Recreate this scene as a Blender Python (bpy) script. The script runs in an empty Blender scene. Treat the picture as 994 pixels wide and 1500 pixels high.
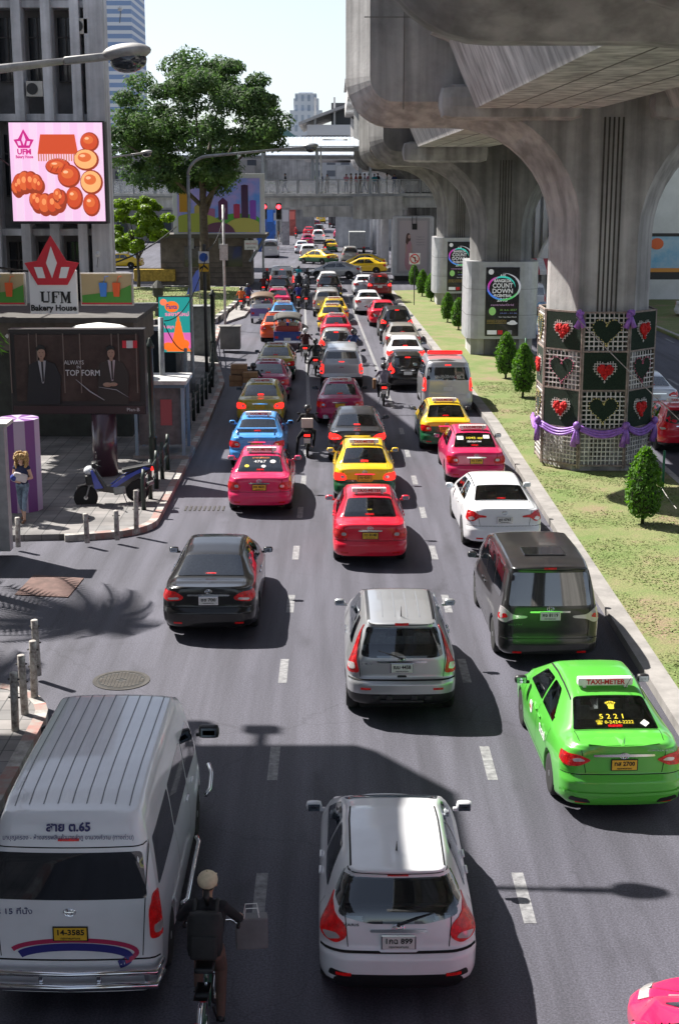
import bpy, bmesh, math, random
import numpy as np
from mathutils import Vector, Matrix, Euler
from mathutils.geometry import delaunay_2d_cdt
random.seed(7); RNG = np.random.default_rng(7)
R = math.radians; PI = math.pi
scene = bpy.context.scene; COL = scene.collection
# ------------------------------------------------ camera
CAMH = 8.6; FPX = 2083.0; PITCH = math.atan(490 / FPX); YAW = -0.00283
cd = bpy.data.cameras.new('camera'); cam = bpy.data.objects.new('camera', cd); COL.objects.link(cam)
cam.location = (0, 0, CAMH); cam.rotation_euler = (PI / 2 - PITCH, 0, YAW)
cd.sensor_fit = 'VERTICAL'; cd.sensor_height = 36; cd.lens = 36 * FPX / 1500; cd.clip_end = 6000; cd.clip_start = 0.1
scene.camera = cam
CR = cam.rotation_euler.to_matrix()
def at(px, py, h=0.0):
    d = CR @ Vector(((px - 497) / FPX, (750 - py) / FPX, -1)); t = (h - CAMH) / d.z
    return Vector((0, 0, CAMH)) + d * t
def aty(px, py, Y):
    d = CR @ Vector(((px - 497) / FPX, (750 - py) / FPX, -1)); t = Y / d.y
    return Vector((0, 0, CAMH)) + d * t
# ------------------------------------------------ sky, sun, exposure
SUNV = Vector((-0.65, 0.5, 1.0)).normalized()
world = bpy.data.worlds.new('World'); scene.world = world; world.use_nodes = True
wn = world.node_tree.nodes; wl = world.node_tree.links
bgn = wn['Background']; sky = wn.new('ShaderNodeTexSky'); sky.sky_type = 'NISHITA'; sky.sun_disc = False
sky.sun_elevation = math.asin(SUNV.z); sky.sun_rotation = math.atan2(SUNV.x, SUNV.y)
sky.dust_density = 0.9; sky.air_density = 0.75; sky.ozone_density = 1.7
shs = wn.new('ShaderNodeHueSaturation'); shs.inputs['Saturation'].default_value = .58; wl.new(sky.outputs[0], shs.inputs['Color']); wl.new(shs.outputs[0], bgn.inputs[0]); bgn.inputs[1].default_value = 0.078
sl = bpy.data.lights.new('sun', 'SUN'); sun = bpy.data.objects.new('sun', sl); COL.objects.link(sun)
sl.energy = 5.0; sl.angle = R(0.5); sl.color = (1.0, 0.955, 0.88)
sun.rotation_euler = SUNV.to_track_quat('Z', 'Y').to_euler(); sun.location = (-30, 30, 60)
scene.view_settings.view_transform = 'Standard'; scene.view_settings.look = 'None'
scene.view_settings.gamma = 1; scene.view_settings.exposure = 1.15
scene.render.engine = 'CYCLES'; scene.cycles.max_bounces = 5; scene.cycles.transparent_max_bounces = 12
scene.cycles.use_denoising = True
# ------------------------------------------------ materials
MATS = {}
def mat(name, col, rough=0.6, metal=0.0, coat=0.0, spec=0.5, var=0.0, vscale=3.0, bump=0.0, bscale=60.0, emit=None, es=1.0, alpha=None, stretch=None, col2=None):
    if name in MATS: return MATS[name]
    m = bpy.data.materials.new(name); m.use_nodes = True; nt = m.node_tree; N = nt.nodes; L = nt.links
    b = N['Principled BSDF']; MATS[name] = m
    b.inputs['Base Color'].default_value = (*col, 1); b.inputs['Roughness'].default_value = rough
    b.inputs['Metallic'].default_value = metal; b.inputs['Coat Weight'].default_value = coat
    b.inputs['Coat Roughness'].default_value = 0.04; b.inputs['Specular IOR Level'].default_value = spec
    m.diffuse_color = (*col, 1)
    if var or bump:
        tc = N.new('ShaderNodeTexCoord'); mp = N.new('ShaderNodeMapping'); L.new(tc.outputs['Object'], mp.inputs[0])
        if stretch: mp.inputs['Scale'].default_value = stretch
    if var:
        n = N.new('ShaderNodeTexNoise'); n.inputs['Scale'].default_value = vscale; n.inputs['Detail'].default_value = 6
        n.inputs['Roughness'].default_value = .65
        L.new(mp.outputs[0], n.inputs[0]); rp = N.new('ShaderNodeValToRGB'); L.new(n.outputs[0], rp.inputs[0])
        c2 = col2 or tuple(c * (1 - var) for c in col); c1 = col if col2 else tuple(min(1, c * (1 + var * .6)) for c in col)
        rp.color_ramp.elements[0].position = .36; rp.color_ramp.elements[1].position = .64
        rp.color_ramp.elements[0].color = (*c2, 1); rp.color_ramp.elements[1].color = (*c1, 1)
        L.new(rp.outputs[0], b.inputs['Base Color'])
    if bump:
        n2 = N.new('ShaderNodeTexNoise'); n2.inputs['Scale'].default_value = bscale; n2.inputs['Detail'].default_value = 4
        L.new(mp.outputs[0], n2.inputs[0]); bp = N.new('ShaderNodeBump'); bp.inputs['Strength'].default_value = bump
        bp.inputs['Distance'].default_value = 0.01; L.new(n2.outputs[0], bp.inputs['Height']); L.new(bp.outputs[0], b.inputs['Normal'])
    if emit: b.inputs['Emission Color'].default_value = (*emit, 1); b.inputs['Emission Strength'].default_value = es
    if alpha is not None: b.inputs['Alpha'].default_value = alpha
    return m
def paint(name, col, metal=0.0, rough=0.32, dust=0.1):
    k = 'paint_' + name
    if k in MATS: return MATS[k]
    m = mat(k, col, rough, metal, coat=0.9, spec=.2)
    N = m.node_tree.nodes; L = m.node_tree.links; b = N['Principled BSDF']
    tc = N.new('ShaderNodeTexCoord'); n = N.new('ShaderNodeTexNoise'); n.inputs['Scale'].default_value = 3.5; n.inputs['Detail'].default_value = 7
    L.new(tc.outputs['Object'], n.inputs[0]); mr = N.new('ShaderNodeMapRange'); mr.inputs[1].default_value = .42; mr.inputs[2].default_value = .72
    mr.inputs[3].default_value = 0.02; mr.inputs[4].default_value = 0.02 + dust; L.new(n.outputs[0], mr.inputs[0])
    mx = N.new('ShaderNodeMix'); mx.data_type = 'RGBA'; mx.inputs[6].default_value = (*col, 1); mx.inputs[7].default_value = (.32, .30, .27, 1)
    L.new(mr.outputs[0], mx.inputs[0]); L.new(mx.outputs[2], b.inputs['Base Color'])
    cr = N.new('ShaderNodeMapRange'); cr.inputs[3].default_value = .03; cr.inputs[4].default_value = .16; L.new(n.outputs[0], cr.inputs[0]); L.new(cr.outputs[0], b.inputs['Coat Roughness'])
    return m
def glass_mat(name, tint, gl=(.9, .95, 1.0), ior=1.55):
    m = bpy.data.materials.new(name); m.use_nodes = True; nt = m.node_tree; N = nt.nodes; L = nt.links; MATS[name] = m
    N.remove(N['Principled BSDF']); o = N['Material Output']
    t = N.new('ShaderNodeBsdfTransparent'); t.inputs[0].default_value = (*tint, 1)
    g = N.new('ShaderNodeBsdfGlossy'); g.inputs['Roughness'].default_value = .03; g.inputs[0].default_value = (*gl, 1)
    f = N.new('ShaderNodeFresnel'); f.inputs[0].default_value = ior; mx = N.new('ShaderNodeMixShader')
    L.new(f.outputs[0], mx.inputs[0]); L.new(t.outputs[0], mx.inputs[1]); L.new(g.outputs[0], mx.inputs[2]); L.new(mx.outputs[0], o.inputs[0])
    return m
GLASS = glass_mat('tinted_glass', (.58, .64, .66), ior=2.1)
GCLEAR = glass_mat('clear_glass', (.75, .8, .82), ior=1.5)
GDARK = mat('privacy_glass', (.006, .008, .011), .04, spec=.9, coat=1.0); GDARK.node_tree.nodes['Principled BSDF'].inputs['Coat IOR'].default_value = 1.9
BLACK = mat('black_plastic', (.012, .012, .014), .45, var=.2, vscale=9)
GAP = mat('panel_gap', (.006, .006, .006), .9)
RUB = mat('tyre_rubber', (.018, .018, .019), .85, bump=.3)
ALLOY = mat('alloy', (.45, .46, .48), .3, .9, var=.2, vscale=9)
CHROME = mat('chrome', (.75, .76, .78), .12, 1.0)
REDL = mat('tail_lens', (.46, .004, .006), .16, coat=.4, spec=.4, var=.6, vscale=14, bump=.9, bscale=70, emit=(.9, .01, .01), es=.03)
BRAKE = mat('lit_brake_lens', (.6, .004, .004), .4, spec=.1, emit=(1, .02, .015), es=1.3)
CLEARL = mat('clear_lens', (.55, .52, .52), .12, .3, coat=1)
AMBER = mat('amber_lens', (.6, .2, .02), .15, coat=1)
PLW = mat('plate_white', (.62, .62, .6), .5); PLY = mat('plate_yellow', (.72, .42, .03), .5)
INK = mat('plate_ink', (.01, .01, .01), .6)
SEATM = mat('seat_cloth', (.68, .66, .62), .9, var=.2, vscale=20); DASH = mat('cabin_trim', (.05, .05, .052), .8)
WHITE = mat('white_paint', (.74, .74, .72), .5, var=.15, vscale=5); GREYM = mat('grey_metal', (.28, .29, .30), .45, .4, var=.25, vscale=4)
def leafify(m, tr=.4):
    N = m.node_tree.nodes; L = m.node_tree.links; b = N['Principled BSDF']; o = N['Material Output']; t = N.new('ShaderNodeBsdfTranslucent'); mx = N.new('ShaderNodeMixShader'); mx.inputs[0].default_value = tr
    src = b.inputs['Base Color'].links[0].from_socket; hs = N.new('ShaderNodeHueSaturation'); hs.inputs['Value'].default_value = 1.5; hs.inputs['Saturation'].default_value = 1.1; L.new(src, hs.inputs['Color']); L.new(hs.outputs[0], t.inputs[0])
    L.new(b.outputs[0], mx.inputs[1]); L.new(t.outputs[0], mx.inputs[2]); L.new(mx.outputs[0], o.inputs[0]); return m
# ------------------------------------------------ mesh helpers
def link(name, me, parent=None, loc=None):
    o = bpy.data.objects.new(name, me); COL.objects.link(o)
    if parent: o.parent = parent
    if loc: o.location = loc
    return o
def tag(o, label=None, cat=None, group=None, kind=None):
    if label: o['label'] = label
    if cat: o['category'] = cat
    if group: o['group'] = group
    if kind: o['kind'] = kind
    return o
def empty(name, loc=(0, 0, 0), rz=0, label=None, cat=None, group=None):
    o = bpy.data.objects.new(name, None); COL.objects.link(o); o.location = loc; o.rotation_euler = (0, 0, rz); o.empty_display_size = .1
    return tag(o, label, cat, group)
KIDS = {}
def copy_tree(o, parent=None):
    c = o.copy(); COL.objects.link(c); c.parent = parent
    for ch in list(o.children): copy_tree(ch, c)
    return c
class MB:
    def __init__(s): s.v = []; s.f = []; s.m = []; s.cur = 0; s.sm = []; s.smooth = False; s.M = None
    def add(s, vs, fs):
        b = len(s.v)
        if s.M is not None: vs = [s.M @ Vector(p) for p in vs]
        s.v += [tuple(p) for p in vs]; s.f += [tuple(b + i for i in f) for f in fs]; s.m += [s.cur] * len(fs); s.sm += [s.smooth] * len(fs); return s
    def box(s, c, d, bev=0.0, rz=0.0, rx=0.0, ry=0.0):
        x, y, z = d[0] / 2, d[1] / 2, d[2] / 2; rot = Euler((rx, ry, rz)).to_matrix() if (rz or rx or ry) else None
        if bev <= 0:
            vs = [(a, b, e) for a in (-x, x) for b in (-y, y) for e in (-z, z)]
            fs = [(0, 1, 3, 2), (4, 6, 7, 5), (0, 4, 5, 1), (2, 3, 7, 6), (0, 2, 6, 4), (1, 5, 7, 3)]
        else:
            bm = bmesh.new(); bmesh.ops.create_cube(bm, size=1)
            for v in bm.verts: v.co = Vector((v.co.x * d[0], v.co.y * d[1], v.co.z * d[2]))
            bmesh.ops.bevel(bm, geom=bm.edges[:], offset=min(bev, .49 * min(d)), segments=2, profile=.6, affect='EDGES')
            bm.verts.index_update(); vs = [tuple(v.co) for v in bm.verts]; fs = [tuple(v.index for v in f.verts) for f in bm.faces]; bm.free()
        if rot: vs = [rot @ Vector(p) for p in vs]
        return s.add([(p[0] + c[0], p[1] + c[1], p[2] + c[2]) for p in vs], fs)
    def tube(s, pts, r, n=8, cap=True):
        pts = [Vector(p) for p in pts]; rs = r if isinstance(r, (list, tuple)) else [r] * len(pts); vs = []; fs = []
        prev = None
        for i, p in enumerate(pts):
            t = (pts[min(i + 1, len(pts) - 1)] - pts[max(i - 1, 0)]).normalized()
            if prev is None: a = t.orthogonal().normalized()
            else: a = (prev - t * prev.dot(t)); a = a.normalized() if a.length > 1e-6 else t.orthogonal().normalized()
            prev = a; b = t.cross(a)
            for k in range(n):
                an = 2 * PI * k / n; vs.append(p + (a * math.cos(an) + b * math.sin(an)) * rs[i])
        for i in range(len(pts) - 1):
            for k in range(n):
                k2 = (k + 1) % n; fs.append((i * n + k, i * n + k2, (i + 1) * n + k2, (i + 1) * n + k))
        if cap: fs.append(tuple(range(n))[::-1]); fs.append(tuple(range((len(pts) - 1) * n, len(pts) * n)))
        return s.add(vs, fs)
    def lathe(s, prof, c=(0, 0, 0), n=20, axis='z'):
        vs = []; fs = []
        for r, z in prof:
            for k in range(n):
                a = 2 * PI * k / n; p = (r * math.cos(a), r * math.sin(a), z)
                if axis == 'x': p = (z, p[0], p[1])
                if axis == 'y': p = (p[0], z, p[1])
                vs.append((p[0] + c[0], p[1] + c[1], p[2] + c[2]))
        m = len(prof)
        for i in range(m - 1):
            for k in range(n):
                k2 = (k + 1) % n; fs.append((i * n + k, i * n + k2, (i + 1) * n + k2, (i + 1) * n + k))
        fs.append(tuple(range(n))[::-1]); fs.append(tuple(range((m - 1) * n, m * n)))
        return s.add(vs, fs)
    def ball(s, c, r, n=12, m=8):
        r = (r, r, r) if not isinstance(r, (tuple, list)) else r
        vs = [(c[0], c[1], c[2] - r[2])]; fs = []
        for j in range(1, m):
            t = PI * j / m
            for k in range(n):
                a = 2 * PI * k / n; vs.append((c[0] + r[0] * math.sin(t) * math.cos(a), c[1] + r[1] * math.sin(t) * math.sin(a), c[2] - r[2] * math.cos(t)))
        vs.append((c[0], c[1], c[2] + r[2])); e = len(vs) - 1
        for k in range(n):
            k2 = (k + 1) % n; fs.append((0, 1 + k2, 1 + k)); fs.append((e, e - n + k, e - n + k2))
            for j in range(m - 2): a = 1 + j * n; fs.append((a + k, a + k2, a + n + k2, a + n + k))
        return s.add(vs, fs)
    def prism(s, poly, axis, a, b):
        """poly 2D list; axis 'x','y','z' extruded from a to b. for 'y': poly=(x,z); 'x': (y,z); 'z': (x,y)"""
        n = len(poly)
        def P(p, t): return {'x': (t, p[0], p[1]), 'y': (p[0], t, p[1]), 'z': (p[0], p[1], t)}[axis]
        vs = [P(p, a) for p in poly] + [P(p, b) for p in poly]
        fs = [tuple(range(n))[::-1], tuple(range(n, 2 * n))] + [(i, (i + 1) % n, n + (i + 1) % n, n + i) for i in range(n)]
        return s.add(vs, fs)
    def quad(s, a, b, c, d): return s.add([a, b, c, d], [(0, 1, 2, 3)])
    def build(s, name, mats, parent=None, loc=None, rz=0, smooth=None, fix=True):
        me = bpy.data.meshes.new(name); me.from_pydata(s.v, [], s.f)
        for m in (mats if isinstance(mats, (list, tuple)) else [mats]): me.materials.append(m)
        me.polygons.foreach_set('material_index', s.m)
        sm = s.sm if smooth is None else [smooth] * len(s.f); me.polygons.foreach_set('use_smooth', sm)
        if fix:
            bm = bmesh.new(); bm.from_mesh(me); bmesh.ops.recalc_face_normals(bm, faces=bm.faces); bm.to_mesh(me); bm.free()
        me.update(); o = link(name, me, parent, loc)
        if rz: o.rotation_euler.z = rz
        return o
TXT = {}
def text(body, size, m, parent=None, loc=(0, 0, 0), rot=(PI / 2, 0, 0), name='lettering', align='CENTER', ext=.002, sx=1.0, bold=0.0, fit=None):
    k = (body, round(size, 3), align, bold, m.name, ext)
    if k not in TXT:
        c = bpy.data.curves.new('lettering', 'FONT'); c.body = body; c.size = size; c.align_x = align; c.align_y = 'CENTER'; c.extrude = ext
        c.offset = bold; c.resolution_u = 2
        ob = bpy.data.objects.new('tmp_text', c); me = bpy.data.meshes.new_from_object(ob); bpy.data.objects.remove(ob); me.materials.clear(); me.materials.append(m)
        for p in me.polygons: p.material_index = 0
        TXT[k] = me
    me = TXT[k]; o = link(name, me, parent, loc); o.rotation_euler = rot
    if fit and len(me.vertices):
        xs = [v.co.x for v in me.vertices]; w = max(xs) - min(xs); sx = fit / w
    o.scale = (sx, 1, 1); return o
def rounded(poly, r=.04, n=4):
    out = []; k = len(poly)
    for i in range(k):
        p = Vector(poly[i]); a = Vector(poly[i - 1]); b = Vector(poly[(i + 1) % k]); da = a - p; db = b - p
        ra = min(r, da.length * .45); rb = min(r, db.length * .45); s = p + da.normalized() * ra; e = p + db.normalized() * rb
        for j in range(n + 1):
            t = j / n; out.append((s * (1 - t) ** 2 + p * 2 * t * (1 - t) + e * t * t)[:])
    return out
def densify(poly, d):
    out = []
    for i in range(len(poly)):
        a = Vector(poly[i]); b = Vector(poly[(i + 1) % len(poly)]); n = max(1, int((b - a).length / d))
        for j in range(n): out.append(a.lerp(b, j / n)[:])
    return out
def inset(poly, d):
    n = len(poly); out = []; A = sum(poly[i][0] * poly[(i + 1) % n][1] - poly[(i + 1) % n][0] * poly[i][1] for i in range(n)); sg = 1 if A > 0 else -1
    for i in range(n):
        p = Vector(poly[i]); t = (Vector(poly[(i + 1) % n]) - Vector(poly[i - 1])); t = t.normalized() if t.length > 1e-9 else Vector((1, 0))
        out.append((p.x - t.y * sg * d, p.y + t.x * sg * d))
    return out
def inside(poly, x, y):
    c = False; n = len(poly); j = n - 1
    for i in range(n):
        xi, yi = poly[i]; xj, yj = poly[j]
        if (yi > y) != (yj > y) and x < (xj - xi) * (y - yi) / (yj - yi + 1e-12) + xi: c = not c
        j = i
    return c
def patch_data(surf, poly, off, d=.05, skirt=.02):
    poly = densify(poly, d); n = len(poly); xs = [p[0] for p in poly]; ys = [p[1] for p in poly]; pts = [Vector(p) for p in poly]
    ins = inset(poly, d * .45); x = min(xs) + d / 2
    while x < max(xs):
        y = min(ys) + d / 2
        while y < max(ys):
            if inside(ins, x, y): pts.append(Vector((x, y)))
            y += d
        x += d
    V, E, F, *_ = delaunay_2d_cdt(pts, [(i, (i + 1) % n) for i in range(n)], [], 1, 1e-6)
    out = []
    for v in V:
        p, nn = surf(v.x, v.y); out.append(p + nn * off)
    fs = [tuple(f) for f in F]; base = len(out); m = len(poly)
    for a in poly:
        p, nn = surf(*a); out.append(p + nn * off)
    for a in poly:
        p, nn = surf(*a); out.append(p + nn * (off - skirt))
    for i in range(m): j = (i + 1) % m; fs.append((base + i, base + j, base + m + j, base + m + i))
    return out, fs
def patch(name, surf, poly, m, parent, off=.006, d=.05, skirt=.02, mb=None):
    vs, fs = patch_data(surf, poly, off, d, skirt); b = mb or MB(); b.smooth = True; b.add(vs, fs)
    if mb is None: return b.build(name, m, parent, fix=True)
def strip(mb, surf, pts, w=.008, off=.002, closed=False):
    pts = [Vector(p) for p in pts]; seg = []
    for i in range(len(pts) - (0 if closed else 1)):
        a = pts[i]; b = pts[(i + 1) % len(pts)]; n = max(1, int((b - a).length / .05))
        for j in range(n): seg.append(a.lerp(b, j / n))
    if not closed: seg.append(pts[-1])
    vs = []; n = len(seg)
    for i, p in enumerate(seg):
        t = (seg[(i + 1) % n if closed else min(i + 1, n - 1)] - seg[i - 1 if closed else max(i - 1, 0)]).normalized(); q = Vector((-t.y, t.x)) * w / 2
        for c in (p - q, p + q):
            P, nn = surf(c.x, c.y); vs.append(P + nn * off)
    k = n if closed else n - 1
    mb.add(vs, [(2 * i, 2 * i + 1, (2 * ((i + 1) % n)) + 1, 2 * ((i + 1) % n)) for i in range(k)])
# ------------------------------------------------ car body as one lofted surface
def interp(tab, x, blur=0.0):
    if blur:
        return (interp(tab, x - blur) + 2 * interp(tab, x - blur * .5) + 2 * interp(tab, x) + 2 * interp(tab, x + blur * .5) + interp(tab, x + blur)) / 8
    if x <= tab[0][0]: return tab[0][1]
    for (a, u), (b, v) in zip(tab, tab[1:]):
        if x <= b: return u + (v - u) * (x - a) / (b - a)
    return tab[-1][1]
def catmull(P, n):
    out = []; m = len(P)
    for i in range(m - 1):
        p0 = P[max(i - 1, 0)]; p1 = P[i]; p2 = P[i + 1]; p3 = P[min(i + 2, m - 1)]
        for j in range(n):
            t = j / n
            out.append(tuple(.5 * (2 * p1[k] + (p2[k] - p0[k]) * t + (2 * p0[k] - 5 * p1[k] + 4 * p2[k] - p3[k]) * t * t + (3 * p1[k] - p0[k] - 3 * p2[k] + p3[k]) * t ** 3) for k in (0, 1)))
    out.append(tuple(P[-1])); return out
class Shell:
    def __init__(s, S, den=1):
        s.S = S; s.L = S['L']; s.cache = {}; s.nseg = 5 if den == 1 else 3; s.ds = .045 if den == 1 else .09; s.nc = 22 if den == 1 else 12
    def ring(s, y):
        k = round(y, 3)
        if k in s.cache: return s.cache[k]
        S = s.S; w = interp(S['w'], y, .15); zb = interp(S['zb'], y, .12); zt = interp(S['zt'], y, .1); wb = w - interp(S.get('sh', [(0, .05)]), y); wt = interp(S['wt'], y, .12); zs = interp(S['zs'], y, .05)
        rr = S.get('rail', .84); zr = zb + (zt - zb) * rr; fl = S.get('floor', .0)
        K = [(w * .93, zs), (w * .985, zs + .09), (w, zs + (zb - zs) * .5), (w - .012, zs + (zb - zs) * .78), (wb, zb), (wb + (wt - wb) * .5 + .015 * min(1, (zt - zb) * 3), zb + (zr - zb) * .52), (wt, zr), (wt * .84, zt - (zt - zr) * .28), (wt * .45, zt - (zt - zr) * .05), (0, zt)]
        s.cache[k] = catmull(K, s.nseg); return s.cache[k]
    def capoff(s, x, z, w, end):
        S = s.S; tab = S['rear'] if end == 0 else S['front']; r = interp(S['rr'] if end == 0 else S['fr'], z, .03)
        ax = abs(x); y = interp(tab, z, .012) + S.get('bow', .05) * (min(ax / max(w, .01), 1)) ** 2; t = (ax - (w - r)) / r
        if t > 0: y += r * (1 - math.sqrt(max(0, 1 - min(t, 1) ** 2))) * S.get('rk', 1.0)
        return y
    def wz(s, z, end):
        return s.sidex_s(0 if end == 0 else s.L, z)
    def sidex_s(s, st, z):
        rg = s.ring(st)
        for (a, b), (c, d) in zip(rg, rg[1:]):
            if z <= d or (c, d) == rg[-1]:
                if z <= b or d - b < 1e-6: return a
                return a + (c - a) * min(1, (z - b) / (d - b))
        return rg[-1][0]
    def map(s, st, x, z):
        T = s.S['T']; TF = s.S['TF']
        if st < T: 
            o = s.capoff(x, z, s.wz(z, 0) if abs(x) < s.wz(z, 0) else abs(x), 0) * (1 - st / T)
            return st + o
        if st > s.L - TF:
            o = s.capoff(x, z, s.wz(z, 1), 1) * (1 - (s.L - st) / TF); return st - o
        return st
    def arch(s, y):
        S = s.S; z = 0
        for yw in (S['yr'], S['yf']):
            d = abs(y - yw); Ra = S['R'] + .055
            if d < Ra: z = max(z, S['R'] + math.sqrt(Ra * Ra - d * d) * .97)
        return z
    def nrm(s, f, u, v, e=.012):
        p = f(u, v); a = f(u + e, v) - f(u - e, v); b = f(u, v + e) - f(u, v - e); n = a.cross(b)
        return p, (n.normalized() if n.length > 1e-9 else Vector((0, 0, 1)))
    def rear(s, x, z):
        def f(x, z):
            w = max(.05, s.wz(z, 0)); xx = max(-w, min(w, x)); y = s.capoff(xx, z, w, 0); ex = abs(x) - w
            return Vector((xx, y + max(0, ex), z))
        p, n = s.nrm(f, x, z)
        if n.y > 0: n = -n
        return p, n
    def front(s, x, z):
        def f(x, z):
            w = max(.05, s.wz(z, 1)); xx = max(-w, min(w, x)); return Vector((xx, s.L - s.capoff(xx, z, w, 1), z))
        p, n = s.nrm(f, x, z)
        if n.y < 0: n = -n
        return p, n
    def inv(s, y, x, z):
        T = s.S['T']; TF = s.S['TF']; w = s.wz(z, 0)
        if y < T * 1.2:
            o = s.capoff(x, z, max(w, abs(x)), 0); st = (y - o) / (1 - o / T)
            if st < T: return max(st, 0)
        if y > s.L - TF * 1.2:
            o = s.capoff(x, z, max(s.wz(z, 1), abs(x)), 1); st = s.L - ((s.L - y) - o) / (1 - o / TF)
            if st > s.L - TF: return min(st, s.L)
        return y
    def topz(s, x, st):
        rg = s.ring(st)[::-1]; ax = abs(x)
        for (a, b), (c, d) in zip(rg, rg[1:]):
            if ax <= c: return b + (d - b) * (ax - a) / max(1e-6, c - a)
        return rg[-1][1]
    def top(s, x, y):
        def f(x, y):
            z = s.topz(x, y); st = s.inv(y, x, z); z = s.topz(x, st); st = s.inv(y, x, z); return Vector((x, y, s.topz(x, st)))
        p, n = s.nrm(f, x, y)
        if n.z < 0: n = -n
        return p, n
    def side(s, sg):
        def g(y, z):
            def f(y, z):
                x = s.sidex_s(y, z); st = s.inv(y, x, z); return Vector((sg * s.sidex_s(st, z), y, z))
            p, n = s.nrm(f, y, z)
            if n.x * sg < 0: n = -n
            return p, n
        return g
    def build(s, name, mats, parent, holes=()):
        """holes: list of (axis, poly) with axis 'top' (x,y) or 'side' (y,z)"""
        S = s.S; L = s.L; st = []; y = 0.0
        while y < L - 1e-6: st.append(y); y += s.ds
        st.append(L); NR = len(s.ring(0)); vs = []; fs = []; mi = []
        zcut = S.get('two', None)
        for t in st:
            rg = s.ring(t); row = []
            for (x, z) in rg:
                yy = s.map(t, x, z); a = s.arch(yy) if x > .3 else 0
                row.append((x, yy, max(z, a)))
            full = [(-x, y, z) for x, y, z in row] + [(x, y, z) for x, y, z in row[::-1][1:]]; vs += full
        W = 2 * NR - 1
        for i in range(len(st) - 1):
            for k in range(W - 1): fs.append((i * W + k, i * W + k + 1, (i + 1) * W + k + 1, (i + 1) * W + k))
        nc = s.nc
        for end in (0, 1):
            base = 0 if end == 0 else (len(st) - 1) * W; rg = s.ring(0 if end == 0 else L); prev = None
            for i, (x, z) in enumerate(rg[:-1]):
                cur = [base + i]
                for j in range(1, nc):
                    u = -math.cos(PI * j / nc) * .35 + (2 * j / nc - 1) * .65; xx = x * u; w = s.wz(z, end); yy = s.capoff(xx, z, max(w, x), end)
                    cur.append(len(vs)); vs.append((xx, yy if end == 0 else L - yy, z))
                cur.append(base + W - 1 - i)
                if prev:
                    for j in range(nc): fs.append((prev[j], prev[j + 1], cur[j + 1], cur[j]))
                prev = cur
            c = base + NR - 1
            for j in range(nc): fs.append((prev[j], prev[j + 1], c))
        keep = []
        for f in fs:
            n = len(f); cx = sum(vs[i][0] for i in f) / n; cy = sum(vs[i][1] for i in f) / n; cz = sum(vs[i][2] for i in f) / n; dead = False
            for ax, poly in holes:
                if ax == 'top' and cz > S['hz'] and inside(poly, cx, cy): dead = True
                if ax == 'rear' and cy < .75 and cz > .5 and inside(poly, cx, cz): dead = True
                if ax == 'side' and abs(cx) > .3 and inside(poly, cy, cz): dead = True
            if not dead:
                keep.append(f); zz = interp(zcut, cy) if zcut else 0
                mi.append(2 if cz < S.get('blk', .30) else (1 if cz < zz else 0))
        me = bpy.data.meshes.new(name); me.from_pydata(vs, [], keep)
        for m in mats: me.materials.append(m)
        me.polygons.foreach_set('material_index', mi); me.polygons.foreach_set('use_smooth', [True] * len(keep))
        bm = bmesh.new(); bm.from_mesh(me); bmesh.ops.remove_doubles(bm, verts=bm.verts, dist=.0008); bmesh.ops.recalc_face_normals(bm, faces=bm.faces); bm.to_mesh(me); bm.free()
        return link(name, me, parent)
def wheel_parts(R_, parent, x, y, sg, seg=24, w=.2):
    e = empty('wheel', (x, y, R_)); e.parent = parent
    t = MB(); t.smooth = True; h = w / 2; t.lathe([(R_ * .66, -h), (R_ * .9, -h), (R_ * .985, -h * .72), (R_, -h * .3), (R_, h * .3), (R_ * .985, h * .72), (R_ * .9, h), (R_ * .66, h)], n=seg, axis='x'); t.build('tyre', RUB, e)
    r = MB(); r.lathe([(R_ * .655, -h * .55), (R_ * .655, h * .97), (R_ * .60, h * .97), (R_ * .57, h * .6)] if sg > 0 else [(R_ * .57, -h * .6), (R_ * .60, -h * .97), (R_ * .655, -h * .97), (R_ * .655, h * .55)], n=seg, axis='x')
    for k in range(6):
        a = 2 * PI * k / 6; r.box((sg * h * .82, math.cos(a) * R_ * .32, math.sin(a) * R_ * .32), (.02, R_ * .62, R_ * .17), rx=a)
    r.lathe([(R_ * .15, -.015), (R_ * .13, .015)], c=(sg * h * .88, 0, 0), n=12, axis='x'); r.build('rim', ALLOY, e)
    return e
def mk_wheels(root, S, seg=24):
    for y in (S['yr'], S['yf']):
        for sg in (-1, 1): wheel_parts(S['R'], root, sg * (interp(S['w'], y) - .12), y, sg, seg)
def mirror_part(root, S, sg, m, big=.86):
    y = S['ym']; z = S['zm']; x = interp(S['w'], y) - .02
    b = MB(); b.smooth = True; b.box((sg * (x + .115 * big), y + .02, z + .05), (.23 * big, .13, .15 * big), bev=.058); b.box((sg * (x + .01), y + .03, z), (.1, .05, .045), bev=.01)
    o = b.build('door_mirror', m, root); g = MB(); g.box((sg * (x + .115 * big), y - .042, z + .05), (.17 * big, .006, .105 * big)); g.build('mirror_glass', mat('mirror_glass', (.35, .42, .48), .06, .9), o)
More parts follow.
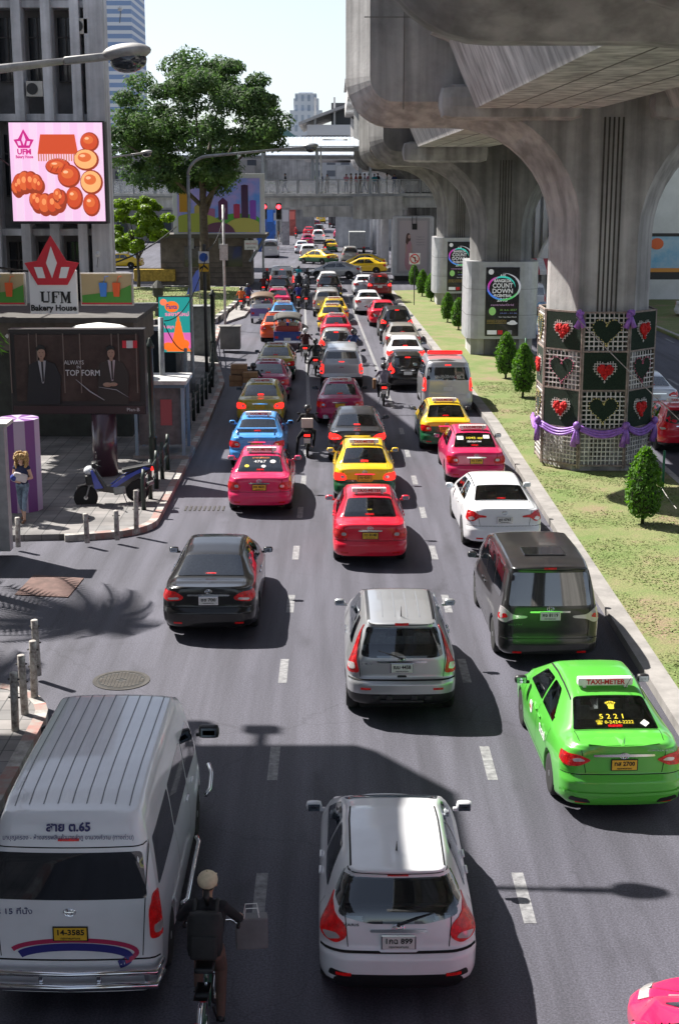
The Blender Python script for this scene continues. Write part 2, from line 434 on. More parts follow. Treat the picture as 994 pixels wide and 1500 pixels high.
SEDAN = dict(L=4.53, R=.31, yr=.97, yf=3.57, T=.75, TF=1.0, hz=.9, ym=3.02, zm=.93, bow=.05, rk=.75,
    w=[(0, .83), (.7, .85), (3.4, .85), (4.53, .80)], zs=[(0, .30), (.3, .24), (.6, .2), (4, .2), (4.53, .24)], sh=[(0, .07), (1, .06), (4, .1)],
    zb=[(0, .97), (.5, .98), (1.3, .95), (3.2, .91), (3.9, .82), (4.53, .62)],
    zt=[(0, 1.02), (.5, 1.06), (.62, 1.08), (1.32, 1.40), (1.7, 1.455), (2.2, 1.47), (2.65, 1.42), (3.45, 1.0), (4.0, .90), (4.53, .70)],
    wt=[(0, .66), (.6, .63), (1.3, .545), (2.6, .55), (3.4, .68), (4.53, .62)],
    rear=[(.2, .12), (.30, .04), (.42, .0), (.585, .0), (.61, .085), (.70, .09), (.94, .11), (1.0, .13), (1.06, .22)], front=[(.2, .1), (.3, .02), (.5, 0), (.6, .05), (.75, .2)],
    rr=[(.2, .3), (.6, .32), (.7, .26), (1.0, .26)], fr=[(.2, .4), (.7, .45)], blk=.29,
    rw=('top', [(-.60, .66), (.60, .66), (.50, 1.27), (-.50, 1.27)]), ws=('top', [(-.64, 3.38), (.64, 3.38), (.52, 2.72), (-.52, 2.72)]),
    sw=[[(1.18, 1.0), (2.05, .985), (2.05, 1.335), (1.66, 1.33)], [(2.12, .985), (3.12, .965), (2.66, 1.29), (2.12, 1.335)]],
    lights=[([(.50, .70), (.80, .69), (.83, .80), (.80, .90), (.56, .88), (.49, .80)], REDL)], inner=[([(.53, .76), (.64, .75), (.65, .82), (.55, .83)], CLEARL)],
    pl=.76, plw=.34, trim=(.27, .865), bump=.635, lid=.60, lidz=.64, seats=(1.45, 2.5), emb=.92, brk=.9, doors=(2.08, 3.2, 1.12), plb=.06)
def spec(**k): d = dict(SEDAN); d.update(k); return d
ALTIS = spec(L=4.54, w=[(0, .85), (.7, .88), (3.4, .88), (4.54, .82)], hz=.92,
    zt=[(0, 1.06), (.1, 1.10), (.5, 1.09), (.66, 1.10), (1.35, 1.40), (1.75, 1.465), (2.2, 1.48), (2.65, 1.43), (3.5, 1.0), (4.0, .90), (4.54, .70)],
    rear=[(.2, .09), (.28, .03), (.40, .0), (.61, .005), (.635, .085), (.75, .10), (.95, .12), (1.02, .13), (1.08, .14), (1.1, .18)],
    lights=[([(.44, .86), (.62, .93), (.86, .93), (.86, .82), (.78, .76), (.60, .78)], REDL)], inner=[([(.52, .85), (.68, .83), (.70, .87), (.60, .89)], CLEARL)],
    pl=.80, trim=(.42, .925), bump=.66, lidz=.68, lid=.58, blk=.2, zs=[(0, .22), (.3, .17), (.6, .15), (4, .15), (4.54, .2)])
CAMRY = spec(L=4.82, R=.33, yr=1.05, yf=3.83, ym=3.2, w=[(0, .88), (.7, .91), (3.6, .91), (4.82, .84)],
    zb=[(0, 1.0), (.5, 1.0), (1.4, .97), (3.4, .92), (4.1, .84), (4.82, .64)], zt=[(0, 1.05), (.1, 1.08), (.55, 1.08), (.7, 1.10), (1.45, 1.39), (1.9, 1.455), (2.4, 1.47), (2.9, 1.41), (3.7, 1.02), (4.3, .92), (4.82, .72)],
    wt=[(0, .70), (.7, .68), (1.45, .57), (2.8, .58), (3.6, .72), (4.82, .66)], rw=('top', [(-.64, .74), (.64, .74), (.53, 1.38), (-.53, 1.38)]), ws=('top', [(-.68, 3.62), (.68, 3.62), (.55, 2.95), (-.55, 2.95)]),
    sw=[[(1.32, 1.03), (2.2, 1.0), (2.2, 1.33), (1.78, 1.335)], [(2.28, 1.0), (3.36, .98), (2.86, 1.28), (2.28, 1.33)]],
    lights=[([(.46, .86), (.62, .96), (.88, .97), (.88, .84), (.80, .77), (.52, .80)], REDL)], inner=[([(.55, .82), (.76, .80), (.77, .84), (.57, .86)], CLEARL)], pl=.80, trim=(.40, .90), bump=.66, lidz=.68, lid=.64,
    rear=[(.2, .12), (.30, .04), (.42, .0), (.62, .0), (.645, .075), (.72, .085), (.96, .11), (1.02, .12), (1.07, .13), (1.09, .18)], seats=(1.6, 2.7), doors=(2.24, 3.4, 1.22), emb=.97)
ACCORD = dict(CAMRY); ACCORD.update(lights=[([(.42, .90), (.62, .93), (.70, 1.0), (.89, .99), (.89, .80), (.72, .76), (.60, .86), (.42, .86)], REDL)], inner=[([(.68, .82), (.80, .78), (.84, .84), (.74, .89)], CLEARL)], trim=None, zt=[(0, 1.07), (.55, 1.11), (.7, 1.13), (1.45, 1.40), (1.9, 1.465), (2.4, 1.475), (2.9, 1.41), (3.7, 1.02), (4.3, .92), (4.82, .72)])
HATCH = spec(L=4.115, R=.305, yr=.78, yf=3.33, T=1.7, TF=.8, hz=9, ym=2.86, zm=.97, w=[(0, .835), (.6, .85), (3.1, .85), (4.115, .79)], zs=[(0, .27), (.5, .2), (3.7, .2), (4.115, .22)],
    sh=[(0, .10), (1, .07), (4, .1)], zb=[(0, .98), (.8, .97), (2.9, .93), (3.4, .86), (4.115, .62)],
    zt=[(0, 1.46), (.5, 1.478), (1.1, 1.49), (1.9, 1.46), (2.5, 1.34), (3.2, .98), (3.7, .88), (4.115, .7)], wt=[(0, .53), (.5, .55), (2.2, .56), (3.1, .68), (4.115, .6)], rail=.88,
    rear=[(.2, .12), (.30, .03), (.42, 0), (.645, .0), (.67, .095), (.80, .11), (1.0, .15), (1.1, .19), (1.36, .40), (1.40, .36), (1.44, .34), (1.47, .38)],
    rr=[(.2, .3), (.6, .34), (.8, .30), (1.0, .24), (1.4, .12)], fr=[(.2, .4), (.7, .45)], front=[(.2, .1), (.3, .02), (.5, 0), (.65, .1), (.75, .25)],
    rw=('rear', [(-.64, 1.02), (-.30, .945), (.30, .945), (.64, 1.02), (.52, 1.355), (-.52, 1.355)]), ws=('top', [(-.63, 3.1), (.63, 3.1), (.54, 2.35), (-.54, 2.35)]),
    sw=[[(.82, 1.02), (1.72, 1.0), (1.72, 1.37), (1.1, 1.38)], [(1.8, 1.0), (2.95, .975), (2.4, 1.3), (1.8, 1.365)]],
    lights=[([(.54, .80), (.66, .72), (.80, .76), (.86, .90), (.86, 1.02), (.74, 1.17), (.66, 1.0), (.56, .93)], REDL)], inner=[([(.60, .79), (.74, .75), (.80, .82), (.66, .84)], CLEARL)], pl=.76, trim=(.30, .875), bump=.66, lid=.56, lidz=.68, emb=.905, seats=(1.2, 2.1), blk=.34, doors=(1.76, 2.95, .75), brk=1.385, wiper=1)
CRV = spec(L=4.52, R=.36, yr=.88, yf=3.5, T=1.7, TF=.8, hz=9, ym=3.02, zm=1.10, w=[(0, .87), (.6, .91), (3.4, .91), (4.52, .85)], zs=[(0, .33), (.5, .25), (4, .25), (4.52, .3)],
    sh=[(0, .08), (1, .07), (4, .1)], zb=[(0, 1.08), (.8, 1.08), (3.1, 1.05), (3.7, .98), (4.52, .75)],
    zt=[(0, 1.62), (.5, 1.66), (1.3, 1.68), (2.2, 1.65), (2.7, 1.5), (3.4, 1.12), (4.0, 1.03), (4.52, .82)], wt=[(0, .57), (.5, .59), (2.4, .60), (3.3, .72), (4.52, .64)], rail=.88,
    rear=[(.3, .10), (.38, .03), (.5, 0), (.725, .0), (.75, .10), (1.08, .12), (1.2, .16), (1.55, .32), (1.59, .29), (1.66, .34)],
    rr=[(.2, .3), (.7, .32), (1.0, .26), (1.6, .14)], fr=[(.2, .4), (.9, .45)], front=[(.3, .1), (.4, .02), (.65, 0), (.85, .1), (.95, .3)],
    rw=('rear', [(-.66, 1.12), (-.5, 1.09), (.5, 1.09), (.66, 1.12), (.56, 1.54), (-.56, 1.54)]), ws=('top', [(-.68, 3.25), (.68, 3.25), (.58, 2.6), (-.58, 2.6)]),
    sw=[[(.7, 1.15), (1.2, 1.13), (1.2, 1.5), (.95, 1.5)], [(1.28, 1.13), (2.1, 1.12), (2.1, 1.54), (1.35, 1.53)], [(2.18, 1.12), (3.15, 1.1), (2.62, 1.46), (2.18, 1.535)]],
    lights=[([(.68, .84), (.86, .82), (.89, 1.05), (.80, 1.40), (.70, 1.52), (.62, 1.53), (.70, 1.25), (.73, 1.05)], REDL)], inner=[([(.74, .90), (.84, .88), (.86, .97), (.76, 1.0)], CLEARL)], pl=.93, trim=(.40, 1.03), bump=.74, lid=.70, lidz=.76, emb=1.06, seats=(1.3, 2.4), blk=.52, doors=(2.14, 3.2, 1.25), brk=1.60, wiper=1)
SUV = dict(CRV); SUV.update(zt=[(0, 1.74), (.5, 1.80), (1.3, 1.83), (2.2, 1.8), (2.7, 1.62), (3.35, 1.2), (4.0, 1.1), (4.52, .9)], zb=[(0, 1.15), (.8, 1.15), (3.1, 1.12), (3.7, 1.05), (4.52, .82)], R=.38,
    rear=[(.3, .10), (.38, .03), (.5, 0), (.75, .0), (.8, .06), (1.15, .09), (1.3, .12), (1.68, .28), (1.8, .3)], lights=[([(.55, 1.02), (.86, 1.0), (.90, 1.15), (.80, 1.22), (.6, 1.14)], REDL)], inner=[([(.62, 1.05), (.75, 1.04), (.75, 1.09), (.66, 1.1)], CLEARL)],
    rw=('rear', [(-.70, 1.22), (.70, 1.22), (.60, 1.64), (-.60, 1.64)]), sw=[[(.6, 1.22), (1.2, 1.2), (1.2, 1.64), (.85, 1.64)], [(1.28, 1.2), (2.1, 1.19), (2.1, 1.67), (1.35, 1.66)], [(2.18, 1.19), (3.15, 1.17), (2.62, 1.6), (2.18, 1.67)]], brk=1.71, emb=1.12, trim=(.45, 1.08), pl=.96)
MPV = dict(CRV); MPV.update(L=4.85, R=.34, yr=.95, yf=3.9, ym=3.55, zm=1.12, T=1.2, TF=.9, w=[(0, .90), (.6, .92), (3.6, .92), (4.85, .86)], zs=[(0, .25), (.5, .2), (4.3, .2), (4.85, .22)], sh=[(0, .05), (1, .05), (4, .08)],
    zb=[(0, 1.10), (.8, 1.10), (3.4, 1.08), (4.1, 1.0), (4.85, .75)], zt=[(0, 1.83), (.5, 1.88), (1.5, 1.90), (2.7, 1.86), (3.3, 1.68), (4.1, 1.15), (4.5, 1.0), (4.85, .85)], wt=[(0, .70), (.5, .72), (2.9, .72), (3.9, .78), (4.85, .7)], rail=.9,
    rear=[(.2, .06), (.3, 0), (.5, 0), (.55, .03), (1.1, .05), (1.2, .07), (1.74, .19), (1.79, .17), (1.88, .22)], rr=[(.2, .22), (.9, .22), (1.7, .12)],
    rw=('rear', [(-.74, 1.14), (.74, 1.14), (.66, 1.72), (-.66, 1.72)]), ws=('top', [(-.74, 3.95), (.74, 3.95), (.66, 3.15), (-.66, 3.15)]), sw=[[(.45, 1.2), (1.3, 1.18), (1.3, 1.72), (.6, 1.72)], [(1.38, 1.18), (2.45, 1.16), (2.45, 1.74), (1.38, 1.74)], [(2.53, 1.16), (3.6, 1.13), (3.05, 1.66), (2.53, 1.72)]],
    lights=[([(.40, .96), (.66, .98), (.82, 1.10), (.92, 1.10), (.92, .86), (.80, .82), (.66, .90), (.42, .92)], CLEARL)], inner=[([(.74, .93), (.91, .88), (.91, .97), (.78, 1.0)], REDL)], pl=.96, trim=(.36, 1.035), emb=1.09, bump=.54, lidz=.56, lid=.72, blk=.2, brk=1.80, doors=(2.49, 3.6, 1.34), wiper=0)
VAN = dict(MPV); VAN.update(L=5.38, R=.34, yr=1.05, yf=4.16, ym=4.55, zm=1.3, T=1.2, TF=1.2, w=[(0, .93), (.6, .94), (4.6, .94), (5.38, .86)], sh=[(0, .04)], zb=[(0, 1.25), (4.2, 1.22), (4.8, 1.1), (5.38, .9)],
    zt=[(0, 2.20), (.4, 2.25), (1.5, 2.28), (3.6, 2.24), (4.1, 2.05), (4.9, 1.35), (5.38, 1.0)], wt=[(0, .73), (.5, .74), (4.0, .72), (4.7, .78), (5.38, .7)], rail=.9,
    rear=[(.2, .06), (.35, .02), (.62, .02), (.64, .05), (1.2, .06), (1.3, .07), (1.78, .13), (2.1, .22), (2.25, .32)], front=[(.2, .1), (.3, .02), (.6, 0), (.9, .1), (1.0, .2)],
    rw=('rear', [(-.80, 1.30), (.80, 1.30), (.75, 1.80), (-.75, 1.80)]), ws=('top', [(-.76, 4.9), (.76, 4.9), (.68, 4.1), (-.68, 4.1)]), sw=[[(.4, 1.30), (1.75, 1.28), (1.75, 1.80), (.5, 1.80)], [(1.83, 1.28), (3.1, 1.27), (3.1, 1.80), (1.83, 1.80)], [(3.18, 1.27), (4.45, 1.22), (3.95, 1.75), (3.18, 1.79)]],
    lights=[([(.82, .84), (.95, .84), (.95, 1.32), (.86, 1.34), (.81, 1.15)], REDL)], inner=[([(.86, .90), (.94, .90), (.94, 1.0), (.86, 1.0)], CLEARL)], pl=.93, trim=None, emb=1.17, bump=.63, lid=.78, lidz=.65, blk=.25, brk=1.93, rr=[(.2, .14), (2, .14)], doors=(3.14, 4.5, 1.8), rk=.9)
LOWVAN = dict(VAN); LOWVAN.update(L=4.7, yf=3.6, ym=3.9, zt=[(0, 1.93), (.4, 1.96), (1.5, 1.98), (3.0, 1.95), (3.5, 1.8), (4.2, 1.3), (4.7, 1.0)], zb=[(0, 1.2), (3.6, 1.17), (4.2, 1.05), (4.7, .9)], wt=[(0, .75), (3.4, .74), (4.1, .78), (4.7, .7)],
    rear=[(.2, .06), (.35, .02), (.62, .02), (.64, .05), (1.2, .06), (1.3, .07), (1.8, .16), (1.95, .24)], rw=('rear', [(-.80, 1.25), (.80, 1.25), (.74, 1.72), (-.74, 1.72)]), ws=('top', [(-.76, 4.2), (.76, 4.2), (.68, 3.5), (-.68, 3.5)]), sw=[[(.4, 1.27), (1.6, 1.25), (1.6, 1.72), (.5, 1.72)], [(1.7, 1.25), (2.7, 1.24), (2.7, 1.72), (1.7, 1.72)], [(2.78, 1.24), (3.8, 1.2), (3.35, 1.65), (2.78, 1.7)]], brk=1.80, doors=(2.74, 3.85, 1.65), w=[(0, .93), (.6, .94), (4, .94), (4.7, .86)])
PICK = dict(CRV); PICK.update(L=5.2, R=.38, yr=1.15, yf=4.2, ym=3.75, zm=1.2, T=.8, TF=.9, w=[(0, .88), (.7, .90), (4, .90), (5.2, .84)], zs=[(0, .5), (.4, .4), (4.8, .3), (5.2, .35)], zb=[(0, 1.13), (1.7, 1.13), (3.9, 1.12), (4.4, 1.05), (5.2, .85)],
    zt=[(0, 1.66), (.5, 1.72), (1.8, 1.78), (2.9, 1.74), (3.4, 1.6), (4.05, 1.18), (4.7, 1.08), (5.2, .95)], wt=[(0, .62), (.5, .64), (3.1, .64), (4, .74), (5.2, .66)],
    rear=[(.4, .1), (.45, 0), (.62, 0), (.64, .12), (1.13, .13), (1.16, .16), (1.6, .34), (1.72, .4)], rr=[(.3, .12), (1.1, .1), (1.7, .12)], rw=('rear', [(-.64, 1.32), (.64, 1.32), (.55, 1.58), (-.55, 1.58)]), ws=('top', [(-.7, 4.0), (.7, 4.0), (.6, 3.3), (-.6, 3.3)]),
    sw=[[(.5, 1.22), (1.6, 1.2), (1.6, 1.6), (.7, 1.6)], [(1.75, 1.2), (2.6, 1.19), (2.6, 1.63), (1.85, 1.63)], [(2.68, 1.19), (3.8, 1.17), (3.25, 1.56), (2.68, 1.62)]], lights=[([(.74, .72), (.89, .72), (.89, 1.10), (.74, 1.10)], REDL)], inner=[([(.77, .76), (.87, .76), (.87, .86), (.77, .86)], CLEARL)], pl=.56, trim=(.1, .98), emb=1.07, bump=.64, lid=.72, lidz=.66, blk=.62, brk=1.2, doors=(2.64, 3.8, 1.7), wiper=0)
SMALL = dict(HATCH); SMALL.update(L=3.8, yf=3.15)
def make_car(name, S, upper, lower=None, label='', cat='car', group='vehicles queueing in the lanes', den=1, taxi=None, plate=None, py=False, brake=False, see=None, opq=False, mir=None, stick=None, sgn=None, dark=False):
    root = empty(name, (0, 0, 0), 0, label, cat, group); sh = Shell(S, den); lower = lower or upper
    see = (S['rw'][0] == 'top' and not opq) if see is None else see
    holes = []
    if see:
        for ax, poly in (S['rw'], S['ws']): holes.append((ax, inset(poly if ax == 'x' else poly, .035)))
        for p in S['sw']: holes.append(('side', inset(p, .03)))
    if see: S = dict(S); sh.S = S
    body = sh.build('body', [upper, lower, BLACK], root, holes)
    gm = GLASS if see else GDARK; dd = .06 if den == 1 else .12
    def window(nm, surf, poly):
        p = rounded(poly, .05, 3)
        if see:
            q = inset(p, .045); p2 = densify(p, .05); q2 = None
            b = MB(); vs = []; n = len(p)
            for a, c in zip(p, q):
                P, nn = surf(*a); vs.append(P + nn * .003); P, nn = surf(*c); vs.append(P + nn * .003)
            b.add(vs, [(2 * i, 2 * ((i + 1) % n), 2 * ((i + 1) % n) + 1, 2 * i + 1) for i in range(n)])
            o = patch(nm, surf, p, gm, root, off=.007, d=dd, skirt=.006); b.build('rubber_seal', BLACK, o); return o
        return patch(nm, surf, p, gm, root, off=.005, d=dd, skirt=.02)
    rs = sh.rear if S['rw'][0] == 'rear' else sh.top
    rwo = window('rear_window', rs, S['rw'][1]); window('windshield', sh.top, S['ws'][1])
    for sg in (-1, 1):
        for p in S['sw']: window('side_window', sh.side(sg), p)
    if not see or True:
        u = MB(); w = interp(S['w'], 2) - .24; u.box((0, S['L'] / 2, .42), (2 * w, S['L'] - .5, .40)); u.build('underbody', GAP, root)
    if see:
        c = MB(); yr_, yf_ = S['seats']; c.smooth = False
        for x in (-.36, .36):
            c.box((x, yf_, .86), (.46, .14, .62), bev=.05, rx=-.2); c.box((x, yf_ - .07, 1.22), (.25, .09, .17), bev=.035); c.box((x, yf_ + .3, .62), (.46, .5, .14), bev=.04)
            c.box((x * 1.05, yr_ - .14, 1.10), (.28, .10, .20), bev=.04)
        c.box((0, yr_ + .02, .78), (1.2, .16, .56), bev=.05, rx=-.25); c.build('seats', SEATM, root)
        d = MB(); d.box((0, (yr_ + .55) / 2 , .93), (1.22, yr_ - .62, .03)); d.box((0, S['ws'][1][0][1] - .25, .88), (1.3, .45, .1)); d.build('cabin_trim', DASH, root)
    # lights
    for sg in (-1, 1):
        f = lambda x, z, s=sg: sh.rear(x * s, z)
        for poly, m in S['lights']:
            p = rounded(poly, .05, 3); o = patch('tail_light', f, p, BRAKE if (brake and m is REDL) else m, root, off=.012, d=dd * .8, skirt=.03)
            for q, m2 in S['inner']: patch('lens_insert', f, rounded(q, .03, 2), BRAKE if (brake and m2 is REDL) else m2, o, off=.018, d=dd * .8, skirt=.01)
        mirror_part(root, S, sg, mir or upper, 1.2 if S['L'] > 5.3 else .86)
    # brake light, trim, emblem, seams
    if S['brk']:
        pts = [(-.11, S['brk'] - .014), (.11, S['brk'] - .014), (.11, S['brk'] + .014), (-.11, S['brk'] + .014)]
        if S['rw'][0] == 'top': pts = [(-.10, S['rw'][1][0][1] + .035), (.10, S['rw'][1][0][1] + .035), (.10, S['rw'][1][0][1] + .075), (-.10, S['rw'][1][0][1] + .075)]; patch('high_brake_light', sh.top, pts, BRAKE if brake else REDL, root, off=.012, d=.1, skirt=.01)
        else: patch('high_brake_light', sh.rear, pts, BRAKE if brake else REDL, root, off=.010, d=.1, skirt=.015)
    tz = S['trim']
    if tz:
        hw, z = tz; patch('plate_recess', sh.rear, rounded([(-hw * .75, S['pl'] - .10), (hw * .75, S['pl'] - .10), (hw * .95, z - .02), (-hw * .95, z - .02)], .04, 2), mat('recess_shade', (.05, .05, .05), .5) if dark else upper, root, off=.003, d=.08, skirt=.004) if den == 1 else None; patch('chrome_bar', sh.rear, rounded([(-hw, z - .016), (hw, z - .016), (hw, z + .014), (0, z + .022), (-hw, z + .014)], .01, 1), CHROME, root, off=.022, d=.08, skirt=.03)
    e = MB(); zc = S['emb']; n = 12 if den == 1 else 8
    if den == 1:
        for a, b_, cz, cx in ((.062, .040, 0, 0), (.026, .038, 0, 0), (.058, .016, .018, 0)):
            pts = [sh.rear(cx + a * math.cos(2 * PI * k / 14), zc + cz + b_ * math.sin(2 * PI * k / 14)) for k in range(15)]
            e.tube([p + nn * .012 for p, nn in pts], .0055, 5, cap=False)
        e.build('emblem', CHROME, root)
        sm = MB(); L_ = S['lid']; z0 = S['lidz']; zt = S['bump']
        W = sh.wz(zt, 0) * .985
        strip(sm, sh.rear, [(-W, zt), (W, zt)], .012, .003)
        if S['rw'][0] == 'top':
            zt2 = interp(S['zb'], 0) + .02; yb = S['rw'][1][0][1] - .03
            for s in (-1, 1):
                strip(sm, sh.rear, [(s * L_ * .9, z0), (s * L_, zt2)], .009, .003); strip(sm, sh.top, [(s * L_, .30), (s * (L_ + .02), yb)], .009, .003)
            strip(sm, sh.top, [(-L_ - .02, yb), (L_ + .02, yb)], .012, .003)
        else:
            zt2 = S['rw'][1][-1][1] + .05; wb2 = S['rw'][1][-2][0] + .06
            for s in (-1, 1): strip(sm, sh.rear, [(s * L_ * .95, z0), (s * L_, S['rw'][1][0][1]), (s * wb2, zt2)], .010, .003)
            strip(sm, sh.rear, [(-wb2, zt2), (wb2, zt2)], .012, .003)
        yb, yf_, yq = S['doors']; zz = interp(S['zb'], 2)
        for s in (-1, 1):
            sd = sh.side(s)
            for yy in (yb, yf_): strip(sm, sd, [(yy, .32), (yy, zz)], .009, .003)
            strip(sm, sd, [(yq + .12, .62), (yq, zz)], .009, .003); strip(sm, sd, [(yq + .25, .31), (yf_, .31)], .009, .003)
            if S['rw'][0] == 'top': x0_ = S['rw'][1][2][0] + .03; strip(sm, sh.top, [(s * x0_, S['rw'][1][2][1] - .02), (s * (x0_ + .01), 1.9), (s * (x0_ + .01), S['ws'][1][2][1])], .018, .004)
        sm.build('panel_seam', GAP, root, smooth=False)
        for s in (-1, 1):
            for yy in (yb - .2, yf_ - 1.0 if yf_ - yb > .9 else yb + .15):
                hd = MB(); hd.smooth = True; P, nn = sh.side(s)(yy, zz - .11); hd.box(tuple(P + nn * .015), (.03, .17, .028), bev=.012)
                hd.build('door_handle', CHROME if name in ('silver_suv', 'black_sedan') else upper, root)
        # reflectors and exhaust
        for s in (-1, 1):
            f = lambda x, z, q=s: sh.rear(x * q, z)
            patch('reflector', f, [(.50, S['blk'] + .07), (.66, S['blk'] + .07), (.66, S['blk'] + .105), (.50, S['blk'] + .105)], REDL, root, off=.008, d=.08, skirt=.01)
        x = MB(); x.lathe([(.028, 0), (.03, .16), (.02, .3)], c=(.5, .10, S['zs'][0][1] + .02), n=12, axis='y'); x.build('exhaust_pipe', GREYM, root)
        if S.get('wiper'):
            wz_ = S['rw'][1][1][1] + .03; b = MB(); a = sh.rear(-.0, wz_ - .03)[0] + Vector((0, -.025, 0)); q = sh.rear(.38, wz_ + .09)[0] + Vector((0, -.03, 0)); q = Vector((-q.x, q.y, q.z)) if name != 'white_hatchback' else q
            b.tube([a, a.lerp(q, .5) + Vector((0, -.015, .01)), q], [.014, .01, .006], 6); b.ball(tuple(a), .022); b.build('wiper', BLACK, root)
    # plate
    zc = S['pl']; yy = min(sh.rear(0, zc - .06)[0].y, sh.rear(0, zc + .06)[0].y) - .012
    if plate is not None or den == 1:
        p = MB(); pw = S['plw']; p.box((0, yy, zc), (pw + .03, .012, .165), bev=.008); po = p.build('licence_plate', CHROME if not py else BLACK, root)
        q = MB(); q.box((0, yy - .0075, zc), (pw, .004, .14)); q.build('plate_face', PLY if py else PLW, po)
        if plate: text(plate[0], .085, INK, po, (0, yy - .0115, zc + .018), fit=pw * .82, bold=.002); text(plate[1], .034, INK, po, (0, yy - .0115, zc - .048), fit=pw * .6)
    elif den != 1:
        p = MB(); p.box((0, yy - .002, zc), (S['plw'], .012, .14)); p.build('licence_plate', PLY if py else PLW, root)
    if taxi:
        tcol, ttxt = taxi; ty = S['rw'][1][2][1] + .22; P, _ = sh.top(0, ty); b = MB(); b.box((0, ty, P.z + .085), (.80, .13, .115), bev=.025); b.box((-.3, ty, P.z + .018), (.05, .1, .04)); b.box((.3, ty, P.z + .018), (.05, .1, .04))
        so = b.build('roof_sign', sgn or WHITE, root)
        text(ttxt, .10, mat('sign_red', (.5, .01, .02), .5) if tcol == 'r' else PLW, so, (0, ty - .068, P.z + .085), rot=(PI / 2, 0, 0), bold=.003, fit=.56)
        if den == 1:
            a = MB(); a.tube([(.28, ty - .1, P.z + .0), (.30, ty - .45, P.z + .35)], [.005, .003], 5); a.build('antenna', BLACK, root)
    if stick:
        for (txt, x, v, sz, m) in stick:
            P, nn = rs(x, v); o = text(txt, sz, m, rwo, P + nn * .014, name='window_sticker'); P2 = rs(x, v + .05)[0]; up = (P2 - rs(x, v - .05)[0]).normalized(); nn = Vector((1, 0, 0)).cross(up); 
            o.rotation_euler = Matrix((Vector((1, 0, 0)), up, nn)).transposed().to_euler(); o.location = rs(x, v)[0] + (nn if nn.y < 0 or nn.z > 0 else -nn) * .016
    mk_wheels(root, S, 28 if den == 1 else 14)
    root['shell'] = 0; del root['shell']
    return root, sh
# ------------------------------------------------ people: one continuous remeshed body each
SKIN = mat('skin', (.36, .19, .12), .6, var=.1, vscale=8); SKINP = mat('fair_skin', (.55, .34, .25), .6, var=.08, vscale=8); HAIR = mat('black_hair', (.012, .01, .009), .5, var=.4, vscale=40)
def cloth(name, col): return mat('cloth_' + name, col, .9, var=.25, vscale=9, bump=.5, bscale=14)
PBODY = {}
def capsule(mb, a, b, ra, rb, n=10):
    a = Vector(a); b = Vector(b); t = (b - a); L = t.length
    t = t / L if L > 1e-6 else Vector((0, 0, 1)); pts = []; rs = []
    for k in (-1, -.8, -.45, 0): pts.append(a + t * ra * k); rs.append(max(.0005, ra * math.sqrt(max(0, 1 - k * k))))
    for k in (0, .45, .8, 1): pts.append(b + t * rb * k); rs.append(max(.0005, rb * math.sqrt(max(0, 1 - k * k))))
    if L < 1e-6: pts.pop(4); rs.pop(4)
    mb.tube(pts, rs, n)
def body_mesh(key, segs, vox=.02, it=4):
    """segs: (p0,p1,r0,r1,slot). returns mesh with slot-coded material indices"""
    if key in PBODY: return PBODY[key]
    mb = MB()
    for p0, p1, r0, r1, sl in segs: capsule(mb, p0, p1, r0, r1)
    me = bpy.data.meshes.new('tmp'); me.from_pydata(mb.v, [], mb.f); ob = bpy.data.objects.new('tmp_body', me); COL.objects.link(ob)
    m = ob.modifiers.new('r', 'REMESH'); m.mode = 'VOXEL'; m.voxel_size = vox; m.use_smooth_shade = True
    s = ob.modifiers.new('s', 'SMOOTH'); s.iterations = it; s.factor = .5
    dg = bpy.context.evaluated_depsgraph_get(); out = bpy.data.meshes.new_from_object(ob.evaluated_get(dg)); bpy.data.objects.remove(ob); out.name = key
    n = len(out.polygons); C = np.zeros(n * 3); out.polygons.foreach_get('center', C); C = C.reshape(-1, 3); best = np.full(n, 1e9); idx = np.zeros(n, int)
    for p0, p1, r0, r1, sl in segs:
        a = np.array(p0, float); b = np.array(p1, float); d = b - a; L2 = max(d @ d, 1e-9); t = np.clip(((C - a) @ d) / L2, 0, 1)
        dist = np.linalg.norm(C - (a + t[:, None] * d), axis=1) - (r0 + (r1 - r0) * t); w = dist < best - .001; best[w] = dist[w]; idx[w] = sl
    out.materials.clear()
    for i in range(5): out.materials.append(SKIN)
    out.polygons.foreach_set('material_index', idx.tolist()); out.polygons.foreach_set('use_smooth', [True] * n); PBODY[key] = out; return out
def hand(segs, w, d, side, f=1.0, curl=.5, pd=None):
    """palm plus five fingers from wrist w along direction d"""
    w = Vector(w); d = Vector(d).normalized(); s = Vector(side).normalized(); n = d.cross(s).normalized()
    c = w + d * .05; segs.append((w, c + d * .03, .026, .03, 0))
    for k, (o, L) in enumerate(((-.03, .055), (-.01, .07), (.01, .075), (.03, .065))):
        a = w + d * .085 + s * o; m = a + d * L * .5 + n * L * .25 * curl; e = m + d * L * .35 * (1 - curl) + n * L * .55 * curl
        segs.append((a - d * .02, m, .0105, .0095, 0)); segs.append((m, e, .0095, .008, 0))
    a = w + d * .03 - s * .03; segs.append((a, a + d * .04 - s * .025, .013, .011, 0)); segs.append((a + d * .04 - s * .025, a + d * .065 - s * .02 + n * .02, .011, .009, 0))
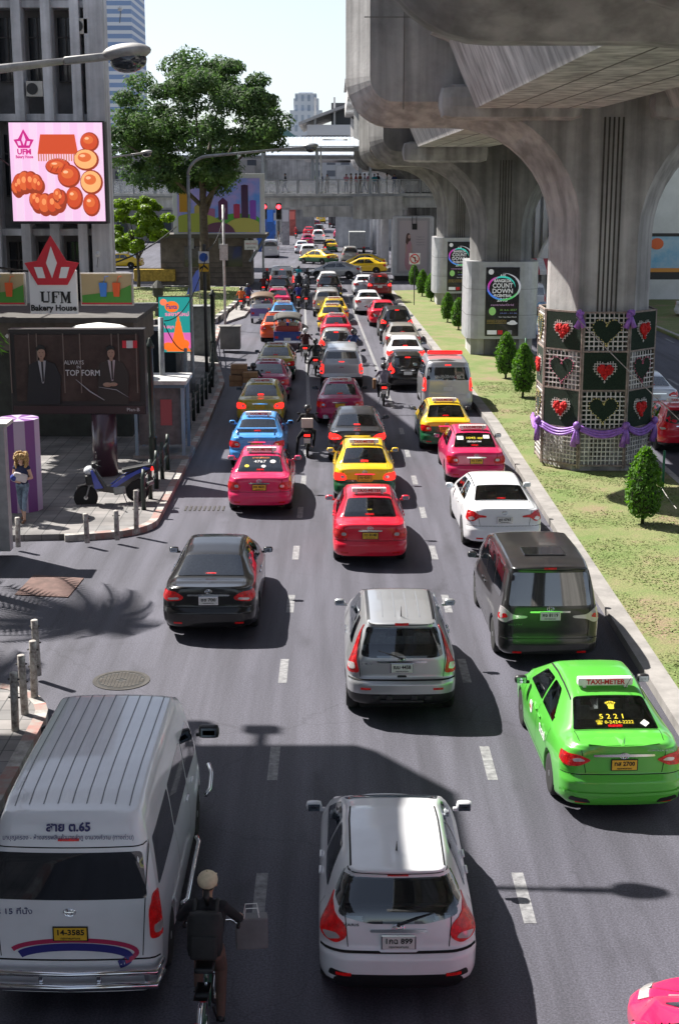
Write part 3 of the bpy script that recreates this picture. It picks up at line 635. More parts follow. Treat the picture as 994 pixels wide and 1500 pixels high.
def pose_segs(P, fingers=False, slim=1.0, sleeve='long', shorts=False):
    """P: joint dict; slots 0 skin 1 top 2 trousers 3 shoes 4 hair/neck"""
    S = []; V = Vector; hp = V(P['hip']); ch = V(P['chest']); nk = V(P['neck']); hd = V(P['head']); k = slim
    S.append((hp + V((-.075, 0, 0)), hp + V((.075, 0, 0)), .105 * k, .105 * k, 2)); mid = hp.lerp(ch, .5)
    for x in (-.055, .055): S.append((hp + V((x, 0, .06)), mid + V((x, 0, .02)), .10 * k, .10 * k, 1)); S.append((mid + V((x, 0, 0)), ch + V((x * 1.2, 0, 0)), .10 * k, .115 * k, 1))
    sl, sr = V(P['sl']), V(P['sr']); S.append((sl, sr, .062, .062, 1)); S.append((ch + V((-.06, 0, .06)), nk, .085, .055, 1)); S.append((ch + V((.06, 0, .06)), nk, .085, .055, 1))
    S.append((nk, hd + V((0, 0, -.05)), .05, .052, 0))
    S.append((hd + V((0, -.012, .02)), hd + V((0, .012, .03)), .088, .085, 4 if P.get('hair', 1) else 0)); S.append((hd + V((0, .02, -.045)), hd + V((0, .03, -.06)), .07, .055, 0)); f = P.get('face', 1)
    S.append((hd + V((0, .05 * f, .0)), hd + V((0, .04 * f, -.05)), .055, .045, 0)); S.append((hd + V((0, .095 * f, .0)), hd + V((0, .112 * f, -.025)), .010, .014, 0))
    for x in (-.087, .087): S.append((hd + V((x, 0, .0)), hd + V((x, 0, -.02)), .018, .014, 0))
    for a, e, w, sd in ((sl, V(P['el']), V(P['wl']), -1), (sr, V(P['er']), V(P['wr']), 1)):
        S.append((a, e, .052 * k, .042 * k, 1 if sleeve != 'none' else 0)); S.append((e, w, .042 * k, .028, 1 if sleeve == 'long' else 0)); d = (w - e).normalized()
        if fingers: hand(S, w, P.get('hd', {}).get(sd, d), V((sd, 0, 0)) if abs(d.x) < .8 else V((0, 0, 1)), curl=P.get('curl', .5))
        else: S.append((w, w + d * .09, .03, .028, 0))
    for h, kn, ft in ((hp + V((-.09, 0, 0)), V(P['kl']), V(P['fl'])), (hp + V((.09, 0, 0)), V(P['kr']), V(P['fr']))):
        S.append((h, kn, .088 * k, .06 * k, 2))
        if shorts: m = kn.lerp(ft, .45); S.append((kn, m, .06 * k, .055 * k, 2)); S.append((m, ft, .045, .034, 0))
        else: S.append((kn, ft, .06 * k, .042 * k, 2))
        td = V(P.get('toe', (0, 1, -.12))).normalized(); S.append((ft + V((0, 0, -.035)) - td * .04, ft + V((0, 0, -.04)) + td * .13, .038, .034, 3))
    return S
RIDE = dict(hip=(0, 0, .84), chest=(0, .08, 1.18), neck=(0, .12, 1.36), head=(0, .16, 1.50), sl=(-.17, .1, 1.31), sr=(.17, .1, 1.31), el=(-.30, .27, 1.10), er=(.30, .27, 1.10), wl=(-.30, .50, 1.05), wr=(.30, .50, 1.05), kl=(-.22, .40, .76), kr=(.22, .40, .76), fl=(-.19, .22, .36), fr=(.19, .22, .36))
STOP = dict(RIDE); STOP.update(fl=(-.34, .12, .08), kl=(-.30, .33, .55))
def stand(h=1.0, arms=0): 
    return dict(hip=(0, 0, .92), chest=(0, .0, 1.24), neck=(0, .0, 1.42), head=(0, .01, 1.58), sl=(-.17, 0, 1.37), sr=(.17, 0, 1.37), el=(-.22, -.02, 1.10), er=(.22, -.02 + arms * .1, 1.10), wl=(-.21, .12 + arms * .2, .90 + arms * .22), wr=(.21, .1 + arms * .2, .90 + arms * .22), kl=(-.10, .02, .50), kr=(.10, .02, .50), fl=(-.10, 0, .08), fr=(.11, 0, .08))
WALK = stand(); WALK.update(kl=(-.09, .18, .52), fl=(-.09, .22, .09), kr=(.09, -.02, .50), fr=(.09, -.26, .10), el=(-.23, -.12, 1.12), wl=(-.22, -.1, .88), er=(.23, .1, 1.12), wr=(.20, .25, .95))
LEAN = stand(); LEAN.update(chest=(0, .08, 1.22), neck=(0, .14, 1.38), head=(0, .19, 1.53), sl=(-.17, .12, 1.33), sr=(.17, .12, 1.33), el=(-.22, .2, 1.12), er=(.22, .2, 1.12), wl=(-.1, .38, 1.14), wr=(.1, .38, 1.14))
SIT = dict(RIDE); SIT.update(hip=(0, 0, .10), chest=(0, .0, .44), neck=(0, .02, .62), head=(0, .04, .77), sl=(-.17, 0, .57), sr=(.17, 0, .57), el=(-.22, .05, .32), er=(.22, .05, .32), wl=(-.12, .25, .25), wr=(.12, .25, .25), kl=(-.12, .40, .14), kr=(.12, .40, .14), fl=(-.12, .42, -.25), fr=(.12, .42, -.25))
def person(key, P, loc, rz, top, trs, label, group=None, shoe=None, hair=None, skin=None, sc=1.0, vox=.025, **kw):
    me = body_mesh(key, pose_segs(P, **kw), vox)
    o = link('person', me, None, loc); o.rotation_euler.z = rz; o.scale = (sc, sc, sc); tag(o, label, 'person', group)
    for i, m in enumerate((skin or SKIN, top, trs, shoe or BLACK, hair or HAIR)): o.material_slots[i].link = 'OBJECT'; o.material_slots[i].material = m
    return o
HELM = {}
def helmet(o, P, m):
    if 'h' not in HELM:
        b = MB(); b.smooth = True; hd = P['head']; b.ball((0, -.005, .02), (.125, .145, .135), 16, 10); k = b.build('helmet', m); HELM['h'] = k.data; bpy.data.objects.remove(k)
        b = MB(); b.smooth = True; b.ball((0, .055, .03), (.108, .098, .06), 14, 8); k = b.build('visor', GDARK); HELM['v'] = k.data; bpy.data.objects.remove(k)
    h = link('helmet', HELM['h'], o, P['head']); h.material_slots[0].link = 'OBJECT'; h.material_slots[0].material = m
    link('visor', HELM['v'], h)
# ------------------------------------------------ motorcycles
MOTO = {}
def moto_proto(col, key):
    if key in MOTO: return copy_tree(MOTO[key])
    root = empty('motorcycle'); W = .29
    for y in (0, 1.24):
        e = empty('wheel', (0, y, W)); e.parent = root
        t = MB(); t.smooth = True; t.lathe([(W * .8, -.04), (W * .96, -.04), (W, 0), (W * .96, .04), (W * .8, .04)], n=22, axis='x'); t.build('tyre', RUB, e)
        r = MB(); r.lathe([(W * .8, -.035), (W * .8, .035), (W * .74, .035), (W * .74, -.035)], n=22, axis='x')
        for k in range(5): a = 2 * PI * k / 5; r.box((0, math.cos(a) * W * .4, math.sin(a) * W * .4), (.022, W * .75, .03), rx=a)
        r.lathe([(.05, -.05), (.05, .05)], n=10, axis='x'); r.build('rim', ALLOY, e)
    b = MB(); b.smooth = True
    side = [(-.42, .80), (-.30, .86), (.05, .76), (.35, .66), (.55, .50), (.72, .52), (.92, .98), (1.02, 1.0), (.98, .72), (.84, .38), (.55, .30), (.30, .33), (.1, .52), (-.2, .62), (-.38, .70)]
    b.prism(side, 'x', -.085, .085); b.prism([(-.40, .82), (-.28, .87), (.0, .78), (-.1, .66), (-.32, .70)], 'x', -.12, .12); b.prism([(.78, .45), (.98, .98), (1.06, .96), (.98, .50), (.9, .42)], 'x', -.17, .17)
    o = b.build('body_fairing', col, root, smooth=False); md = o.modifiers.new('b', 'BEVEL'); md.width = .03; md.segments = 3; md.limit_method = 'ANGLE'
    s = MB(); s.box((0, -.06, .835), (.25, .72, .09), bev=.035, rx=-.06); s.build('seat', BLACK, root)
    f = MB(); f.tube([(0, 1.24, W), (0, 1.02, .75), (0, .93, 1.02)], [.03, .03, .025], 8); f.tube([(.06, 1.24, W), (.06, 1.06, .7)], .022, 8); f.tube([(-.06, 1.24, W), (-.06, 1.06, .7)], .022, 8); f.build('fork', GREYM, root)
    h = MB(); h.smooth = True; h.box((0, .92, 1.05), (.30, .17, .13), bev=.05); h.tube([(-.34, .78, 1.05), (-.2, .88, 1.07), (0, .92, 1.05), (.2, .88, 1.07), (.34, .78, 1.05)], .014, 8); ho = h.build('handlebar', BLACK, root)
    for x in (-1, 1):
        g = MB(); g.smooth = True; g.tube([(x * .22, .86, 1.07), (x * .27, .86, 1.22)], .006, 6); g.box((x * .29, .855, 1.25), (.10, .025, .065), bev=.012); g.build('mirror', BLACK, ho)
    m = MB(); m.box((0, 1.24, .60), (.11, .34, .03), bev=.012, rx=-.1); m.box((0, 1.42, .52), (.11, .1, .03), bev=.01, rx=-.9); m.build('front_mudguard', col, root)
    m = MB(); m.box((0, -.36, .58), (.14, .20, .03), bev=.01, rx=1.0); m.build('rear_mudguard', BLACK, root)
    m = MB(); m.smooth = True; m.box((0, -.42, .76), (.19, .06, .07), bev=.02); m.build('tail_light', BRAKE, root)
    m = MB(); m.box((0, -.455, .60), (.20, .008, .16), rx=-.15); m.build('licence_plate', PLW, root)
    m = MB(); m.smooth = True; m.tube([(.11, .4, .25), (.13, .1, .28), (.15, -.42, .40)], [.02, .045, .05], 10); m.build('exhaust', GREYM, root)
    m = MB(); m.tube([(-.1, .35, .3), (-.2, .28, .02)], .012, 6); m.tube([(-.22, .35, .3), (.22, .35, .3)], .014, 6); m.box((0, .42, .36), (.22, .3, .2), bev=.04); m.build('engine', GREYM, root)
    MOTO[key] = root; return root
def rider_on(px, py, top, trs, helm, label_m, label_p, col=None, P=RIDE, rz=0, key='ride', grp='motorcycles waiting among the cars', lean=0, xy=None, hair=False):
    p = at(px, py) if xy is None else Vector((*xy, 0)); m = moto_proto(col or paint('moto_black', (.015, .015, .018)), 'a' if col is None else col.name)
    m.location = (p.x, p.y + .3, 0); m.rotation_euler.z = rz; tag(m, label_m, 'motorcycle', grp)
    o = person(key, P, (p.x, p.y + .3, 0.005), rz, top, trs, label_p, 'riders on motorcycles', vox=.022)
    if helm: helmet(o, P, helm)
    return m, o
HB = paint('helmet_black', (.012, .012, .014)); HS = paint('helmet_silver', (.5, .5, .52)); HR = paint('helmet_red', (.5, .02, .02))
# ------------------------------------------------ tuk-tuk
def make_tuk(label, panel, roofc, seat):
    root = empty('tuk_tuk', (0, 0, 0), 0, label, 'tuk-tuk', 'three-wheeled taxis in the left lane')
    for x in (-.62, .62): wheel_parts(.24, root, x, .35, 1 if x > 0 else -1, 18, .13)
    wheel_parts(.24, root, 0, 2.5, 1, 18, .12)
    b = MB(); b.box((0, .04, .66), (1.40, .06, .50), bev=.02); b.box((-.68, .55, .66), (.05, 1.0, .44), bev=.02); b.box((.68, .55, .66), (.05, 1.0, .44), bev=.02); b.prism([(-.68, 1.0), (.68, 1.0), (.38, 2.75), (-.38, 2.75)], 'z', .38, .50); b.box((0, 2.5, .8), (.7, .12, .7), bev=.04); b.build('body', panel, root)
    c = MB(); c.box((0, .7, .42), (1.3, 1.4, .06)); c.box((0, .03, .36), (1.42, .08, .10), bev=.02); c.build('bumper', CHROME, root)
    s = MB(); s.box((0, .22, .98), (1.2, .14, .42), bev=.05); s.box((0, .48, .72), (1.2, .5, .14), bev=.04); s.box((0, 1.6, .72), (.5, .4, .14), bev=.04); s.build('seat', seat, root)
    n = 12; v = []; f = []
    for yy, zz in ((-.02, 1.60), (.15, 1.72), (1.0, 1.80), (2.0, 1.78), (2.5, 1.66)):
        for k in range(n + 1): t = -1 + 2 * k / n; v.append((.72 * t, yy, zz - .18 * abs(t) ** 2.6))
    for i in range(4):
        for k in range(n): a = i * (n + 1) + k; f.append((a, a + 1, a + n + 2, a + n + 1))
    r = MB(); r.add(v, f); ro = r.build('canopy', roofc, root, smooth=True); md = ro.modifiers.new('s', 'SOLIDIFY'); md.thickness = .04
    for x in (-.68, .68):
        for y in (.05, 1.15, 2.3): p = MB(); p.tube([(x if y < 2 else x * .8, y, .85), (x if y < 2 else x * .9, y, 1.63)], .018, 8); p.build('post', CHROME, root)
    p = MB(); p.box((0, .0, .52), (.34, .012, .15)); p.build('licence_plate', PLW, root)
    for x in (-.55, .55): q = MB(); q.box((x, .0, .62), (.16, .03, .12), bev=.02); q.build('tail_light', REDL, root)
    return root
# ================================================================ GROUND AND ROAD
def sh(D): return 0 if D < 50 else -.024 * (D - 50)
def asphalt():
    m = bpy.data.materials.new('asphalt'); m.use_nodes = True; nt = m.node_tree; N = nt.nodes; L = nt.links; b = N['Principled BSDF']; tc = N.new('ShaderNodeTexCoord')
    def noise(s, d, stretch=None):
        n = N.new('ShaderNodeTexNoise'); n.inputs['Scale'].default_value = s; n.inputs['Detail'].default_value = d
        if stretch: mp = N.new('ShaderNodeMapping'); mp.inputs['Scale'].default_value = stretch; L.new(tc.outputs['Object'], mp.inputs[0]); L.new(mp.outputs[0], n.inputs[0])
        else: L.new(tc.outputs['Object'], n.inputs[0])
        return n
    a = noise(.25, 8, (1.6, .35, 1)); f = noise(38, 3); w = noise(1.3, 6, (2.2, .10, 1)); sp = noise(120, 1)
    r = N.new('ShaderNodeValToRGB'); r.color_ramp.elements[0].position = .3; r.color_ramp.elements[1].position = .7
    r.color_ramp.elements[0].color = (.066, .065, .085, 1); r.color_ramp.elements[1].color = (.096, .094, .119, 1); L.new(a.outputs[0], r.inputs[0])
    def mul(x, n, lo, hi, p0=.35, p1=.65):
        mr = N.new('ShaderNodeMapRange'); mr.inputs[1].default_value = p0; mr.inputs[2].default_value = p1; mr.inputs[3].default_value = lo; mr.inputs[4].default_value = hi; L.new(n.outputs[0], mr.inputs[0])
        mx = N.new('ShaderNodeMix'); mx.data_type = 'RGBA'; mx.blend_type = 'MULTIPLY'; mx.inputs[0].default_value = 1; L.new(x, mx.inputs[6]); L.new(mr.outputs[0], mx.inputs[7]); return mx.outputs[2]
    c = mul(r.outputs[0], f, .72, 1.3); c = mul(c, w, .74, 1.16); c = mul(c, sp, .9, 1.9, .6, .75)
    vo = N.new('ShaderNodeTexVoronoi'); vo.feature = 'DISTANCE_TO_EDGE'; vo.inputs['Scale'].default_value = .22; wp = noise(1.1, 4); ad = N.new('ShaderNodeVectorMath'); ad.operation = 'MULTIPLY_ADD'; L.new(wp.outputs['Color'], ad.inputs[0]); ad.inputs[1].default_value = (1.1, 1.1, 0); L.new(tc.outputs['Object'], ad.inputs[2]); L.new(ad.outputs[0], vo.inputs[0])
    c = mul(c, vo, .80, 1.0, .0, .005); oil = noise(.9, 3, (1.4, .5, 1)); c = mul(c, oil, .62, 1.0, .24, .40)
    L.new(c, b.inputs['Base Color']); b.inputs['Roughness'].default_value = .72; b.inputs['Specular IOR Level'].default_value = .35
    bp = N.new('ShaderNodeBump'); bp.inputs['Strength'].default_value = .35; bp.inputs['Distance'].default_value = .006; L.new(f.outputs[0], bp.inputs['Height']); L.new(bp.outputs[0], b.inputs['Normal'])
    MATS['asphalt'] = m; return m
ASPH = asphalt()
g = MB(); g.quad((-900, -120, -.02), (900, -120, -.02), (900, 2200, -.02), (-900, 2200, -.02)); tag(g.build('ground', mat('far_ground', (.12, .12, .11), .9, var=.3, vscale=.02)), kind='structure')
g = MB(); g.quad((-60, -60, 0), (60, -60, 0), (60, 700, 0), (-60, 700, 0)); tag(g.build('road', ASPH), kind='structure')
LINE = mat('worn_road_paint', (.27, .27, .28), .7, var=.5, vscale=9, bump=.2, col2=(.12, .12, .13))
mk = MB()
for X in (-.93, 2.3):
    D = 15.9 - 4.12 * 3
    while D < 52:
        ln = .63; mk.quad((X - .075 + sh(D), D - ln, .004), (X + .075 + sh(D), D - ln, .004), (X + .075 + sh(D), D + ln, .004), (X - .075 + sh(D), D + ln, .004)); D += 4.12
    D = 54
    while D < 108: mk.quad((X - .07 + sh(D), D, .004), (X + .07 + sh(D), D, .004), (X + .07 + sh(D + 3), D + 3, .004), (X - .07 + sh(D + 3), D + 3, .004)); D += 3
mk.quad((-6.2, 108, .004), (4, 108, .004), (4, 108.5, .004), (-6.2, 108.5, .004))
for X in (-1, 2.4, 5): 
    for D in range(170, 420, 12): mk.quad((X - 2.6, D, .004), (X - 2.45, D, .004), (X - 2.45, D + 4, .004), (X - 2.6, D + 4, .004))
for X in (14.5, 18):
    for D in range(20, 110, 8): mk.quad((X, D, .004), (X + .14, D, .004), (X + .14, D + 2, .004), (X, D + 2, .004))
tag(mk.build('lane_markings', LINE), kind='structure')
CONC = mat('pavement_slab', (.26, .245, .235), .85, var=.25, vscale=1.6, bump=.3, bscale=18)
def slab_poly(name, poly, m, z0=0, z1=.15, kind='structure'):
    b = MB(); b.prism(poly, 'z', z0, z1); return tag(b.build(name, m), kind=kind)
def arc(cx, cy, r, a0, a1, n=10): return [(cx + r * math.cos(R(a0 + (a1 - a0) * i / n)), cy + r * math.sin(R(a0 + (a1 - a0) * i / n))) for i in range(n + 1)]
# brick pavement material
def pavers():
    m = mat('pavers', (.2, .19, .185), .85); N = m.node_tree.nodes; L = m.node_tree.links; b = N['Principled BSDF']; tc = N.new('ShaderNodeTexCoord'); br = N.new('ShaderNodeTexBrick')
    br.inputs['Scale'].default_value = 1.0; br.inputs['Color1'].default_value = (.20, .185, .18, 1); br.inputs['Color2'].default_value = (.155, .15, .15, 1); br.inputs['Mortar'].default_value = (.07, .07, .07, 1)
    br.inputs['Brick Width'].default_value = .42; br.inputs['Row Height'].default_value = .42; br.inputs['Mortar Size'].default_value = .012; br.offset = 0
    n = N.new('ShaderNodeTexNoise'); n.inputs['Scale'].default_value = .9; n.inputs['Detail'].default_value = 8; L.new(tc.outputs['Object'], n.inputs[0]); L.new(tc.outputs['Object'], br.inputs[0])
    mr = N.new('ShaderNodeMapRange'); mr.inputs[1].default_value = .35; mr.inputs[2].default_value = .65; mr.inputs[3].default_value = .7; mr.inputs[4].default_value = 1.35; L.new(n.outputs[0], mr.inputs[0])
    mx = N.new('ShaderNodeMix'); mx.data_type = 'RGBA'; mx.blend_type = 'MULTIPLY'; mx.inputs[0].default_value = 1; L.new(br.outputs[0], mx.inputs[6]); L.new(mr.outputs[0], mx.inputs[7]); L.new(mx.outputs[2], b.inputs['Base Color']); return m
PAV = pavers()
kerbL = [(-6.6, 33.6), (-5.9, 33.8)] + arc(-6.1, 35.2, 1.4, -75, 0, 8)[1:] + [(-4.7, 40), (-4.72, 50), (-4.9, 60), (-5.6, 66), (-6.4, 73), (-6.9, 84)]
kerbL2 = [(-4.85, -10), (-4.85, 21.5)] + arc(-6.35, 21.5, 1.5, 0, 90, 8)[1:] + [(-9.5, 23.1), (-16, 23.2)]
slab_poly('pavement', [(-26, 33.3), (-10, 33.3)] + kerbL + [(-26, 84)], PAV)
slab_poly('pavement', [(-26, -10)] + kerbL2 + [(-26, 23.2)], PAV)
def kerb(pts, w, m, h0, h1, side, name='kerb', alt=None, seg=1.0):
    """kerb stones along pts; side=+1 puts the stone to the right of travel"""
    P = [Vector(p) for p in pts]; out = []
    for a, b in zip(P, P[1:]):
        n = max(1, round((b - a).length / seg))
        for i in range(n): out.append(a.lerp(b, i / n))
    out.append(P[-1]); b = MB(); nr = []
    for i, p in enumerate(out):
        t = (out[min(i + 1, len(out) - 1)] - out[max(0, i - 1)]).normalized(); nr.append(Vector((t.y, -t.x)) * side)
    for i in range(len(out) - 1):
        a, c = out[i], out[i + 1]; na, nc = nr[i] * w, nr[i + 1] * w; b.cur = (i // 1) % 2 if alt else 0
        vs = [(a.x, a.y, h0), (a.x + na.x, a.y + na.y, h0), (c.x + nc.x, c.y + nc.y, h0), (c.x, c.y, h0)]; vs += [(x, y, h1) for x, y, z in vs]
        b.add(vs, [(4, 5, 6, 7), (0, 3, 7, 4), (1, 5, 6, 2)] + ([(0, 4, 5, 1)] if i == 0 else []) + ([(3, 2, 6, 7)] if i == len(out) - 2 else []))
    return tag(b.build(name, [m] + ([alt] if alt else []), smooth=False), kind='structure')
KW = mat('kerb_pale', (.36, .34, .32), .85, var=.35, vscale=5); KR = mat('kerb_faded_red', (.30, .15, .13), .85, var=.45, vscale=5, col2=(.26, .24, .22)); KB = mat('kerb_black', (.03, .03, .03), .8, var=.3)
kerb(kerbL, .2, KW, -.01, .162, 1, alt=KR, seg=1.0); kerb(kerbL2, .2, KW, -.01, .162, 1, alt=KR)
# median with grass
def mx_(D): return 5.42 + (0 if D < 50 else -.0225 * (D - 50))
mk_ = [(mx_(d), d) for d in (-10, 10, 20, 30, 40, 50, 60, 70, 80, 90, 100, 110)]; mk2 = [(9.9, 112), (9.9, 90), (9.9, 60), (9.9, 30), (9.9, -10)]
def grassm():
    m = mat('lawn', (.1, .14, .04), .95); N = m.node_tree.nodes; L = m.node_tree.links; b = N['Principled BSDF']; tc = N.new('ShaderNodeTexCoord')
    n = N.new('ShaderNodeTexNoise'); n.inputs['Scale'].default_value = .55; n.inputs['Detail'].default_value = 8; n.inputs['Roughness'].default_value = .7; L.new(tc.outputs['Object'], n.inputs[0])
    r = N.new('ShaderNodeValToRGB'); e = r.color_ramp.elements; e[0].position = .36; e[0].color = (.22, .165, .10, 1); e[1].position = .60; e[1].color = (.12, .17, .045, 1); k = e.new(.45); k.color = (.18, .185, .075, 1); L.new(n.outputs[0], r.inputs[0])
    f = N.new('ShaderNodeTexNoise'); f.inputs['Scale'].default_value = 26; f.inputs['Detail'].default_value = 4; L.new(tc.outputs['Object'], f.inputs[0]); mr = N.new('ShaderNodeMapRange'); mr.inputs[1].default_value = .3; mr.inputs[2].default_value = .7; mr.inputs[3].default_value = .6; mr.inputs[4].default_value = 1.4; L.new(f.outputs[0], mr.inputs[0])
    mx = N.new('ShaderNodeMix'); mx.data_type = 'RGBA'; mx.blend_type = 'MULTIPLY'; mx.inputs[0].default_value = 1; L.new(r.outputs[0], mx.inputs[6]); L.new(mr.outputs[0], mx.inputs[7]); L.new(mx.outputs[2], b.inputs['Base Color'])
    bp = N.new('ShaderNodeBump'); bp.inputs['Strength'].default_value = .8; bp.inputs['Distance'].default_value = .03; L.new(f.outputs[0], bp.inputs['Height']); L.new(bp.outputs[0], b.inputs['Normal']); return m
LAWN = grassm()
slab_poly('median_ground', [(x + .1, y) for x, y in mk_] + [(x - .06, y) for x, y in mk2], LAWN, 0, .155)
kerb(mk_, .38, CONC, -.01, .17, 1, seg=2.0); kerb(mk2, .2, KW, -.01, .17, 1, seg=2.0)
isl = [(-7.2, 86), (-6.9, 92), (-6.6, 100), (-6.2, 106), (-7, 112), (-24, 112), (-24, 86)]
slab_poly('lawn_ground', [(x - (.1 if i < 5 else 0), y) for i, (x, y) in enumerate(isl)], LAWN, 0, .30)
kerb([(-12, 85.4)] + isl[:5] + [(-14, 113.5)], .35, KW, -.01, .32, -1, alt=KB, seg=1.2)
slab_poly('pavement', [(-6.6, 86), (-5.7, 90), (-5.6, 97), (-6.4, 100), (-6.8, 92)], CONC, 0, .14)
# grass tufts
def blades(name, n, xr, yr, zf, hmax, m, keep=None):
    v = []; f = []
    x = RNG.uniform(*xr, n); y = RNG.uniform(*yr, n)
    for i in range(n):
        X, Y = x[i], y[i]
        if keep and not keep(X, Y): continue
        z = zf; h = hmax * random.uniform(.4, 1); a = random.uniform(0, PI); dx = math.cos(a) * .02; dy = math.sin(a) * .02; lx = random.uniform(-.08, .08); ly = random.uniform(-.08, .08); b = len(v)
        v += [(X - dx, Y - dy, z), (X + dx, Y + dy, z), (X + lx, Y + ly, z + h)]; f.append((b, b + 1, b + 2))
    me = bpy.data.meshes.new(name); me.from_pydata(v, [], f); me.materials.append(m); return tag(link(name, me), kind='stuff')
GRB = mat('grass_blade', (.14, .21, .045), .8, var=.5, vscale=.7, col2=(.20, .20, .08))
from mathutils import noise as mno
blades('grass', 52000, (5.8, 9.7), (18, 60), .155, .03, GRB, lambda X, Y: X > mx_(Y) + .4 and (X - 7.8) ** 2 + (Y - 42.7) ** 2 > 4 and mno.noise(Vector((X * .7, Y * .7, 0))) > -.12 + random.uniform(-.25, .25))
blades('grass', 9000, (-16, -7.2), (86.5, 111), .30, .10, GRB)
# street ironwork
mh = empty('manhole_cover', (0, 0, 0), 0, 'round iron manhole cover set in the asphalt beside the side street', 'manhole cover'); p = at(178, 997); mh.location = (p.x, p.y, 0)
IRON = mat('cast_iron', (.07, .065, .06), .6, .5, var=.3)
b = MB(); b.lathe([(.50, 0.001), (.50, .012), (.43, .012), (.43, .006), (.40, .006)], n=32); b.build('rim', IRON, mh)
b = MB(); b.lathe([(.41, .001), (.41, .008)], n=32); b.build('lid', mat('iron_dark', (.02, .02, .02), .8), mh)
b = MB()
for i in range(-6, 7):
    for j in range(-6, 7):
        if i * i + j * j < 38 and abs(i) + abs(j) > 1: b.box((i * .06, j * .06, .011), (.042 if (i + j) % 2 else .05, .03, .008))
b.build('tread_pattern', mat('worn_iron', (.16, .145, .13), .5, .5), mh)
p0, p1, p2, p3 = at(22, 872), at(100, 876), at(123, 848), at(50, 843); b = MB(); b.prism([(p.x, p.y) for p in (p0, p1, p2, p3)], 'z', .002, .022)
o = b.build('drain_plate', mat('rusty_plate', (.13, .075, .065), .7, .2, var=.3, vscale=4)); tag(o, 'rusty reddish steel plate lying over a drain in the side street', 'metal plate')
p = at(300, 745); b = MB(); 
for i in range(9): b.box((p.x - .5 + i * .125, p.y, .007), (.05, .55, .010))
tag(b.build('drain_grate', IRON), 'barred drain grate in the road near the kerb corner', 'drain grate')
# ================================================================ VIADUCT
def concrete(name, c, dark=.45, streak=True, sc=.5, edge=.5):
    m = mat(name, c, .85); N = m.node_tree.nodes; L = m.node_tree.links; b = N['Principled BSDF']; tc = N.new('ShaderNodeTexCoord')
    n1 = N.new('ShaderNodeTexNoise'); n1.inputs['Scale'].default_value = sc; n1.inputs['Detail'].default_value = 9; n1.inputs['Roughness'].default_value = .65; L.new(tc.outputs['Object'], n1.inputs[0])
    mp = N.new('ShaderNodeMapping'); mp.inputs['Scale'].default_value = (2.2, 2.2, .10); L.new(tc.outputs['Object'], mp.inputs[0]); n2 = N.new('ShaderNodeTexNoise'); n2.inputs['Scale'].default_value = 1.2; n2.inputs['Detail'].default_value = 7; L.new(mp.outputs[0], n2.inputs[0])
    def ramp(n, lo, hi, p0, p1):
        mr = N.new('ShaderNodeMapRange'); mr.inputs[1].default_value = p0; mr.inputs[2].default_value = p1; mr.inputs[3].default_value = lo; mr.inputs[4].default_value = hi; L.new(n.outputs[0], mr.inputs[0]); return mr.outputs[0]
    x = N.new('ShaderNodeMix'); x.data_type = 'RGBA'; x.blend_type = 'MULTIPLY'; x.inputs[0].default_value = 1; x.inputs[6].default_value = (*c, 1); L.new(ramp(n1, dark, 1.15, .38, .62), x.inputs[7])
    y = N.new('ShaderNodeMix'); y.data_type = 'RGBA'; y.blend_type = 'MULTIPLY'; y.inputs[0].default_value = 1; L.new(x.outputs[2], y.inputs[6]); L.new(ramp(n2, edge, 1.1, .36, .6), y.inputs[7]); L.new(y.outputs[2], b.inputs['Base Color'])
    n3 = N.new('ShaderNodeTexNoise'); n3.inputs['Scale'].default_value = 14; n3.inputs['Detail'].default_value = 6; L.new(tc.outputs['Object'], n3.inputs[0]); bp = N.new('ShaderNodeBump'); bp.inputs['Strength'].default_value = .3; bp.inputs['Distance'].default_value = .02; L.new(n3.outputs[0], bp.inputs['Height']); L.new(bp.outputs[0], b.inputs['Normal'])
    return m
CDARK = concrete('dark_concrete', (.20, .195, .19), .7, edge=.7); CP = concrete('pier_concrete', (.38, .37, .365), .74, edge=.66); CG = concrete('girder_concrete', (.48, .46, .45), .75, edge=.6); CS = concrete('light_concrete', (.46, .45, .44), .7, edge=.75)  # first one: darker concrete for the mid-distance piers, random mottle and streaks
def pier_profile(xl, zb, cx, hw, ztop, rt, rh, grow=0.0):
    """outline (x,z) clockwise of column with crosshead, inset by grow"""
    g_ = grow; P = []
    xr = 2 * cx - xl
    P += [(cx + hw - g_, -.3)]
    z_arc = zb - rh; 
    def haunch(sg): # from column up to the soffit
        c = (cx + sg * (hw + rh), zb - rh); r = rh + g_; return [(c[0] - sg * r * math.cos(R(a)), c[1] + r * math.sin(R(a))) for a in range(0, 91, 9)]
    P += haunch(1)
    c = (xr - rt, zb + rt); r = rt - g_; P += [(c[0] + r * math.cos(R(a)), c[1] + r * math.sin(R(a))) for a in range(-90, 1, 10)]
    P += [(xr - g_, ztop - g_), (xl + g_, ztop - g_)]
    c = (xl + rt, zb + rt); P += [(c[0] + r * math.cos(R(a)), c[1] + r * math.sin(R(a))) for a in range(180, 271, 10)]
    P += haunch(-1)[::-1]; P += [(cx - hw + g_, -.3)]
    return P
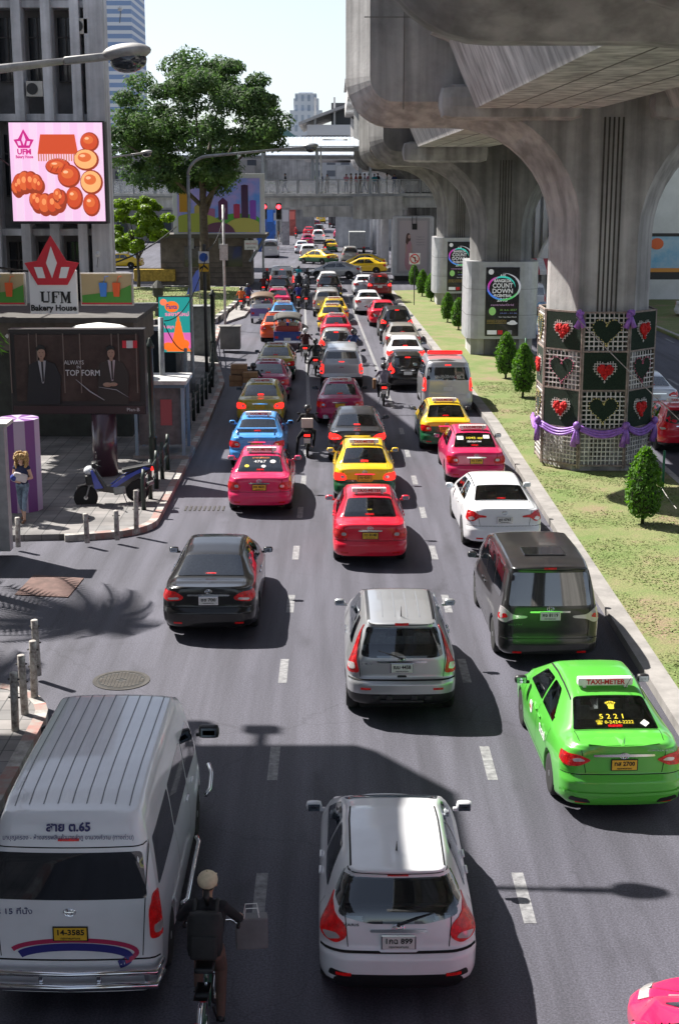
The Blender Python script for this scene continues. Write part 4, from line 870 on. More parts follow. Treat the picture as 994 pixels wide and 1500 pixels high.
def pier(D, label, xl=.3, zb=10.0, cx=7.8, hw=1.475, ztop=14.8, rt=1.35, rh=3.0, dep=2.95, ch=.78):
    o0 = pier_profile(xl, zb, cx, hw, ztop, rt, rh); o1 = pier_profile(xl, zb, cx, hw, ztop, rt, rh, .66); n = len(o0); b = MB(); y0 = -dep / 2; y1 = dep / 2
    rings = [(o1, y0), (o0, y0 + 1.2), (o0, y1 - 1.2), (o1, y1)]; vs = [(x, y, z) for P, y in rings for x, z in P]; fs = [tuple(range(n)), tuple(range(3 * n, 4 * n))[::-1]]
    for k in range(3): fs += [(k * n + i, k * n + (i + 1) % n, (k + 1) * n + (i + 1) % n, (k + 1) * n + i) for i in range(n)]
    b.add(vs, fs); root = empty('viaduct_pier', (0, D, 0), 0, label, 'pier'); o = b.build('column', CDARK if D in (71, 99, 127) else CP, root, smooth=False)
    for i in range(5): k = MB(); 
    k = MB()
    for i in range(5): k.box((cx - .26 + i * .13, y0 - .004, zb / 2 + .4), (.05, .03, zb + .6 - .9))
    k.build('groove', mat('groove_dark', (.07, .065, .06), .9, var=.3), root)
    for s in (-1, 1):
        l = MB(); l.smooth = False; x0 = cx - 4.95 if s < 0 else cx + .9; x1 = cx - .9 if s < 0 else cx + 4.95; l.box(((x0 + x1) / 2, y0 - .35, zb + .62), (x1 - x0, .9, .95), bev=.36); l.build('bearing_ledge', CP, root)
    pj = MB()
    for x in (xl + 1.6, cx - 1.9): pj.box((x, y0 - .003, zb + 2.6), (.025, .012, 4.3))
    pj.box((xl + 2.1, y0 - .003, zb + 2.9), (3.2, .012, .025)); pj.build('form_joint', mat('joint_dark', (.17, .16, .15), .9), root)
    return root
pier(16.0, 'nearest viaduct crosshead, its rounded soffit hanging over the top of the view'); pier(42.7, 'broad stained viaduct pier wrapped in heart panels at its foot')
pier(71, 'dark viaduct pier rising out of the nearer grey poster drum', xl=1.6, zb=9.15, cx=8.1); pier(99, 'viaduct pier rising out of the farther grey poster drum', xl=1.6, zb=9.15, cx=8.4)
for i, D in enumerate((-11, 127, 155)):
    pier(D, ['viaduct pier behind the viewpoint', 'viaduct pier just past the footbridge', 'farthest viaduct pier beyond the footbridge'][i], xl=1.6 if D > 0 else .3, zb=9.15 if D > 0 else 10)
def girder(x0, x1, D0, D1, label, z=10.45, dz=0):
    b = MB(); w = .75; P = [(x0, z), (x1, z), (x1 + w, z + 1.75), (x1 + w + .5, z + 1.95), (x1 + w + .5, z + 2.25), (x0 - w - .5, z + 2.25), (x0 - w - .5, z + 1.95), (x0 - w, z + 1.75)]
    b.prism(P, 'y', D0, D1); root = empty('viaduct_girder', (0, 0, 0), 0, label, 'girder'); b.build('box_beam', CG, root, smooth=False)
    k = MB()
    for i in range(1, 4): k.box((x0 + (x1 - x0) * i / 4, (D0 + D1) / 2, z - .003), (.03, D1 - D0 - .2, .012))
    k.build('board_joint', mat('joint_dark', (.17, .16, .15), .9), root); return root
Ds = [-11, 16, 42.7, 71, 99, 127, 155]
nm = ['above and behind the viewpoint', 'overhead between the two nearest crossheads', 'between the heart-panelled pier and the nearer poster drum', 'between the two poster drums', 'just short of the footbridge', 'beyond the footbridge']
for i in range(len(Ds) - 1):
    z = 10.45 if i < 2 else 10.0
    girder(3.85, 7.2, Ds[i] + 1.5, Ds[i + 1] - 1.9, 'concrete box girder ' + nm[i] + ', near side', z)
    girder(9.2, 12.55, Ds[i] + 1.5, Ds[i + 1] - 1.9, 'concrete box girder ' + nm[i] + ', far side', z)
b = MB(); b.box((7.8, 72, 15.0), (13.6, 170, .35)); b.box((1.1, 72, 15.6), (.2, 170, .9)); b.box((14.5, 72, 15.6), (.2, 170, .9)); tag(b.build('viaduct_deck', CS), 'long concrete deck slab carried on top of the viaduct crossheads', 'viaduct deck')
# ---- heart panels round the pier
LAT = mat('lattice_white', (.64, .61, .58), .7, var=.3, vscale=6); ASTRO = mat('dark_artificial_grass', (.012, .028, .016), .95, var=.4, vscale=30, bump=1, bscale=80); RFLW = mat('red_flowers', (.62, .012, .012), .8, var=.4, vscale=40, bump=1, bscale=50); PURP = mat('purple_satin', (.30, .13, .50), .4, var=.3, vscale=6)
deco = empty('heart_panel_screen', (7.8, 42.7, 0), 0, 'octagonal screen of dark hedge and white lattice squares with red hearts round the pier foot', 'decorated screen')
def heart(r, n=28): return [(r * .0625 * 16 * math.sin(t) ** 3, r * .0625 * (13 * math.cos(t) - 5 * math.cos(2 * t) - 2 * math.cos(3 * t) - math.cos(4 * t)) + r * .1) for t in [2 * PI * k / n for k in range(n)]]
AP = 1.62; SIDE = 2 * AP * math.tan(PI / 8)
def heart_puff(b, P, r, y):
    for (x, z) in [(random.uniform(-1, 1) * r, random.uniform(-1.1, .9) * r) for _ in range(130)]:
        if inside(heart(r * .93), x, z): b.ball((P[0] + x, y - random.uniform(0, .03), P[1] + z), random.uniform(.035, .06), 6, 4)
for k in range(8):
    a = R(-90 + 45 * k); M = Matrix.Translation((AP * math.cos(a), AP * math.sin(a), 0)) @ Matrix.Rotation(a + PI / 2, 4, 'Z')
    full = k in (0, 1, 6, 7); hw = SIDE / 2
    fr = MB(); fr.M = M
    for x in (-hw + .025, hw - .025): fr.box((x, 0, 2.55), (.05, .06, 4.6))
    for z in (4.82, 3.70, 2.56, 1.42, .34): fr.box((0, -.002, z), (SIDE - .1, .05, .05))
    fr.build('panel_frame', mat('frame_weathered', (.30, .24, .21), .8, var=.4, vscale=7), deco)
    for row in range(3):
        zc = 4.26 - row * 1.14; hedge = (row + k) % 2 == 1
        if hedge:
            h = MB(); h.M = M; h.box((0, .0, zc), (SIDE - .09, .05, 1.08)); po = h.build('hedge_panel', ASTRO, deco)
            if full:
                l = MB(); l.M = M; H = heart(.34)
                for t in range(-5, 6):
                    u = t * .075; 
                    zs = [z for z in np.arange(-.45, .42, .02) if inside(H, u, z)]
                    if zs: l.box((u, -.035, zc + (zs[0] + zs[-1]) / 2), (.022, .014, zs[-1] - zs[0] + .06))
                    xs = [x for x in np.arange(-.4, .4, .02) if inside(H, x, u)]
                    if xs: l.box(((xs[0] + xs[-1]) / 2, -.038, zc + u), (xs[-1] - xs[0] + .06, .014, .022))
                l.build('heart_lattice', LAT, po); r = MB(); r.M = M; r.prism([(x, z + zc) for x, z in heart(.23)], 'y', -.09, -.04); heart_puff(r, (0, zc), .25, -.07); r.build('red_flower_heart', RFLW, po, smooth=True)
        else:
            l = MB(); l.M = M; nx = 9
            for i in range(1, nx): x = -hw + .05 + (SIDE - .1) * i / nx; l.box((x, 0, zc), (.035, .016, 1.08))
            for i in range(1, 8): l.box((0, -.012, zc - .54 + 1.08 * i / 8), (SIDE - .1, .014, .035))
            lo = l.build('lattice_panel', LAT, deco); bk = MB(); bk.M = M; bk.box((0, .12, zc), (SIDE - .2, .02, 1.0)); bk.build('backing', ASTRO, lo)
            r = MB(); r.M = M; r.prism([(x, z + zc) for x, z in heart(.40)], 'y', -.05, -.02); r.build('dark_heart', ASTRO, lo)
            if full:
                s = MB(); s.M = M; s.cur = 0
                for x, z in heart(.42, 40): s.ball((x + random.uniform(-.02, .02), -.055, z + zc), random.uniform(.014, .026), 5, 3)
                s.build('flower_edging', mat('pink_flowers', (.5, .12, .2), .8) if row == 1 else mat('yellow_flowers', (.6, .52, .2), .8), lo)
    l = MB(); l.M = M
    for i in range(1, 10): x = -hw + .05 + (SIDE - .1) * i / 10; l.box((x, 0, .88), (.03, .016, 1.04))
    for i in range(1, 8): l.box((0, -.012, .36 + 1.04 * i / 8), (SIDE - .1, .014, .03))
    l.build('lower_lattice', LAT, deco)
    if k in (0, 1, 6, 7):
        s = MB(); s.M = M; s.smooth = True
        for q in range(3): s.tube([(-hw + SIDE * t / 8, -.10 - .02 * q, 1.52 - q * .05 - (.16 + .03 * q) * math.sin(PI * t / 8)) for t in range(9)], .045, 6)
        s.build('purple_swag', PURP, deco)
        s = MB(); s.M = M; s.smooth = True; s.ball((hw, -.14, 1.55), (.12, .1, .12), 8, 6); s.tube([(hw, -.14, 1.5), (hw - .06, -.15, 1.2), (hw - .1, -.14, .92)], [.04, .07, .1], 6); s.tube([(hw, -.14, 1.5), (hw + .05, -.15, 1.25), (hw + .04, -.14, 1.02)], [.04, .06, .08], 6); s.build('purple_bow', PURP, deco)
    if k in (0, 7):
        s = MB(); s.M = M; s.smooth = True
        for _ in range(14): s.ball((hw + random.uniform(-.1, .1), -.1 - random.uniform(0, .08), 4.78 + random.uniform(-.1, .1)), .06, 6, 4)
        s.tube([(hw, -.12, 4.72), (hw - .14, -.12, 4.38)], [.05, .09], 6); s.tube([(hw, -.12, 4.72), (hw + .1, -.12, 4.40)], [.05, .08], 6); s.build('purple_rosette', PURP, deco)
# ---- poster drums
ALU = mat('drum_panel', (.50, .51, .53), .38, .35, var=.12, vscale=3); PB = mat('poster_black', (.008, .008, .012), .25, coat=.4)
def lit(name, c, e=.0, rough=.4): return mat('art_' + name, c, rough, emit=c if e else None, es=e)
def drum(cx, D, label, poster=True):
    root = empty('poster_drum', (cx, D, 0), 0, label, 'advertising drum'); W = 1.75; H0 = .95; H1 = 4.65; r = .75
    P = arc(W - r, W - r, r, 0, 90, 6) + arc(-W + r, W - r, r, 90, 180, 6) + arc(-W + r, -W + r, r, 180, 270, 6) + arc(W - r, -W + r, r, 270, 360, 6)
    b = MB(); b.prism(P, 'z', H0, H1); b.build('drum_shell', ALU, root, smooth=False)
    b = MB()
    for z in (2.1, 3.35): b.prism([(x * 1.002, y * 1.002) for x, y in P], 'z', z - .006, z + .006)
    b.build('panel_joint', GAP, root)
    b = MB(); b.prism([(-1.5, -1.4), (1.5, -1.4), (1.5, 1.4), (-1.5, 1.4)], 'z', 0.1, H0); b.build('plinth', CS, root)
    y = -W - .03; b = MB(); b.box((-.05, y, 2.75), (1.62, .05, 3.3), bev=.01); po = b.build('poster', PB, root); y -= .03
    def art(nm, fn, m): q = MB(); fn(q); return q.build(nm, m, po)
    cols = [(.05, .55, .45), (.5, .04, .35), (.06, .2, .7), (.1, .5, .15), (.45, .45, .5)]
    for i, c in enumerate(cols):
        q = MB()
        for j in range(3):
            rr = .60 + .05 * i + .03 * j; a0 = i * 70 + j * 25; q.tube([(-.05 + rr * math.cos(R(a0 + t * 11)), y, 3.45 + rr * .78 * math.sin(R(a0 + t * 11))) for t in range(12)], [.004 + .022 * math.sin(PI * t / 11) for t in range(12)], 5)
        q.build('light_swirl', lit('swirl%d' % i, c, .25), po)
    WT = lit('poster_white', (.7, .7, .72), .1)
    for s, z, h, f in (('AIS', 3.98, .22, .30), ('BANGKOK', 3.75, .2, .85), ('COUNT', 3.52, .3, .98), ('DOWN', 3.26, .3, .98), ('@CENTRAL', 3.04, .17, .9), ('2015', 2.84, .24, .5)): text(s, h, WT, po, (-.05, y, z), fit=f, bold=.008)
    text('centralwOrld', .14, lit('pinkish', (.6, .35, .6), .1), po, (-.05, y, 2.60), fit=1.1); text('31 ธ.ค. 2557', .12, lit('greenish', (.25, .5, .12), .1), po, (.25, y, 2.36), fit=.8); text('18.00 - 01.00', .08, lit('bluish', (.2, .25, .6), .1), po, (.25, y, 2.20), fit=.8); text('New Year New World', .09, WT, po, (.22, y, 2.02), fit=.85)
    for i in range(3): text('AIS BANGKOK COUNTDOWN 2015', .05, lit('goldish', (.5, .35, .08), .1), po, (-.30, y, 1.86 - i * .07), fit=.95)
    for x, w_, m in ((-.52, .46, WT), (-.12, .24, lit('signred', (.6, .02, .03), .05)), (.35, .2, lit('greyish', (.2, .2, .22), .1))): art('sponsor_mark', lambda q: q.box((x, y, 1.28), (w_, .012, .2)), m)
    art('printed_car', lambda q: (q.ball((.45, y, 1.72), (.26, .012, .08), 12, 8), q.ball((.47, y, 1.79), (.15, .012, .07), 12, 8)), WT)
    art('green_apple', lambda q: q.ball((-.52, y, 2.30), (.17, .012, .2), 14, 8), lit('apple', (.25, .5, .15), .15)); art('round_seal', lambda q: q.lathe([(.13, -.006), (.13, .006)], (-.62, y, 4.18), 20, 'y'), WT)
    return root
drum(8.1, 71, 'grey poster drum with black countdown poster, nearer of the pair on the median'); drum(8.4, 99, 'grey poster drum with black countdown poster, half hidden behind the nearer drum')
# ================================================================ PLANTS
LEAFD = mat('dark_leaf', (.095, .165, .048), .75, var=.5, vscale=.8, col2=(.022, .05, .016)); LEAFB = mat('bright_leaf', (.11, .24, .025), .7, var=.45, vscale=4, col2=(.045, .12, .014)); LEAFY = mat('lime_leaf', (.16, .26, .02), .5, var=.4, vscale=2)
[leafify(m_) for m_ in (LEAFD, LEAFB, LEAFY)]
BARK = mat('bark', (.09, .07, .055), .9, var=.4, vscale=5, bump=.8, bscale=20)
def leaf_mesh(pts, nrm, size, jit=.6):
    n = len(pts); a = RNG.normal(size=(n, 3)) * jit + nrm; a /= np.linalg.norm(a, axis=1)[:, None]; t = np.cross(a, RNG.normal(size=(n, 3))); t /= np.linalg.norm(t, axis=1)[:, None]; b = np.cross(a, t)
    s = size * RNG.uniform(.6, 1.25, n)[:, None]; v = np.stack([pts - t * s, pts - b * s * .45 + t * s * .1, pts + t * s, pts + b * s * .45 + t * s * .1], 1).reshape(-1, 3)
    return v, [(4 * i, 4 * i + 1, 4 * i + 2, 4 * i + 3) for i in range(n)]
def fast_mesh(name, v, f, m, parent=None):
    me = bpy.data.meshes.new(name); me.from_pydata([tuple(x) for x in v], [], f); me.materials.append(m); return link(name, me, parent)
def tree(loc, h, rad, label, trunk_h, m=LEAFD, clumps=110, per=300, leaf=.17, group=None, flat=.62, lean=0, tr=.35, seed=1, name='tree'):
    rs = np.random.default_rng(seed); random.seed(seed); root = empty(name, loc, 0, label, 'tree', group)
    cz = trunk_h + (h - trunk_h) * .5; rz = (h - trunk_h) * .5; C = []
    while len(C) < clumps:
        d = rs.normal(size=3); d /= np.linalg.norm(d); r = rs.uniform(.35, 1) ** .5; p = d * r
        if p[2] < -.75 or (p[2] < -.25 and p[0] > .3): continue
        wv = 1 + .18 * math.sin(3 * math.atan2(p[1], p[0]) + seed) ; C.append((p[0] * rad * wv, p[1] * rad * wv, cz + p[2] * rz))
    pts = []; nr = []
    for c in C:
        s = rad * rs.uniform(.13, .24); q = rs.normal(size=(per, 3)); q /= np.linalg.norm(q, axis=1)[:, None]; k = rs.uniform(.3, 1, per)[:, None] ** .6
        pts.append(np.array(c) + q * k * s * np.array([1, 1, flat])); nr.append(q * 1.1 + np.array([0, 0, .5]))
    v, f = leaf_mesh(np.concatenate(pts), np.concatenate(nr), leaf); fast_mesh('crown', v, f, m, root)
    b = MB(); b.smooth = True; b.tube([(0, 0, -.1), (.05, 0, trunk_h * .5), (lean, 0, trunk_h), (lean * 1.2, 0, trunk_h + rz * .9)], [tr * 1.25, tr, tr * .8, tr * .25], 10)
    for i in range(7):
        e = C[int(rs.integers(len(C)))]; z0 = trunk_h * rs.uniform(.8, 1.15); b.tube([(lean, 0, z0), (e[0] * .45, e[1] * .45, z0 + (e[2] - z0) * .55), e], [tr * .5, tr * .3, tr * .08], 7)
    b.build('trunk', BARK, root); return root
tree((-9.9, 109, .25), 17.2, 6.2, 'large dark green street tree standing beside the painted-town billboard', 6.2, clumps=125, per=430, leaf=.17, seed=4)
p = at(235, 418); tree((p.x - 1.0, 112, .2), 7.2, 2.5, 'small bright green tree behind the stone kiosk', 1.9, LEAFY, 75, 300, .16, seed=9, tr=.12)
for i, (x, y, h, r, lb) in enumerate([(-11, 236, 8.5, 4.5, 'hazy green tree beyond the crossing, past the blue hoarding'), (-8, 300, 9.5, 5, 'hazy green tree over the far end of the road'), (-24, 215, 17, 7, 'pale green tree rising behind the footbridge roof'), (34, 150, 10, 8, 'shady tree behind the blue advertising board'), (27, 135, 8, 5, 'dark bushy tree behind the parked white cars')]):
    tree((x, y, 0), h, r, lb, 2.5, LEAFD, 60, 200, .28, seed=20 + i, group='trees in the far distance')
# topiary
def topiary():
    root = empty('topiary_bush'); n = 2100; t = RNG.uniform(0, 1, n); a = RNG.uniform(0, 2 * PI, n); r = .52 * np.sin(PI * np.clip((t + .13) / 1.15, 0, .985)) ** .6 * (1.05 - .3 * t) * RNG.uniform(.78, 1.06, n) * (1 + .06 * np.sin(5 * a + 9 * t) + .04 * np.sin(11 * a - 13 * t)); z = .25 + t * 1.78
    P = np.stack([r * np.cos(a), r * np.sin(a), z], 1); N_ = np.stack([np.cos(a), np.sin(a), .5 + 0 * a], 1); v, f = leaf_mesh(P, N_, .07, .9); fast_mesh('foliage', v, f, LEAFB, root)
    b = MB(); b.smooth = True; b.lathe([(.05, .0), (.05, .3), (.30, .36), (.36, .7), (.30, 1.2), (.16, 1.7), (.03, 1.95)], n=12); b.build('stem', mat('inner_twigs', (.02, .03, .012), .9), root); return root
tree((-14.4, 45.3, .15), 11, 3.0, 'slender street tree off to the side beyond the bakery frontage', 5.5, LEAFD, 60, 240, .2, seed=33)
tree((-15.6, 41.5, .15), 10, 3.9, 'street tree off to the side, shading the pavement', 5, LEAFD, 50, 220, .2, seed=31)
tp = None
for i, (px, py, sc, lb) in enumerate([(940, 768, 1.02, 'clipped conical bush in front of the heart-panel screen'), (765, 582, .98, 'clipped conical bush beside the grey poster drum, nearer to the road camera'), (740, 554, .95, 'clipped conical bush close in front of the nearer poster drum'), (671, 483, .9, 'clipped conical bush at the road side of the nearer poster drum'), (655, 472, .92, 'clipped bush second along from the nearer poster drum'), (631, 441, .9, 'clipped bush beside the farther poster drum'), (618, 434, .92, 'clipped bush in the middle of the far trio'), (606, 421, .9, 'clipped bush nearest the pink-dress poster pillar'), (690, 505, .8, 'clipped bush tucked behind the nearer drum')]):
    o = topiary() if i == 0 else copy_tree(tp); tp = tp or o; p = at(px, py, .15); o.location = p; o.rotation_euler.z = i * 1.3; o.scale = (sc * (.9 + .05 * (i * 7 % 4)), sc * (.9 + .05 * (i * 5 % 4)), sc * (.94 + .04 * (i * 3 % 4))); tag(o, lb, 'bush', 'clipped bushes on the median')
# palms at the soi mouth
def palm(loc, h, label, seed, n=16, L=2.1):
    random.seed(seed); root = empty('palm_tree', loc, 0, label, 'palm tree', 'palms by the side street'); b = MB(); b.smooth = True; b.tube([(0, 0, 0), (.1, 0, h * .5), (0, .1, h)], [.2, .15, .13], 10); b.build('trunk', BARK, root)
    v = []; f = []; rb = MB()
    for k in range(n):
        a = 2 * PI * k / n + random.uniform(-.2, .2); up = random.uniform(.1, .9); prev = None; pts = []
        for i in range(15):
            t = i / 14; r = L * t; z = h + up * 1.4 * t - (1.3 + .7 * (1 - up)) * t * t * 1.3; pts.append(Vector((math.cos(a) * r, math.sin(a) * r + .1, z)))
        rb.tube(pts, [.02] * 14 + [.005], 4); side = Vector((-math.sin(a), math.cos(a), 0))
        for i in range(1, 14):
            for q in range(2):
                base = pts[i].lerp(pts[i + 1], q / 2)
                for s in (-1, 1):
                    ln = .55 * math.sin(PI * (i / 15) ** .7) + .12; tip = base + side * s * ln * .85 + Vector((math.cos(a), math.sin(a), 0)) * ln * .4 - Vector((0, 0, ln * .35)); w = (pts[i + 1] - pts[i]).normalized() * .05; m = len(v)
                    v += [base - w, base + w, tip]; f.append((m, m + 1, m + 2))
    fast_mesh('crown', v, f, LEAFB, root); rb.build('frond_stem', LEAFB, root); return root
palm((-9.1, 30.2, 0), 6.3, 'palm whose fronds hang in beside the bakery sign', 3); palm((-11.2, 26.6, 0), 6.8, 'palm growing just off the side street mouth', 5); palm((-12.6, 32.5, 0), 5.6, 'palm behind the bakery signs by the wall', 8)
# ================================================================ FOOTBRIDGE
BR = concrete('bridge_concrete', (.45, .45, .45), .8, edge=.8); BG = mat('bridge_grey_paint', (.32, .33, .35), .6, .2, var=.2, vscale=1); RAILP = mat('frosted_panel', (.62, .63, .66), .3, var=.08, vscale=1.5, alpha=.3); ROOFM = mat('ribbed_roof', (.55, .60, .66), .35, .3, var=.1, vscale=2)
def bridge(D, x0, x1, label, lo=0, roof0=None, post=4.6):
    root = empty('footbridge', (0, D, 0), 0, label, 'footbridge'); L = x1 - x0; cx = (x0 + x1) / 2
    b = MB(); b.box((cx, 0, 6.55 + lo), (L, 3.4, .95)); b.box((cx, 0, 7.16 + lo), (L, 4.2, .22)); b.build('deck', BR, root)
    b = MB(); b.box((cx, -1.95, 6.97 + lo), (L, .12, .12)); b.build('pipe', BG, root)
    for y in (-2.0, 2.0):
        b = MB(); b.box((cx, y, 8.42 + lo), (L, .08, .07)); b.build('handrail', BG, root)
        x = x0 + .5
        while x < x1: 
            q = MB(); q.box((x, y, 7.85 + lo), (.14, .16, 1.2), bev=.02); q.build('rail_post', BG, root); x += 1.75
        b = MB(); x = x0 + .62
        while x < x1 - 1.5: b.box((x + .77, y, 7.86 + lo), (1.5, .03, .95)); x += 1.75
        b.build('railing_panels', RAILP, root)
    r0, r1 = roof0 or (x0, x1); x = r0 + .8
    while x < r1:
        for y in (-1.9, 1.9): q = MB(); q.box((x, y, 9.1 + lo), (.22, .22, 3.7)); q.build('roof_post', mat('post_paint', (.30, .33, .36), .5), root)
        x += post
    rc = (r0 + r1) / 2; rl = r1 - r0; b = MB(); b.box((rc, 0, 10.95 + lo), (rl, 4.6, .28)); b.build('roof_beam', BG, root)
    b = MB(); n = int(rl / .35); b.prism([(-2.9, 11.1 + lo), (2.9, 11.35 + lo), (2.9, 11.45 + lo), (0, 12.0 + lo), (-2.9, 11.2 + lo)], 'x', r0, r1)
    for i in range(n): b.prism([(-2.93, 11.2 + lo), (0, 12.04 + lo), (0, 12.0 + lo), (-2.9, 11.16 + lo)], 'x', r0 + i * .35, r0 + i * .35 + .06)
    b.build('roof', ROOFM, root); return root
bridge(127, -30, 40, 'covered footbridge crossing high over the road with people at its railing', roof0=(-30, 3.6)); bridge(142, -26, 42, 'second covered footbridge directly behind the first one', lo=-.5)
b = MB(); b.box((3.6, -2.3, 6.1), (4.2, 3.0, 1.9)); b.box((-.6, -.6, 5.75), (4.4, 3, .9)); root = empty('bridge_crossbeam', (0, 127, 0), 0, 'pale concrete crossbeam block carrying the footbridge over the pink-dress poster', 'crossbeam'); b.build('beam', CS, root)
# pink dress poster pillar
root = empty('poster_pillar', (6.6, 124.5, 0), 0, 'square white pillar with a poster of a woman in a pink dress', 'advertising pillar')
b = MB(); b.box((0, 0, 2.9), (3.5, 3.3, 5.0), bev=.15); b.build('casing', mat('pillar_white', (.55, .55, .57), .5, var=.1), root); b = MB(); b.box((0, 0, .2), (3.1, 3, .5)); b.build('plinth', BLACK, root)
y = -1.69; b = MB(); b.box((0, y, 2.95), (2.75, .05, 4.6)); b.build('poster', mat('poster_grey', (.36, .34, .36), .4), root)
b = MB(); b.box((0, y - .03, 2.95), (2.35, .02, 4.2)); po = b.build('poster_print', mat('poster_rose', (.46, .40, .42), .4), root); y -= .06
for nm_, ps, m in (('printed_hair', [(-.42, 3.6, .2, .42), (-.5, 3.3, .14, .4)], mat('art_hair', (.10, .05, .04), .6)), ('printed_dress', [(-.38, 2.9, .26, .55), (-.38, 2.2, .30, .55), (-.38, 1.6, .34, .7)], mat('art_pink', (.50, .27, .30), .6)), ('printed_face', [(-.34, 3.72, .12, .17), (-.6, 2.7, .06, .5), (-.14, 2.6, .06, .5)], mat('art_skin', (.50, .33, .28), .6))):
    q = MB()
    for x, z, rx, rz in ps: q.ball((x, y - (.01 if 'face' in nm_ else 0), z), (rx, .015, rz), 14, 8)
    q.build(nm_, m, po)
for i in range(4): text('elegance', .12, mat('art_greytext', (.2, .2, .22), .6), po, (.6, y, 3.7 - i * .22), fit=.7)
q = MB(); q.tube([(-.1, y, 5.4), (-.1, y, 4.7)], .03, 6); q.box((.1, y, 4.55), (.42, .05, .5)); q.tube([(.25, y, 5.4), (.25, y, 4.7)], .03, 6); q.build('poster_lamp', BLACK, root)
# white round columns marching away
for i in range(8):
    D = 146 + i * 11; b = MB(); b.smooth = True; b.lathe([(.42, 0), (.42, 6.2), (.7, 6.6)], n=14); o = b.build('column', mat('white_column', (.55, .56, .58), .6, var=.12, vscale=2), None, (5.0 - i * .12, D, 0)); tag(o, 'round pale column in the row beneath the station, receding down the road', 'column', 'round columns under the station')
# crowd on bridge
shirts = [('teal', (.02, .25, .32)), ('white', (.6, .6, .6)), ('brown', (.25, .12, .06)), ('black', (.02, .02, .022)), ('pink', (.5, .2, .25)), ('grey', (.2, .2, .21)), ('navy', (.03, .05, .14)), ('red', (.4, .03, .04))]
JE = cloth('jeans', (.05, .08, .16)); TK = cloth('dark', (.025, .025, .03)); KH = cloth('khaki', (.3, .24, .16))
wh = ['at the near end of the railing, alone', 'beside the second roof post', 'next to the walker in teal', 'in the middle of the railing crowd', 'bunched with the group by the roof post', 'right behind the group', 'over the concrete crossbeam', 'next to a friend on the crossbeam', 'at the edge of the viaduct crosshead', 'near the crosshead, looking down', 'walking past the glass panels', 'between two railing posts', 'at the tail of the group', 'furthest along the railing']
for i, (px, P, k) in enumerate([(418, WALK, 'walk'), (471, stand(), 'stand'), (479, LEAN, 'lean'), (507, LEAN, 'lean'), (521, stand(), 'stand'), (527, stand(), 'stand'), (534, WALK, 'walk'), (548, LEAN, 'lean'), (553, stand(), 'stand'), (577, LEAN, 'lean'), (566, stand(), 'stand'), (540, stand(), 'stand'), (637, WALK, 'walk'), (514, stand(), 'stand')]):
    c = shirts[(i * 3 + 3) % 8]; Y = 125.9 + (i % 3) * .7; p = aty(px, 270, Y); o = person(k, P, (p.x, Y, 7.28), (PI if k == 'lean' else (PI / 2 if k == 'walk' else i * 1.1)), cloth(c[0], c[1]), (JE, TK, KH)[i % 3], 'person in %s on the footbridge, %s' % (c[0], wh[i]), 'people on the footbridge', vox=.03 if k != 'walk' else .03)
# station + far skyline
ST = concrete('station_concrete', (.42, .42, .42), .8, edge=.8)
root = empty('station', (0, 185, 0), 0, 'skytrain station with curved roofs rising behind the footbridge', 'station'); b = MB(); b.box((6, 12, 12.2), (20, 30, 3.0)); b.box((8, 12, 5), (16, 28, 10)); b.build('concourse', ST, root)
b = MB(); b.box((6, -1, 14.3), (19, 4, 1.3)); b.build('parapet', mat('station_white', (.6, .6, .6), .6), root)
b = MB(); b.box((8, 12, 16), (17, 24, 3.4)); b.build('platform_hall', mat('station_dark', (.05, .055, .065), .4), root)
def curved_roof(nm, x0, x1, z0, z1, y0, y1, par):
    q = MB(); n = 12; P = [(x0 + (x1 - x0) * t / n, z0 + (z1 - z0) * math.sin(PI / 2 * t / n)) for t in range(n + 1)]; P = P + [(x, z - .35) for x, z in P[::-1]]; q.prism(P, 'y', y0, y1); return q.build(nm, mat('station_roof', (.38, .37, .36), .5, var=.2), par)
curved_roof('lower_roof', -4.5, 9, 15.2, 18.6, -4, 24, root); curved_roof('upper_roof', 1.2, 16, 20.6, 21.6, 0, 24, root)
for i in range(5): b = MB(); b.box((-2.5 + i * 2.4, -1.5, 16.5), (.25, .3, 3.6)); b.build('roof_strut', mat('station_white', (.6, .6, .6), .6), root)
def winm(name, wall, glassc, sx, sy, fw=.35):
    m = mat(name, wall, .7); N = m.node_tree.nodes; L = m.node_tree.links; b = N['Principled BSDF']; tc = N.new('ShaderNodeTexCoord'); br = N.new('ShaderNodeTexBrick'); br.offset = 0
    mp = N.new('ShaderNodeMapping'); mp.inputs['Rotation'].default_value = (PI / 2, 0, 0); L.new(tc.outputs['Object'], mp.inputs[0]); L.new(mp.outputs[0], br.inputs[0]); br.inputs['Scale'].default_value = 1; br.inputs['Brick Width'].default_value = sx; br.inputs['Row Height'].default_value = sy; br.inputs['Mortar Size'].default_value = fw
    br.inputs['Color1'].default_value = (*glassc, 1); br.inputs['Color2'].default_value = (*[c * .8 for c in glassc], 1); br.inputs['Mortar'].default_value = (*wall, 1); L.new(br.outputs[0], b.inputs['Base Color']); return m
def tower(name, D, pxl, pxr, pyt, steps, m, label, dep=20):
    x0 = aty(pxl, 260, D).x; x1 = aty(pxr, 260, D).x; zt = aty(400, pyt, D).z; root = empty(name, ((x0 + x1) / 2, D + dep / 2, 0), 0, label, 'building'); W = x1 - x0; b = MB()
    for f0, f1, a, c in steps: b.box(((a + c) / 2 * W - W / 2, 0, (f0 + f1) / 2 * zt), ((c - a) * W, dep * (c - a), (f1 - f0) * zt))
    b.build('tower', m, root); return root
